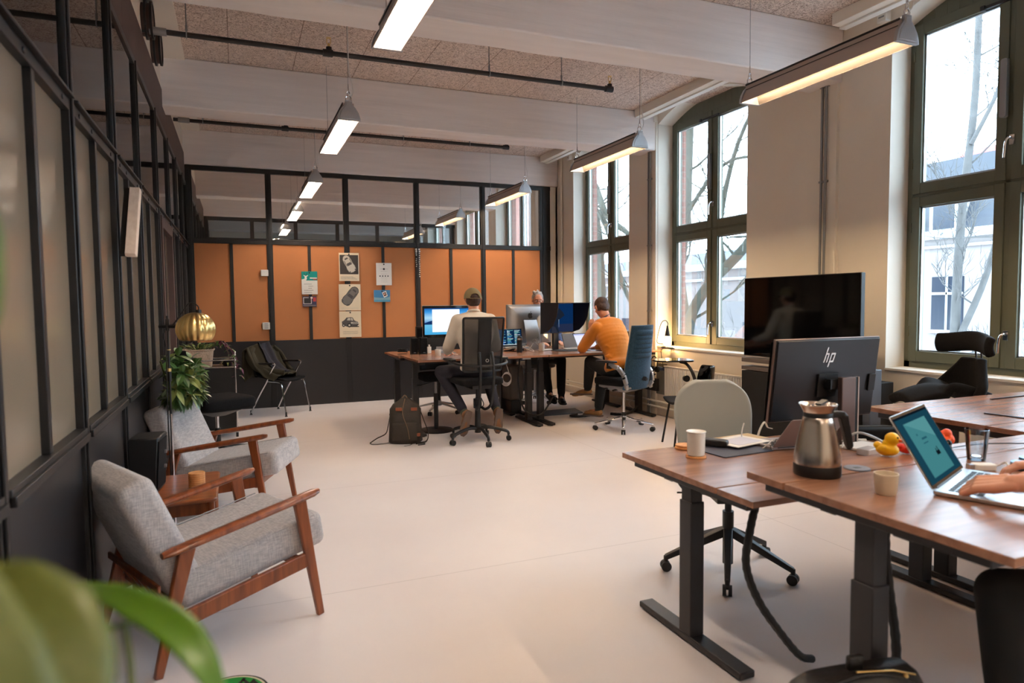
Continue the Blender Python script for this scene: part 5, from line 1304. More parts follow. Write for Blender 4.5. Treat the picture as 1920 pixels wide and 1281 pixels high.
t = allinone('black-framed desktop computer with blue wallpaper before the person in the cap', (2.47, 8.19, ZE), math.radians(0))
q = MB(); q.prism(rounded(.648,.40,.01),.002,frame((0,-.018,.40),(1,0,0),(0,0,1))); q.build('glass_bezel', M['black_gloss'], t)
def wp(s, w, h):
    s.rect(-w/2,-h/2,w/2,h/2,0); s.poly([(-w/2,-.02),(-.24,.0),(-.20,.01),(-.13,-.025),(-.13,-.04),(-w/2,-.04)],1); s.rect(-.20,-.135,.16,.15,2); s.rect(-.1,.10,.06,.102,3); s.rect(-w/2,h/2-.01,w/2,h/2,1)
screen(t, 'screen', .60, .335, (0,-.0205,.405), 0, wp, [sky_screen(), E_('hill',20,50,100), E_('window_white',255,255,255,1.15), E_('pale',200,205,215)])
q = MB(); q.b2(-.325,.325,-.02,-.018,.085,.20); q.build('chin', M['black_pl'], t)
t = allinone('silver desktop computer seen from behind with a black apple mark', (3.515, 8.00, ZE), math.radians(3), True)
# the computer faces the far side (away from the camera): rotate 180
t.rotation_euler.z = math.radians(183-3)
t.location = (3.63, 8.24, ZE)
def apple(s, w, h):
    pts = [(0,.030),(.012,.036),(.024,.033),(.030,.022),(.024,.013),(.0225,.003),(.026,-.008),(.033,-.014),(.026,-.030),(.014,-.040),(.002,-.036),(-.012,-.040),(-.024,-.030),(-.032,-.012),(-.033,.006),(-.028,.024),(-.016,.035)]
    s.poly(pts, 0); s.poly([(.0,.040),(.004,.052),(.014,.060),(.014,.048),(.008,.041)], 0)
s_ = Sheet(None); apple(s_,0,0); o = s_.q.build('logo', [INK], t, smooth=False, fix=False); o.location = (0,.046,.455); o.rotation_euler = (0,0,PI)
# small display of the code laptop
def laptop(label, loc, rz, w=.31, d=.22, openang=110, body=None, scr=None, smats=None, cat='laptop'):
    body = body or M['alu']
    t = thing('laptop', label, cat, loc, rz)
    q = MB(); q.prism(rounded(w,d,.012),.012,Matrix.Translation((0,0,.002))); q.build('base', body, t, bev=.002)
    q = MB()
    for r_ in range(5):
        for k in range(13): q.box((-.40*w+k*w*.0665, d*.33-r_*.019, .0148),(.0165,.0155,.0012))
    q.build('keyboard', M['black_pl'], t)
    q = MB(); q.box((0,-d*.29,.0145),(.10,.06,.0008)); q.build('trackpad', body, t)
    a = math.radians(openang-90); L = d
    hinge = V((0,d/2-.002,.016)); Mx = Matrix.Translation(hinge) @ Matrix.Rotation(-a,4,'X')
    q = MB(); q.prism(rounded(w,L,.012,cy=L/2),.004,frame((0,.004,0),(1,0,0),(0,0,1))); q.xf(Mx); q.build('lid', body, t, bev=.0015)
    q = MB(); q.box((0,-.0008,L/2),(w-.003,.001,L-.004)); q.xf(Mx); q.build('bezel', M['black_gloss'], t)
    q = MB(); q.cyl((-w*.4,d/2-.002,.013),(w*.4,d/2-.002,.013),.005,n=8); q.build('hinge', M['black_pl'], t)
    if scr:
        s = Sheet(None); scr(s, w-.018, L-.022); 
        for i in range(len(s.q.v)): s.q.v[i] = Mx @ (s.q.v[i]+V((0,-.001,L/2)))
        s.q.build('screen', smats, t, smooth=False, fix=False)
    return t
def code(s, w, h):
    random.seed(5); s.rect(-w/2,-h/2,w/2,h/2,0); s.rect(-w/2,-h/2,-w/2+.07,h/2,1)
    for c_ in range(3):
        for k in range(20):
            x0 = -w/2+.012+c_*.10; z = h/2-.014-k*.0095; l = random.uniform(.02,.085); s.rect(x0,z,x0+l,z+.004,random.choice([2,3,4,2]))
    s.rect(-.04,.06,-.034,.09,4); s.rect(-w/2,-h/2,w/2,-h/2+.006,4)
t = laptop('laptop with lines of code on a dark screen, right of the mesh chair', (3.25, 7.86, ZE if False else .905), 0, .33, .22, 97, None, code, [E_('code_bg',14,40,70), E_('code_side',30,90,170), E_('code_a',120,200,200), E_('code_b',90,160,220), E_('code_c',225,235,240)])
t = thing('laptop_stand', 'low silver riser under the laptop with code', 'stand', (3.25, 7.80, ZD))
q = MB(); q.b2(-.155,.155,.02,.09,.036,.042); q.b2(-.155,-.15,.02,.09,0,.04); q.b2(.15,.155,.02,.09,0,.04); q.b2(-.155,.155,-.06,.02,.036,.042); q.build('riser', M['alu'], t, bev=.002)
# hooded monitor
t = thing('hooded_monitor', 'large monitor with black side hood and dark blue picture, before the person in mustard', 'monitor', (3.80, 7.715, ZE), math.radians(23))
q = MB(); q.box((0,0,.425),(.60,.03,.38)); q.build('panel', M['black_pl'], t, bev=.004)
q = MB(); prof = [(.015,.622),(-.28,.622),(-.278,.58),(-.25,.45),(-.19,.34),(-.11,.27),(.015,.235)]
for sx in (-.305,.305): q.prism(prof,.006,Matrix(((0,0,1,sx-.003),(1,0,0,.0),(0,1,0,0),(0,0,0,1))))
q.b2(-.308,.308,-.30,.01,.618,.624); q.build('hood', M['charcoal'], t)
def cat_(s, w, h):
    s.rect(-w/2,-h/2,w/2,h/2,0); s.rect(-w/2,-h/2,w/2,-h/2+.10,3)
    s.poly([(-.16,-.19+.0),(-.15,-.02),(-.10,.04),(-.10,.09),(-.05,.14),(.02,.12),(.09,.07),(.12,.03),(.06,.0),(.0,-.03),(-.03,-.10),(.02,-.19)],1); s.poly([(.0,-.02),(.012,-.02),(.01,-.12),(.004,-.12)],2); s.poly([(-.12,-.1),(-.06,-.12),(-.02,-.19),(-.14,-.19)],4)
screen(t, 'screen', .585, .36, (0,-.0165,.43), 0, cat_, [E_('deep_blue',10,42,84), E_('rock',26,34,48), E_('spark',120,140,160), E_('dusk',34,44,72), E_('rock_b',44,46,58)])
q = MB(); q.bar((0,.04,.0),(0,.04,.40),.10,.03,up=(0,1,0)); q.box((0,.02,.006),(.24,.20,.012)); q.build('stand', M['black_pl'], t, bev=.003)
def whites(s, w, h): s.rect(-w/2,-h/2,w/2,h/2,0); s.rect(-w/2,h/2-.02,w/2,h/2,1)
t = laptop('silver laptop with a blank white screen beside the mustard sweater', (4.19, 7.45, ZD), math.radians(12), .34, .23, 122, M['alu'], whites, [E_('white_page',236,238,255), E_('lilac_bar',190,196,240)])
def towerspk(label, x, y, z, w, h):
    t = thing('speaker', label, 'speaker', (x, y, z)); q = MB(); q.prism(rounded(w,w*1.1,.018),h); q.build('cabinet', M['black_pl'], t, bev=.003)
    q = MB(); q.box((0,-w*.56,h*.5),(w*.86,.006,h*.86)); q.build('grille', M['black_fab'], t)
    q = MB(); q.box((0,-w*.58,.02),(.03,.003,.006)); q.build('badge', M['galv'], t)
towerspk('left one of the two black table speakers on the far desk', 2.035, 8.20, ZE, .085, .205)
towerspk('right one of the two black table speakers, next to the lit screen', 2.145, 8.17, ZE, .095, .21)
towerspk('small black speaker behind the pair of table speakers', 2.20, 8.58, ZE, .08, .33)
def cup(label, loc, r0, r1, h, m, name='cup', handle=False, cat='cup', wall=.004, group=None):
    t = thing(name, label, cat, loc); q = MB(); q.lathe([(.001,0),(r0*.92,0),(r0,.004),(r1,h),(r1-wall,h),(r0-wall,.008),(.001,.008)]); q.build('body', m, t)
    if handle:
        q = MB(); q.tube(catmull([(r1*.95,0,h*.8),(r1+.022,0,h*.75),(r1+.024,0,h*.4),(r0*.98,0,h*.25)],5),.005,8); q.build('handle', m, t)
    return t
cup('white mug at the left elbow of the person in the cap', (2.175, 7.60, ZD), .034, .036, .075, M['ceramic'])
t = cup('white pen cup with pens beside the hooded monitor', (3.575, 7.72, ZD), .036, .040, .095, M['ceramic'], 'pen_cup', cat='pen cup')
for k, (a, l, m_) in enumerate(((-.5,.17,M['galv']),(-.3,.19,M['charcoal']),(.15,.16,M['galv']),(-.65,.15,M['galv']))):
    o = MB(); o.cyl((0,0,.01),(math.sin(a)*l,.01*k-.01,l*math.cos(a)),.0035,n=8); pn = o.build('pen', m_, None); pn.location = (3.575,7.72,ZD); tag(pn, 'thin pens standing in the white cup beside the hooded monitor', 'pen', 'pens in the white cup')
t = thing('travel_tumbler', 'black travel tumbler with silver rim on the far desk', 'tumbler', (3.22, 7.60, ZD))
q = MB(); q.cyl((0,0,0),(0,0,.155),.035,n=24); q.build('body', M['black_pl'], t); q = MB(); q.cyl((0,0,.155),(0,0,.178),.034,n=24); q.build('rim', M['steel'], t); q = MB(); q.lathe([(.033,.178),(.030,.192),(.015,.205),(.001,.206)]); q.build('lid', M['black_pl'], t)
t = thing('bottle', 'small white bottle beside the black speakers', 'bottle', (2.175, 7.99, ZD)); q = MB(); q.prism(rounded(.05,.03,.012),.085); q.build('body', M['white'], t, bev=.004); q = MB(); q.cyl((0,0,.085),(0,0,.11),.011,n=12); q.build('cap', M['white'], t)
t = thing('cable_coil', 'black coiled cable left of the table speakers', 'cable', (1.95, 8.45, ZE)); q = MB(); q.tube([(.06*math.cos(a)*(1+.04*math.sin(3*a)),.045*math.sin(a),.012+.0025*a) for a in [k*PI/8 for k in range(44)]],.007,8); q.build('coil', M['black_pl'], t)
def loose(name, label, cat, pts, r, m, k=8):
    o = MB(); o.tube(catmull(pts, k), r, 8); c_ = o.build(name, m, None); return tag(c_, label, cat)
loose('cable','white cables looping behind the mug on the far desk','cable',[(2.20,7.75,ZD+.01),(2.30,7.80,ZD+.05),(2.40,7.72,ZD+.008),(2.30,7.62,ZD+.02),(2.42,7.60,ZD+.006)],.004,M['cable_w'])
loose('cable','white cable loops beside the black tumbler','cable',[(3.30,7.80,ZD+.006),(3.36,7.72,ZD+.07),(3.44,7.66,ZD+.006),(3.36,7.60,ZD+.02),(3.30,7.70,ZD+.06),(3.42,7.78,ZD+.02),(3.50,7.80,ZD+.10)],.004,M['cable_w'])
loose('cable','black cable bundle behind the silver laptop riser','cable',[(3.12,7.92,ZE+.012),(3.25,7.97,ZE+.02),(3.36,7.95,ZE+.05),(3.44,7.97,ZE+.012),(3.40,8.03,ZE+.02)],.012,M['black_pl'])
t = thing('desk_mat', 'dark mat under the hooded monitor', 'mat', (3.90, 7.60, ZD)); q = MB(); q.prism(rounded(.42,.30,.1),.006); q.build('mat', M['charcoal'], t)
for i,(x,y,rz,l) in enumerate(((3.68,7.80,.3,'white papers left of the hooded monitor foot'),(4.06,7.80,-.2,'white papers right of the hooded monitor foot'),(4.02,7.20,.15,'white sheet under the elbow of the person in mustard'))):
    t = thing('paper', l, 'paper', (x,y,ZD+(.006 if i < 2 else 0)), rz); q = MB(); q.box((0,0,.002),(.21,.16,.004)); q.build('sheet', M['paper'], t)
t = thing('snack_wrapper', 'small orange and white wrapper beside the white mug', 'wrapper', (2.27, 7.52, ZD)); q = MB(); q.grid(lambda u,v: V((.09*u-.045,.05*v-.025,.008+.006*math.sin(u*9)*math.cos(v*7))),8,6); q.build('foil', mat('wrapper', rgb(206,120,90), .5), t, solid=.002)
t = thing('monitor', 'small dark monitor edge behind the silver laptop, at the grey-haired person', 'monitor', (4.18, 8.12, ZE), math.radians(200)); q = MB(); q.box((0,0,.11),(.26,.012,.19),M=Matrix.Rotation(.3,4,'X')); q.box((0,-.02,.006),(.18,.10,.012)); q.build('panel', M['taupe'], t, bev=.003)
# cables and cable worms under the far desks
def worm(label, pts, r=.017, m=None):
    t = thing('cable_sleeve', label, 'cable', pts[0]); o = V(pts[0]); P_ = [V(p)-o for p in catmull(pts, 8)]
    q = MB(); n = len(P_); q.tube(P_, [r*(1.06 if k % 2 else .94) for k in range(n)], 10); q.build('sleeve', m or M['black_pl'], t); return t
worm('black cable sleeve hanging between the two far desks', [(3.20,7.55,.82),(3.16,7.50,.45),(3.22,7.45,.16),(3.42,7.42,.10),(3.60,7.45,.30)], .011)
worm('black cable sleeve curling on the floor under the mustard-sweater desk', [(4.05,7.66,.02),(3.92,7.60,.018),(4.0,7.50,.02),(4.25,7.55,.03),(4.5,7.75,.10),(4.60,7.9,.55),(4.6,7.9,.80)], .015)
worm('thick black cable running from the wall socket to the floor by the radiator', [(4.93,7.52,.33),(4.90,7.50,.20),(4.80,7.46,.06),(4.6,7.42,.02),(4.45,7.5,.02)], .018)
t = thing('cable_coil', 'coil of white cable hanging under the far desk', 'cable', (2.97, 7.42, .58)); q = MB()
for k in range(4): q.tube([(.055*math.cos(a)*(1+.06*k),.008*k-.01,.065*math.sin(a)*(1+.05*k)-.01*k) for a in [j*PI/10 for j in range(20)]],.004,6,closed=True)
q.tube(catmull([(.03,0,.06),(.0,0,.15),(-.03,.02,.24)],5),.004,6); q.build('coil', M['cable_w'], t)
t = thing('pc_tower', 'grey computer tower standing under the far desks', 'computer', (3.36, 8.28, 0), .1); q = MB(); q.box((0,0,.42),(.20,.42,.46)); q.build('case', M['taupe'], t, bev=.03, seg=4); q = MB(); q.box((0,0,.10),(.16,.36,.18)); q.build('stand', M['black_pl'], t, bev=.01)
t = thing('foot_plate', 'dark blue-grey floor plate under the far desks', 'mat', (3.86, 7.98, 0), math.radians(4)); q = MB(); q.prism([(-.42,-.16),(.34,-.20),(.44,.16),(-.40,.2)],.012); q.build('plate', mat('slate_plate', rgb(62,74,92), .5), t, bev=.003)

# ------------------------------------------------------------------ backpack
t = thing('backpack', 'dark waxed-canvas backpack with tan leather patches on the floor', 'backpack', (1.62, 6.96, 0), math.radians(-18))
q = MB()
rings = []
for z, w, d, yo in ((0,.15,.085,0),(.02,.172,.10,0),(.12,.178,.105,0),(.26,.170,.10,.0),(.36,.160,.085,.01),(.41,.135,.06,.02),(.45,.075,.035,.03),(.49,.018,.012,.035)):
    rings.append([(w*math.copysign(abs(math.cos(a))**.6,math.cos(a))+.006*math.sin(z*40+a*3), yo+d*math.copysign(abs(math.sin(a))**.7,math.sin(a))+.005*math.sin(z*31+a*5), z) for a in [2*PI*k/36 for k in range(36)]])
q.loft(rings); q.build('body', M['canvas'], t, ang=70)
q = MB(); q.grid(lambda u,v: V(((u-.5)*.27*(1+.02*math.sin(v*9)), -.098-.022*math.sin(PI*u)**.5*math.sin(PI*min(1,v*1.0))**.5, .03+.20*v)),16,12); q.build('front_pocket', M['canvas'], t, solid=.01)
for (x,z) in ((-.06,.37),(.10,.37),(.13,.10)):
    q = MB(); q.box((x,-.098+.05*(z > .3)*.3,z),(.065,.02,.035)); q.build('leather_patch', M['leather'], t, bev=.004)
q = MB(); q.tube(catmull([(.0,.0,.47),(-.02,-.09,.33),(.03,-.125,.18),(.05,-.125,.06)],6),.004,6); q.tube(catmull([(-.03,.01,.48),(.0,-.02,.51),(.02,.02,.48)],5),.006,6); q.build('drawstring', mat('cord', rgb(120,96,74), .8), t)
def strap(pts, w=.022):
    q = MB(); P_ = catmull(pts,6); q.tube(P_, w, 8, flat=.22); return q
strap([(-.16,.02,.30),(-.185,.03,.18),(-.21,0,.10),(-.30,-.02,.055),(-.37,-.05,.012)]).build('shoulder_strap', M['canvas'], t)
strap([(.16,.02,.33),(.20,.0,.22),(.24,-.02,.10),(.22,-.06,.02),(.12,-.12,.012)]).build('shoulder_strap', M['canvas'], t)
for pts in ([(-.37,-.05,.012),(-.33,-.09,.006),(-.22,-.07,.008),(-.15,-.06,.02)],[(.08,-.12,.01),(.05,-.17,.004),(.0,-.20,.004)],[(.15,-.09,.02),(.21,-.13,.006),(.14,-.17,.004)]):
    strap(pts,.007).build('webbing', M['black_pl'], t)

# ------------------------------------------------------------------ window side
t = thing('work_lamp', 'lit cage work lamp hanging beside the middle window', 'lamp', (4.955, 6.965, 1.0))
q = MB(); q.tube(catmull([(.0,.0,.165),(.02,.02,.20),(.01,.06,.235),(.0,.13,.20),(.0,.20,.06),(-.01,.21,-.04),(-.02,.14,-.06),(-.06,.02,-.055)],7),.005,6); q.build('cord', M['black_pl'], t)
q = MB(); q.lathe([(.028,.04),(.032,.05),(.026,.08),(.016,.13),(.010,.17),(.001,.172)]); q.build('socket', M['black_pl'], t)
q = MB(); q.lathe([(.001,-.075),(.018,-.07),(.027,-.045),(.026,-.01),(.014,.03),(.013,.04)]); q.build('bulb', emit('warm_bulb', (1,.58,.22,1), 150), t)
q = MB()
for k in range(8):
    a = k*PI/4; c_, s_2 = math.cos(a), math.sin(a); q.tube([(.030*c_,.030*s_2,.045),(.045*c_,.045*s_2,.02),(.045*c_,.045*s_2,-.06),(.02*c_,.02*s_2,-.10)],.002,5)
for z in (.02,-.02,-.06): q.tube([(.046*math.cos(a),.046*math.sin(a),z) for a in [k*PI/10 for k in range(20)]],.002,5,closed=True)
q.build('cage', M['galv'], t)
q = MB(); q.lathe([(.001,-.112),(.04,-.11),(.046,-.10),(.001,-.10)]); q.build('cage_base', M['black_pl'], t)
t = thing('cable_coil', 'black cable coil on the sill beneath the work lamp', 'cable', (4.90, 6.88, .892)); q = MB()
for k in range(4): q.tube([(.035*math.cos(a)+.005*k,.13*math.sin(a)*(1-.1*k)+.01*k,.006+.004*k) for a in [j*PI/10 for j in range(20)]],.005,6,closed=True)
q.build('coil', M['black_pl'], t)
loose('cable','thin black cable hanging from the sill down to the radiator valve','cable',[(4.90,6.98,.885),(4.93,7.06,.86),(4.95,7.08,.76),(4.93,7.02,.68),(4.94,7.04,.62)],.004,M['black_pl'])
t = thing('radiator', 'cream panel radiator under the middle window', 'radiator', (4.955, 6.25, .26))
q = MB(); q.b2(.0,.03,-.78,.78,0,.40)
for k in range(38): q.b2(-.012,.0,-.76+.0405*k,-.76+.0405*k+.022,.02,.38)
q.build('panel', M['white'], t, bev=.003)
q = MB(); q.b2(-.014,.034,-.79,.79,.395,.405); q.build('top_grille', M['white'], t)
q = MB(); q.cyl((.01,.80,.36),(.01,.88,.36),.02,n=14); q.cyl((.01,.86,.36),(.01,.93,.36),.026,n=14); q.build('valve', mat('valve', rgb(90,110,150), .3, .6), t)
def hpipe(label, z, ya, yb, x=4.975, r=.013):
    t = thing('heating_pipe', label, 'pipe', (x, 0, z)); q = MB(); q.cyl((0,ya,0),(0,yb,0),r,n=10); q.build('pipe', M['white'], t)
    for y in (ya+.3,(ya+yb)/2,yb-.3):
        q = MB(); q.box((.025,y,0),(.05,.015,.03)); q.build('clip', M['galv'], t)
hpipe('upper cream heating pipe along the foot of the window wall', .19, 5.5, 10.1); hpipe('lower cream heating pipe along the foot of the window wall', .12, 5.5, 10.1)
t = thing('socket_box', 'grey wall box with plug sockets beside the radiator', 'socket', (4.98, 7.42, .40)); q = MB(); q.box((0,0,0),(.05,.42,.16)); q.build('trunking', M['charcoal'], t, bev=.004)
for y in (-.12,-.02,.1):
    q = MB(); q.cyl((-.02,y,-.02),(-.06,y,-.03),.018,n=12); q.build('plug', M['white'], t)
t = thing('wall_box', 'white box on the wall beneath the far desk end', 'box', (4.975, 7.62, .47)); q = MB(); q.box((0,0,0),(.05,.12,.12)); q.build('body', M['white'], t, bev=.006)
t = thing('wall_plate', 'grey painted panel on the wall behind the blue chair', 'panel', (5.02, 7.30, .48)); q = MB(); q.box((0,0,0),(.01,.46,.40)); q.build('plate', mat('grey_plate', rgb(118,116,112), .6), t)
loose('cable','tangled white cables on the floor below the wall sockets','cable',[(4.92,7.54,.37),(4.90,7.60,.22),(4.86,7.70,.10),(4.88,7.60,.04),(4.90,7.48,.09),(4.86,7.52,.20),(4.9,7.42,.37)],.005,M['cable_w'])
t = thing('headphones', 'black headphones hanging at the right end of the far desk', 'headphones', (4.82, 7.05, .70)); q = MB(); q.tube([(.0,.07*math.cos(a),.085*math.sin(a)) for a in [-.9+k*(PI+1.8)/20 for k in range(21)]],.007,8); q.build('band', M['black_pl'], t)
for s in (-1,1):
    q = MB(); q.cyl((-.012,s*.055,-.07),(.02,s*.055,-.075),.035,n=18); q.build('ear_cup', M['black_fab'], t)

# television on its cart
TX = 4.55
t = thing('television', 'large black flat television on a floor stand before the window wall', 'television', (TX, 4.49, 0))
q = MB(); q.b2(0,.045,-.655,.655,.945,1.69); q.build('casing', M['black_pl'], t, bev=.004)
q = MB(); q.b2(-.003,-.001,-.648,.648,.955,1.683); q.build('screen', M['black_gloss'], t, smooth=False)
q = MB(); q.b2(.045,.09,-.3,.3,1.0,1.45); q.build('rear_box', M['black_pl'], t, bev=.01)
t = thing('tv_cabinet', 'black media cabinet with two pale metal rails under the television', 'cabinet', (TX+.12, 4.49, 0))
q = MB(); q.b2(-.14,.26,-.66,.66,.06,.80); q.build('body', M['black_matt'], t, bev=.004)
q = MB(); q.b2(-.14,.0,-.665,.665,.885,.925); q.build('rail', M['taupe'], t, bev=.003); q = MB(); q.b2(-.14,.0,-.665,.665,.81,.845); q.build('rail', M['taupe'], t, bev=.003)
q = MB(); q.b2(-.02,.06,-.4,-.3,.78,1.2); q.b2(-.02,.06,.3,.4,.78,1.2); q.build('upright', M['black_pl'], t)
q = MB(); q.b2(-.15,.27,-.68,.68,.04,.07); q.build('plinth', M['charcoal'], t)
for (x,y) in ((-.1,-.6),(.22,-.6),(-.1,.6),(.22,.6)):
    q = MB(); q.cyl((x-.01,y,.022),(x+.01,y,.022),.022,n=14); q.build('caster', M['black_pl'], t)
t = thing('filing_box', 'blue-grey steel box beside the television cabinet', 'cabinet', (4.66, 3.79, 0)); q = MB(); q.b2(-.08,.04,-.035,.035,0,.92); q.build('body', mat('blue_grey_steel', rgb(92,98,108), .5), t, bev=.006); q = MB(); q.b2(-.085,-.08,-.03,.03,.5,.88); q.build('door', mat('blue_grey_door', rgb(84,90,100), .5), t)
# ------------------------------------------------------------------ near desks
ZN = .741
t = thing('computer_monitor', 'large black monitor seen from behind with silver letters on its back', 'monitor', (2.785, 2.56, ZN), math.radians(180-2))
# local: screen faces +? screen side is -Y local before rotation -> faces +Y world
tl = Matrix.Rotation(math.radians(-7), 4, 'X')
q = MB(); q.box((0,0,.332),(.68,.022,.42),M=tl); q.build('panel', M['charcoal'], t, bev=.004)
M['mon_back'] = mat('monitor_back', rgb(26,27,32), .32, var=(2,.05))
q = MB(); q.box((0,.014,.332),(.665,.012,.405),M=tl); q.build('rear_shell', M['mon_back'], t, bev=.003)
q = MB(); q.box((0,.0,.332),(.684,.016,.424),M=tl); q.build('edge_frame', mat('rose_aluminium', rgb(150,128,122), .3, .8), t, bev=.002)
q = MB(); q.box((0,-.0125,.332),(.70,.002,.40),M=tl); q.build('screen', M['black_gloss'], t)
for (x,z,w,h,n_) in ((.0,.30,.13,.12,'mount_plate'),(-.30,.30,.045,.09,'port_recess')):
    q = MB(); q.box((x,.021+.12*(.332-z),z),(w,.006,h),M=tl); q.build(n_, M['black_pl'], t, bev=.002)
q = MB(); q.b2(-.127,-.120,.078,.105,0,.345); q.build('stand_trim', M['lamp_shell'], t); q = MB(); q.cyl((0,.02,.30),(0,.055,.30),.03,n=18); q.box((-.03,.06,.31),(.12,.03,.05)); q.build('hinge', M['black_pl'], t)
q = MB(); q.b2(-.105,-.015,.075,.105,.0,.345); q.build('stand_column', mat('stand_metal', rgb(104,86,82), .35, .5), t, bev=.004)
q = MB(); q.b2(-.120,-.105,.080,.102,.0,.345); q.build('stand_groove', M['black_pl'], t)
q = MB(); q.b2(-.17,.07,-.10,.10,0,.012); q.build('stand_foot', M['charcoal'], t, bev=.004)
# slanted letters on the back
LT = mat('silver_letters', rgb(210,205,200), .25, .9)
q = MB(); sl = .28; yb = .0225; TL = Matrix.Translation((0,0,.332)) @ tl
def stroke(x0, z0, z1, w=.007):
    a_ = [(x0+z0*sl, z0),(x0+w+z0*sl, z0),(x0+w+z1*sl, z1),(x0+z1*sl, z1)]
    q.prism(a_, .002, TL @ Matrix(((-1,0,0,.0),(0,0,1,yb-.002),(0,1,0,.115),(0,0,0,1))))
stroke(-.032,-.026,.052); stroke(-.014,-.026,.022); stroke(-.026,.014,.022,.016)
stroke(.004,-.05,.022); stroke(.026,-.026,.022); stroke(.010,.014,.022,.018); stroke(.008,-.026,-.018,.018)
o = q.build('logo', LT, t, smooth=False)
# gooseneck of the monitor power cable
loose('cable','dark cable arching from the monitor foot beside the rubber duck','cable',[(2.66,2.33,.80),(2.74,2.30,.84),(2.82,2.20,.79),(2.80,2.05,.75),(2.72,2.0,.75)],.006,M['galv'])
def smug(s, w, h): pass
t = laptop('open grey laptop seen from behind, left of the carafe on the low desk', (2.575, 2.60, ZN), math.radians(172), .31, .215, 132, mat('space_grey', rgb(150,138,138), .45, .3))
t = cup('white mug on a wooden coaster on the low desk', (1.985, 2.56, ZN+.010), .040, .043, .112, M['ceramic'], 'mug', handle=True)
t.rotation_euler.z = math.radians(60)
q = MB(); q.lathe([(.042,.108),(.047,.112),(.045,.115),(.040,.112)]); q.build('rim', M['ceramic'], t)
for (x,y,z,l) in ((1.985,2.56,ZN,'round wooden coaster under the white mug'),(2.05,2.735,ZN,'round wooden coaster behind the white mug')):
    o = MB(); o.lathe([(.001,0),(.047,0),(.048,.004),(.046,.009),(.001,.009)]); c_ = o.build('coaster', M['bamboo'], None); c_.location = (x,y,z); tag(c_, l, 'coaster')
    if y > 2.7:
        o = MB(); o.lathe([(.001,.010),(.046,.010),(.047,.014),(.045,.019),(.001,.019)]); c_ = o.build('coaster', M['bamboo'], None); c_.location = (x+.006,y+.006,z); tag(c_, 'upper wooden coaster of the two behind the white mug', 'coaster')
t = thing('desk_mat', 'dark blue-grey leather mat on the low desk', 'mat', (2.24, 2.675, ZN), math.radians(4)); q = MB(); q.prism(rounded(.32,.36,.01),.004,Matrix.Translation((0,0,0))); q.build('mat', mat('mat_blue', rgb(48,50,66), .55), t)
t = thing('spectacle_case', 'black pouch lying on the leather mat', 'case', (2.20, 2.72, ZN+.004), math.radians(-52)); q = MB(); cushion(q,(0,0,.018),(.17,.06,.036)); q.build('pouch', M['black_leather'], t, ang=60); q = MB(); q.box((-.05,0,.034),(.04,.04,.002)); q.build('flap', M['galv'], t)
for i,(x,y,rz,l,m_) in enumerate(((2.36,2.70,.2,'white sheets on the mat beside the grey laptop',M['paper']),(2.42,2.745,.1,'tan envelope beneath the white sheets',mat('manila', rgb(200,172,130), .8)))):
    t = thing('paper', l, 'paper', (x,y,ZN+.0045+(.010 if i == 0 else .0)), rz); q = MB()
    if i == 0:
        q.box((0,0,.002),(.26,.19,.004)); q.build('sheets', m_, t); q = MB(); q.box((.0,-.01,.0046),(.18,.13,.0012)); q.build('top_sheet', mat('lilac_paper', rgb(198,196,206), .8), t)
    else:
        q.box((0,0,.004),(.30,.20,.008)); q.build('sheets', m_, t)
t = thing('sunglasses', 'clear-framed glasses folded beside the grey laptop', 'glasses', (2.44, 2.535, ZN), .5)
q = MB()
for s in (-1,1): q.tube([(s*.034+.026*math.cos(a),.004*math.sin(a),.022+.020*math.sin(a)) for a in [k*PI/9 for k in range(18)]],.003,6,closed=True)
q.tube([(-.01,0,.03),(.01,0,.03)],.003,6); q.build('frame', M['taupe'], t)
q = MB(); q.tube([(-.06,0,.035),(-.062,.03,.03),(.04,.05,.006)],.003,6); q.tube([(.06,0,.035),(.062,.03,.03),(-.04,.045,.006)],.003,6); q.build('temple', M['paper'], t)
t = thing('ribbon', 'pale ribbon bow standing behind the papers by the monitor corner', 'ribbon', (2.55, 2.775, ZN)); q = MB(); q.tube(catmull([(.0,.0,.0),(.02,.0,.05),(.05,0,.085),(.07,.0,.055),(.10,.0,.045)],5),.008,6,flat=.3); q.tube(catmull([(-.1,.0,.0),(-.105,.0,.04),(-.09,0,.09)],5),.0035,6); q.build('band', M['paper'], t)
for i,(x,y,rz,l) in enumerate(((2.86,2.38,.2,'white notebook right of the monitor stand'),(2.93,2.58,-.3,'open white booklet behind the monitor stand'))):
    t = thing('notebook', l, 'notebook', (x,y,ZN), rz); q = MB(); q.box((0,0,.006),(.20,.15,.012)); q.build('pages', M['paper'], t, bev=.002)
t = thing('pencil_case', 'black soft pouch behind the rubber duck', 'pouch', (3.10, 2.53, ZN), -.35); q = MB(); cushion(q,(0,0,.03),(.26,.14,.06)); q.build('pouch', M['black_fab'], t, ang=60); q = MB(); q.tube([(-.11,0,.062),(.11,0,.062)],.003,6); q.build('zip', M['charcoal'], t)
t = thing('plastic_box', 'clear plastic box with cables right of the monitor stand', 'box', (2.76, 2.27, ZN), .2); q = MB(); q.box((0,0,.015),(.10,.06,.03)); q.build('box', mat('clear_box', rgb(190,188,190), .2), t, bev=.004)
loose('cable','white cables strewn right of the monitor stand','cable',[(2.74,2.40,ZN+.006),(2.85,2.47,ZN+.03),(2.98,2.43,ZN+.006),(2.90,2.28,ZN+.02),(3.02,2.20,ZN+.006)],.003,M['cable_w'])
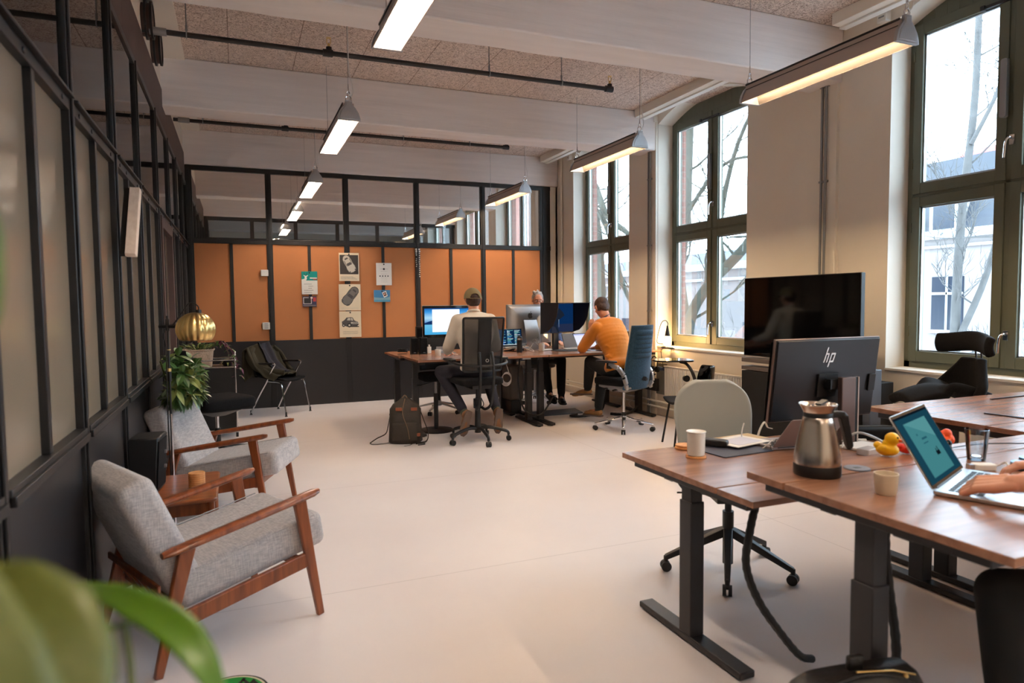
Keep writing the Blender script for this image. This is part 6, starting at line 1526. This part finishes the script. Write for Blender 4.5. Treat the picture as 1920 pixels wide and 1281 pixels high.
# carafe
t = thing('coffee_carafe', 'brushed steel coffee carafe with black handle, base and spout rim', 'carafe', (1.885, 1.755, ZD), 0)
q = MB(); q.lathe([(.001,0),(.077,0),(.079,.004),(.079,.036),(.077,.040)], n=48); q.build('base', M['black_pl'], t)
q = MB(); q.lathe([(.078,.040),(.0785,.055),(.074,.09),(.064,.14),(.054,.185),(.050,.203),(.048,.206)], n=64); q.build('body', M['steel'], t)
q = MB(); q.lathe([(.0475,.200),(.0485,.205),(.0485,.220),(.046,.224)], n=48); q.build('neck_band', M['black_pl'], t)
def rimf(u, v):
    a = 2*PI*u; sp = max(0, math.cos(a-math.radians(250)))**8; r = .047+.017*v**1.3+.010*sp*v
    return V((r*math.cos(a), r*math.sin(a), .220+.032*v+.004*sp*v))
q = MB(); q.grid(rimf, 60, 8); q.build('rim', M['steel'], t, solid=.0015, ang=70)
q = MB(); q.lathe([(.001,.232),(.035,.232),(.038,.240),(.030,.246),(.001,.247)]); q.bar((.0,.0,.247),(.045,.012,.258),.022,.008); q.build('lid', M['black_pl'], t)
ha = math.radians(-22); hx, hy = math.cos(ha), math.sin(ha); Pn = lambda r, z: (r*hx, r*hy, z)
q = MB(); pts = [Pn(.044,.212),Pn(.068,.214),Pn(.088,.208),Pn(.097,.17),Pn(.108,.12),Pn(.113,.098)]
for a_, b_, h1, h2 in zip(pts[:-1], pts[1:], (.022,.024,.030,.027,.024),(.024,.030,.027,.024,.022)): q.bar(a_, b_, .026, h1, up=(hx*.3,hy*.3,1) if a_[2] > .2 else (hx,hy,0), w2=.026, h2=h2)
for p_, r_ in zip(pts[1:], (.013,.015,.0135,.0125,.012)): q.ell(p_, (r_,r_,r_))
q.build('handle', M['black_pl'], t, remesh=.0025, smo=6)
TXT = mat('etched_text', rgb(70,60,52), .5)
def text_obj(parent, name, body, size, m, Mx, bend=None):
    cu = bpy.data.curves.new('tmp_text', 'FONT'); cu.body = body; cu.size = size; cu.align_x = 'CENTER'; cu.extrude = .0002
    ob = bpy.data.objects.new('tmp_text', cu); COL.objects.link(ob)
    dg = bpy.context.evaluated_depsgraph_get(); me = bpy.data.meshes.new_from_object(ob.evaluated_get(dg)); bpy.data.objects.remove(ob)
    bm = bmesh.new(); bm.from_mesh(me); bmesh.ops.subdivide_edges(bm, edges=[e for e in bm.edges if e.calc_length() > size*.2], cuts=2); 
    for v in bm.verts: v.co = bend(v.co) if bend else Mx @ v.co
    bm.to_mesh(me); bm.free(); me.materials.clear(); me.materials.append(m)
    o = bpy.data.objects.new(name, me); COL.objects.link(o); o.parent = parent; return o
def bend_(co):
    zc = .078+co.y; r = .0772+(zc-.055)*(-.0135/.06)*.98+.0006+co.z; a = math.radians(226)+co.x/.075
    return V((r*math.cos(a), r*math.sin(a), zc))
text_obj(t, 'lettering', 'MASTER', .013, TXT, None, bend_)
q = MB(); q.grid(lambda u, v: bend_(V(((u-.5)*.066, -.010+.0015*v, .0002))), 12, 1); q.build('underline', TXT, t)
cup('cream ceramic cup beside the carafe', (1.888, 1.485, ZD), .031, .036, .066, M['cream_cer'], 'cup', wall=.003)
t = thing('cable_grommet', 'round grey cap set into the raised desk between carafe and duck', 'cable grommet', (2.08, 1.755, ZD-.003)); q = MB(); q.lathe([(.001,0),(.045,0),(.045,.004),(.043,.006),(.001,.006)]); q.build('disc', mat('grommet_grey', rgb(112,112,122), .45), t); q = MB(); q.box((0,0,.0062),(.022,.018,.0006)); q.build('port', M['charcoal'], t)
# rubber ducks
def duck(label, loc, rz, m, beak, sc=1):
    t = thing('rubber_duck', label, 'rubber duck', loc, rz)
    q = MB(); q.ell((0,0,.026*sc),(.042*sc,.031*sc,.026*sc)); q.ell((-.034*sc,0,.040*sc),(.016*sc,.018*sc,.014*sc)); q.ell((.016*sc,0,.050*sc),(.016*sc,.015*sc,.02*sc)); q.ell((.016*sc,0,.070*sc),(.027*sc,.026*sc,.025*sc)); q.ell((.006*sc,0,.052*sc),(.024*sc,.020*sc,.018*sc))
    for s in (-1,1): q.ell((-.008*sc,s*.027*sc,.032*sc),(.022*sc,.008*sc,.014*sc))
    q.build('body', m, t, remesh=.0022, smo=4)
    q = MB(); q.ell((.046*sc,0,.068*sc),(.013*sc,.013*sc,.004*sc)); q.ell((.045*sc,0,.064*sc),(.010*sc,.010*sc,.003*sc)); q.build('beak', beak, t)
    q = MB()
    for s in (-1,1): q.ell((.038*sc,s*.013*sc,.078*sc),.0038*sc,None,10,8)
    q.build('eye', M['black_gloss'], t); return t
duck('yellow rubber duck with orange beak on the raised desk', (2.352, 1.848, ZD), math.radians(-62), M['yellow'], M['orange_pl'])
duck('red rubber duck half hidden behind the yellow one', (2.455, 1.842, ZD), math.radians(-20), M['red_pl'], M['orange_pl'], .8)
# open laptop being typed on
def teal(s, w, h):
    s.rect(-w/2,-h/2,w/2,h/2,0); s.rect(-w*.34,-h*.44,w*.31,h*.38,1); s.rect(-w/2,h/2-.008,w/2,h/2,4); s.poly([(-w*.34,h*.38),(w*.31,h*.05),(w*.31,h*.38)],2)
    s.rect(-w*.10,h*.08,w*.05,h*.11,3); s.rect(-w*.12,h*.02,w*.02,h*.035,3); s.rect(-w*.18,h*.16,-w*.15,h*.19,3)
    s.rect(w*.05,-h*.20,w*.16,-h*.14,4); s.rect(w*.07,-h*.14,w*.09,-h*.10,4); s.rect(w*.12,-h*.14,w*.14,-h*.08,4)
c0 = V((2.005,1.42,0)); hd_ = V((math.cos(math.radians(22)), math.sin(math.radians(22)),0)); fw_ = V((hd_.y,-hd_.x,0)); cc = c0+hd_*.195+fw_*.130
t = laptop('open silver laptop with a teal page on its screen, being typed on', (cc.x, cc.y, ZD), math.radians(22), .39, .252, 121, M['alu'], teal, [E_('teal_dark',26,70,88,.8), E_('teal_page',72,140,146,.8), E_('teal_light',92,158,162,.8), E_('teal_text',40,96,110,.8), E_('dark_text',14,24,32)])
# glass of water
t = thing('drinking_glass', 'clear drinking glass half full of water behind the laptop', 'glass', (2.60, 1.665, ZD))
M['glass_real'] = bpy.data.materials.new('drinking_glass'); M['glass_real'].use_nodes = True; b_ = M['glass_real'].node_tree.nodes['Principled BSDF']; b_.inputs['Transmission Weight'].default_value = 1; b_.inputs['Roughness'].default_value = 0; b_.inputs['IOR'].default_value = 1.45
M['glass_cup'] = glass_clear('cup_glass', (.93,.95,.96,1), 1.6)
M['water'] = bpy.data.materials.new('water'); M['water'].use_nodes = True; b_ = M['water'].node_tree.nodes['Principled BSDF']; b_.inputs['Transmission Weight'].default_value = 1; b_.inputs['Roughness'].default_value = 0; b_.inputs['IOR'].default_value = 1.33
q = MB(); q.lathe([(.001,0),(.029,0),(.031,.004),(.040,.118),(.0382,.1185),(.0295,.012),(.001,.010)], n=40); q.build('tumbler', M['glass_cup'], t, ang=60)
q = MB(); q.lathe([(.001,.0105),(.0292,.0125),(.0330,.062),(.001,.0622)], n=40); q.build('water', M['glass'], t, ang=60)
t = thing('charger', 'small white charger with cable beside the laptop', 'charger', (2.47, 1.555, ZD), math.radians(-25)); q = MB(); q.prism(rounded(.075,.042,.012),.022); q.build('body', M['white'], t, bev=.003); q = MB(); q.box((-.045,0,.011),(.02,.022,.018)); q.build('connector', M['alu'], t); q = MB(); q.tube(catmull([(.038,0,.01),(.06,.0,.02),(.065,-.02,.03),(.055,-.05,.012),(.03,-.075,.008)],6),.0035,8); q.build('cord', M['cable_w'], t)
for (x,y,l) in ((2.60,1.50,'dark round tin with pale blue lid, the nearer beside the typing hands'),(2.70,1.53,'dark round tin with pale blue lid, the farther, cut by the right edge')):
    t = thing('tin', l, 'tin', (x,y,ZD)); q = MB(); q.cyl((0,0,0),(0,0,.022),.038,n=32); q.build('body', M['charcoal'], t); q = MB(); q.cyl((0,0,.022),(0,0,.026),.037,n=32); q.build('lid', mat('pale_blue_lid', rgb(120,164,196), .3, .4), t)
t = thing('figurine', 'small glossy dark figure behind the open laptop', 'figurine', (2.62, 1.80, ZD)); q = MB(); q.ell((0,0,.016),(.030,.02,.016)); q.ell((.018,0,.034),(.014,.013,.014)); q.ell((-.02,0,.02),(.016,.014,.012)); q.build('body', M['black_gloss'], t, remesh=.002, smo=4)
t = thing('plush_toy', 'orange and white crumpled toy between the desks', 'toy', (2.93, 1.975, ZN if False else ZD-.12), 0)
t.location = (2.96, 2.06, ZN)
q = MB(); random.seed(9)
for k in range(12): q.ell((random.uniform(-.03,.03),random.uniform(-.03,.03),.06+random.uniform(0,.07)),(.022,.022,.022))
q.ell((0,0,.03),(.035,.035,.03)); q.build('body', M['orange_pl'], t, remesh=.004, smo=2); q = MB(); q.ell((-.045,-.0,.08),(.02,.02,.03)); q.build('face', M['white'], t)
t = thing('gadget', 'white plastic gadget behind the drinking glass at the right edge', 'gadget', (3.02, 1.62, ZD), .3); q = MB(); q.prism(rounded(.20,.05,.02),.018); q.ell((.06,.0,.03),(.03,.02,.016)); q.build('body', M['white'], t, bev=.004)
loose('cable','thin dark cable crossing the raised desk behind the drinking glass','cable',[(2.55,1.75,ZD+.003),(2.66,1.82,ZD+.004),(2.85,1.80,ZD+.012),(3.0,1.70,ZD+.02),(3.2,1.74,ZD+.003)],.0025,M['black_pl'])
for (x,y,w,rz,l) in ((4.42,2.63,.40,.02,'dark slim strip lying on the window-side desk, upper'),(3.69,2.21,.22,-1.45,'dark slim strip lying on the window-side desk, lower')):
    t = thing('ruler', l, 'strip', (x,y,ZD), rz); q = MB(); q.box((0,0,.003),(w,.012,.006)); q.build('strip', M['charcoal'], t)
# cable sleeves under the near desks
worm('black cable sleeve falling from the low desk to the leather bag', [(1.86,2.02,.70),(1.81,2.0,.60),(1.79,2.0,.46),(1.82,1.97,.33),(1.93,1.97,.18),(2.05,1.98,.05),(2.12,1.98,.02)], .0155)
worm('black cable sleeve falling from the raised desk behind its leg', [(2.03,1.58,.80),(2.035,1.60,.66),(2.06,1.60,.48),(2.10,1.60,.28),(2.11,1.60,.10),(2.12,1.58,.018)], .0155)
# leather bag
t = thing('leather_bag', 'black leather bag with brass studs on the floor at the bottom edge', 'bag', (1.60, 1.345, 0), math.radians(-8))
rings = []
for z, w, d in ((.04,.20,.07),(.06,.23,.085),(.20,.24,.085),(.34,.23,.07),(.40,.20,.05),(.425,.17,.03)):
    rings.append([(w*math.copysign(abs(math.cos(a))**.5,math.cos(a)), d*math.copysign(abs(math.sin(a))**.6,math.sin(a)), z) for a in [2*PI*k/40 for k in range(40)]])
q = MB(); q.loft(rings); q.build('body', M['black_leather'], t, ang=60)
q = MB(); q.tube(catmull([(-.20,-.05,.36),(-.13,-.045,.41),(0,-.035,.425),(.13,-.045,.40),(.20,-.05,.34)],6),.006,8); q.build('welt', M['black_leather'], t)
q = MB(); q.tube([(-.02,-.030,.434),(.10,-.036,.424),(.17,-.042,.405)],.003,6); q.build('zip', M['brass'], t)
for (x,z) in ((-.13,.418),(.135,.408)):
    q = MB(); q.ell((x,-.045,z),.007,None,12,8); q.build('stud', M['brass'], t)
q = MB(); q.box((.0,.0,.435),(.05,.02,.06)); q.build('carry_handle', M['black_leather'], t, bev=.006)
# round sticker on the floor
t = thing('floor_sticker', 'green oval floor sticker with cream border at the bottom edge', 'sticker', (-.075, 2.68, .0), 0)
SG = [mat('sticker_black', rgb(30,26,26), .5), mat('sticker_cream', rgb(214,204,170), .5), mat('sticker_green', rgb(22,140,52), .5)]
for i, (a_, b_, nm) in enumerate(((.145,.145,'border'),(.137,.137,'ring'),(.128,.128,'disc'))):
    q = MB(); z0 = .0006+.0006*i; q.add([(a_*math.cos(x), b_*math.sin(x), z0) for x in [2*PI*k/48 for k in range(48)]], [tuple(range(48))]); q.build(nm, SG[i], t, smooth=False)
q = MB()
for k in range(4): q.box((.045+.018*k,.085-.012*k,.0024),(.012,.05,.0004),rz=.5 if k % 2 else -.5)
q.build('lettering', SG[0], t)

# foreground leaves
t = bpy.data.objects.get('foreground_plant'); FO = V(t.location)
L_ = lambda pts: [V(p)-FO for p in pts]
big_leaf('leaf', L_([(-0.153,0.718,1.226),(-0.104,0.655,1.229),(-0.063,0.605,1.221),(-0.038,0.572,1.205),(-0.021,0.552,1.175)]), [.001,.012,.0165,.016,.012,.006], M['leaf_f'], (.25,-.6,.75), t)
big_leaf('leaf', L_([(-0.139,0.690,1.215),(-0.118,0.659,1.200),(-0.093,0.628,1.214)]), [.003,.008,.004], M['leaf_f'], (.2,-.5,.8), t)
big_leaf('leaf', L_([(-0.140,0.424,1.342),(-0.112,0.395,1.334),(-0.092,0.373,1.312),(-0.083,0.357,1.274)]), [.006,.022,.030,.030,.02], M['leaf_pale'], (.3,-.8,.5), t)
big_leaf('leaf', L_([(-0.125,0.376,1.371),(-0.110,0.352,1.326),(-0.090,0.340,1.270)]), [.010,.024,.024], M['leaf_pale'], (.4,-.8,.3), t)
big_leaf('leaf', L_([(-0.108,0.371,1.545),(-0.104,0.368,1.513),(-0.106,0.367,1.479),(-0.116,0.369,1.441)]), [.002,.0068,.0072,.002], M['leaf_f'], (.5,-.8,0), t)
q = MB(); q.tube(L_([(-0.095,0.628,1.212),(-0.092,0.624,1.183),(-0.090,0.620,1.100),(-.14,.5,.8),(-.2,.42,.4)]), [.0022,.0028,.003,.004,.005], 8); q.tube(L_([(-.145,.72,1.222),(-.16,.60,1.05),(-.2,.42,.4)]),.003,8); q.tube(L_([(-.12,.40,1.2),(-.2,.4,.8),(-.24,.38,.4)]),.004,8); q.tube(L_([(-.115,.37,1.45),(-.17,.36,1.2),(-.24,.38,.4)]),.003,8)
q.build('stem', M['stem'], t)
q = MB(); q.lathe([(.001,0),(.10,0),(.13,.30),(.135,.32),(.12,.32),(.115,.29),(.001,.29)]); q.build('pot', M['cream_cer'], t)
q = MB(); q.lathe([(.001,.28),(.116,.285),(.001,.30)]); q.build('soil', M['rust'], t)

# ------------------------------------------------------------------ outside
FAC = mat('pale_render', rgb(112,106,104), .9, var=(.8,.04)); SLATE = mat('slate_roof', rgb(26,31,40), .6, var=(3,.2)); TRIM = mat('white_trim', rgb(150,152,154), .7); DGL = mat('dark_window', rgb(24,32,44), .2); SNOW = mat('pale_ground', rgb(190,190,194), .9); REDR = mat('red_roof', rgb(140,62,52), .9, var=(6,.2))
g_ = MB(); g_.b2(5.7, 60, -30, 70, -4.2, -4.0); struct(g_.build('ground', SNOW, smooth=False))
t = thing('building', 'white rendered building with dark slate roof and white dormer seen through the nearest window', 'building', (16, 9.5, -4))
q = MB(); q.b2(0, 8, -12, 5.2, 0, 7.0); q.build('wall', FAC, t, smooth=False)
q = MB(); q.b2(-.15, .1, -12, 5.2, 6.92, 7.12); q.b2(-.1,.1,-12,5.2,6.70,6.76); q.build('cornice', TRIM, t)
q = MB(); q.prism([(-.05,7.1),(.9,9.0),(6,9.4),(6,7.1)], 17.2, Matrix(((1,0,0,0),(0,0,-1,5.2),(0,1,0,0),(0,0,0,1)))); q.build('roof', SLATE, t, smooth=False)
for y in (-7.5,-2.9,1.35):
    q = MB(); q.b2(-.12, 1.0, y-.10, y+.62, 7.05, 7.95); q.build('dormer', TRIM, t); q = MB(); q.b2(-.14, -.11, y, y+.52, 7.15, 7.85); q.build('pane', DGL, t)
    q = MB(); q.b2(-.10,-.02, y+.9, y+2.2, 7.42, 7.50); q.build('rail', TRIM, t)
for y in (-9,-5.6,-2.2,1.15,3.9):
    for z in (1.4, 4.7):
        w_ = MB(); w_.b2(-.03, .05, y, y+.78, z, z+1.3); o = w_.build('window', DGL, t)
        w_ = MB(); w_.b2(-.06, .02, y+.37, y+.41, z, z+1.3); w_.b2(-.06, .02, y, y+.78, z+.86, z+.92); w_.b2(-.08,.02,y-.05,y+.83,z-.08,z); w_.build('window_frame', TRIM, o)
t = thing('building', 'pale low building with cornice seen through the middle and far windows', 'building', (16.5, 30, -4))
q = MB(); q.b2(0, 8, -15, 25, 0, 6.6); q.build('wall', FAC, t, smooth=False)
q = MB(); q.b2(-.2, .2, -15, 25, 6.6, 6.85); q.b2(-.12, .2, -15, 25, 6.2, 6.3); q.build('cornice', TRIM, t)
q = MB(); q.prism([(-.1,6.85),(2.0,7.5),(6,7.5),(6,6.85)], 40, Matrix(((1,0,0,0),(0,0,-1,25),(0,1,0,0),(0,0,0,1)))); q.build('roof', mat('grey_roof', rgb(84,86,94), .8), t, smooth=False)
for y in (-12,-8,-4,0,4,8):
    w_ = MB(); w_.b2(-.03, .05, y, y+.7, 3.3, 4.7); o = w_.build('window', DGL, t)
t = thing('building', 'red-roofed house far behind the slate roof, through the nearest window', 'building', (30, 21, -4))
q = MB(); q.b2(0, 6, -4.2, 1.1, 0, 10.4); q.build('wall', mat('pink_render', rgb(118,76,68), .9), t, smooth=False)
q = MB(); q.prism([(0,10.4),(3,12.6),(6,10.4)], 5.3, Matrix(((1,0,0,0),(0,0,-1,1.1),(0,1,0,0),(0,0,0,1)))); q.build('roof', REDR, t, smooth=False)
q = MB(); q.b2(-2, -.2, -3.6, -.4, 0, 10.9); q.build('annex', SLATE, t)
t = thing('building', 'red brick building corner beyond the middle window', 'building', (12.5, 32, -4))
q = MB(); q.b2(0, 3, 0, 6, 0, 11); q.build('wall', M['brick'], t, smooth=False)
BARK = mat('bark', rgb(66,65,55), .95, bump=(14,.8,(1,1,.3)), var=(7,.25)); BARK2 = mat('pale_bark', rgb(74,73,72), .95, bump=(14,.5), var=(7,.2))
def tree(name_label, base, main, m, seed, dens=1.0, tw=1.0, top=None):
    """main: list of (points, r0, r1) thick limbs in world coordinates"""
    random.seed(seed); t = thing('bare_tree', name_label, 'tree', base); o = V(base); q = MB(); tw_ = MB(); nb = MB()
    def limb(p, d, L, r, lv):
        pts = [p]; dd = V(d).normalized(); n = 5
        for k in range(n):
            dd = (dd+V((random.uniform(-.25,.25),random.uniform(-.25,.25),random.uniform(-.08,.20)))).normalized(); pts.append(pts[-1]+dd*L/n)
        (nb if lv == 0 else tw_).tube(pts, [r*(1-.75*k/n) for k in range(n+1)], 6 if lv == 0 else 4, cap=False)
        if lv < 3:
            for k in range(int((4 if lv < 2 else 3)*dens)):
                j = random.randint(1, n); a = V((random.uniform(-1,1),random.uniform(-1,1),random.uniform(-.3,.9)))
                limb(pts[j], (dd+a*.9), L*random.uniform(.4,.65), max(r*.5,.004), lv+1)
    for pts, r0, r1 in main:
        P_ = catmull(pts, 5); n = len(P_); q.tube([p-o for p in P_], [r0+(r1-r0)*k/(n-1) for k in range(n)], 12)
        for k in range(3, n, 2):
            u = k/(n-1); r = (r0+(r1-r0)*u)
            for _ in range(max(1, int(1.3*dens))):
                limb(P_[k]-o, (random.uniform(-1,1),random.uniform(-1,1),random.uniform(.0,.9)), random.uniform(.8,1.9)*tw, r*.30, 0)
    q.build('trunk', m, t); nb.build('branch', m, t); tw_.build('twigs', m, t)
tree('thick leaning bare tree before the middle window', (9.0,11.6,-4), [([(9,11.6,-4),(9,11.7,-1),(9,11.9,.8),(9,11.35,1.7),(9.1,10.3,2.5),(9.2,9.3,3.6)],.15,.08), ([(9,11.8,.4),(9.0,12.2,2),(9,12.0,3.2),(9,11.9,5.0),(9,11.8,7)],.12,.08), ([(9.1,10.9,2.1),(9.0,10.9,3.0),(9,10.5,4.3),(8.8,9.6,5.2)],.07,.03), ([(9,12.0,3.3),(9.0,11.3,3.9),(9,10.6,4.2),(9,9.6,4.1)],.05,.02)], BARK, 3, .8)
tree('bare tree with crossing limbs outside the farthest window of the room', (9.2,15.6,-4), [([(9.2,15.6,-4),(9.2,15.9,0),(9.1,15.9,3.0),(9,16.2,4.5),(9,16.6,6)],.16,.06), ([(9.1,15.9,3.9),(9.0,15.2,3.2),(9,14.6,2.0),(8.9,13.8,1.2)],.08,.05), ([(9.1,16.1,4.6),(9,15.3,3.7),(9,14.4,3.2),(9,13.6,2.6)],.09,.05)], BARK, 11, .9)
tree('slender pale bare tree outside the nearest window', (9.0,6.15,-4), [([(9,6.15,-4),(9,6.12,-1),(9,6.1,1.0),(9,6.05,2.6),(9.05,5.95,4.2),(9,5.9,6.5)],.075,.035), ([(9,6.1,.8),(9,5.7,1.8),(9,5.45,3.0),(9,5.3,4.4)],.045,.02), ([(9,5.95,3.5),(9,5.6,4.2),(9,5.3,5.4)],.03,.015), ([(9.2,5.1,-1),(9.2,5.0,1.2),(9.1,4.6,2.4),(9,4.3,3.8)],.05,.02)], BARK2, 21, 1.3, .7)

# ------------------------------------------------------------------ light
w = bpy.data.worlds.new('world'); S.world = w; w.use_nodes = True; nt = w.node_tree; bg = nt.nodes['Background']
tc = nt.nodes.new('ShaderNodeTexCoord'); sx = nt.nodes.new('ShaderNodeSeparateXYZ'); mr = nt.nodes.new('ShaderNodeMapRange'); cr = nt.nodes.new('ShaderNodeValToRGB')
nt.links.new(tc.outputs['Generated'], sx.inputs[0]); nt.links.new(sx.outputs['Z'], mr.inputs[0]); nt.links.new(mr.outputs[0], cr.inputs[0])
cr.color_ramp.elements[0].color = (.68,.85,1,1); cr.color_ramp.elements[1].color = (.60,.79,1,1); nt.links.new(cr.outputs[0], bg.inputs[0]); bg.inputs[1].default_value = WORLD
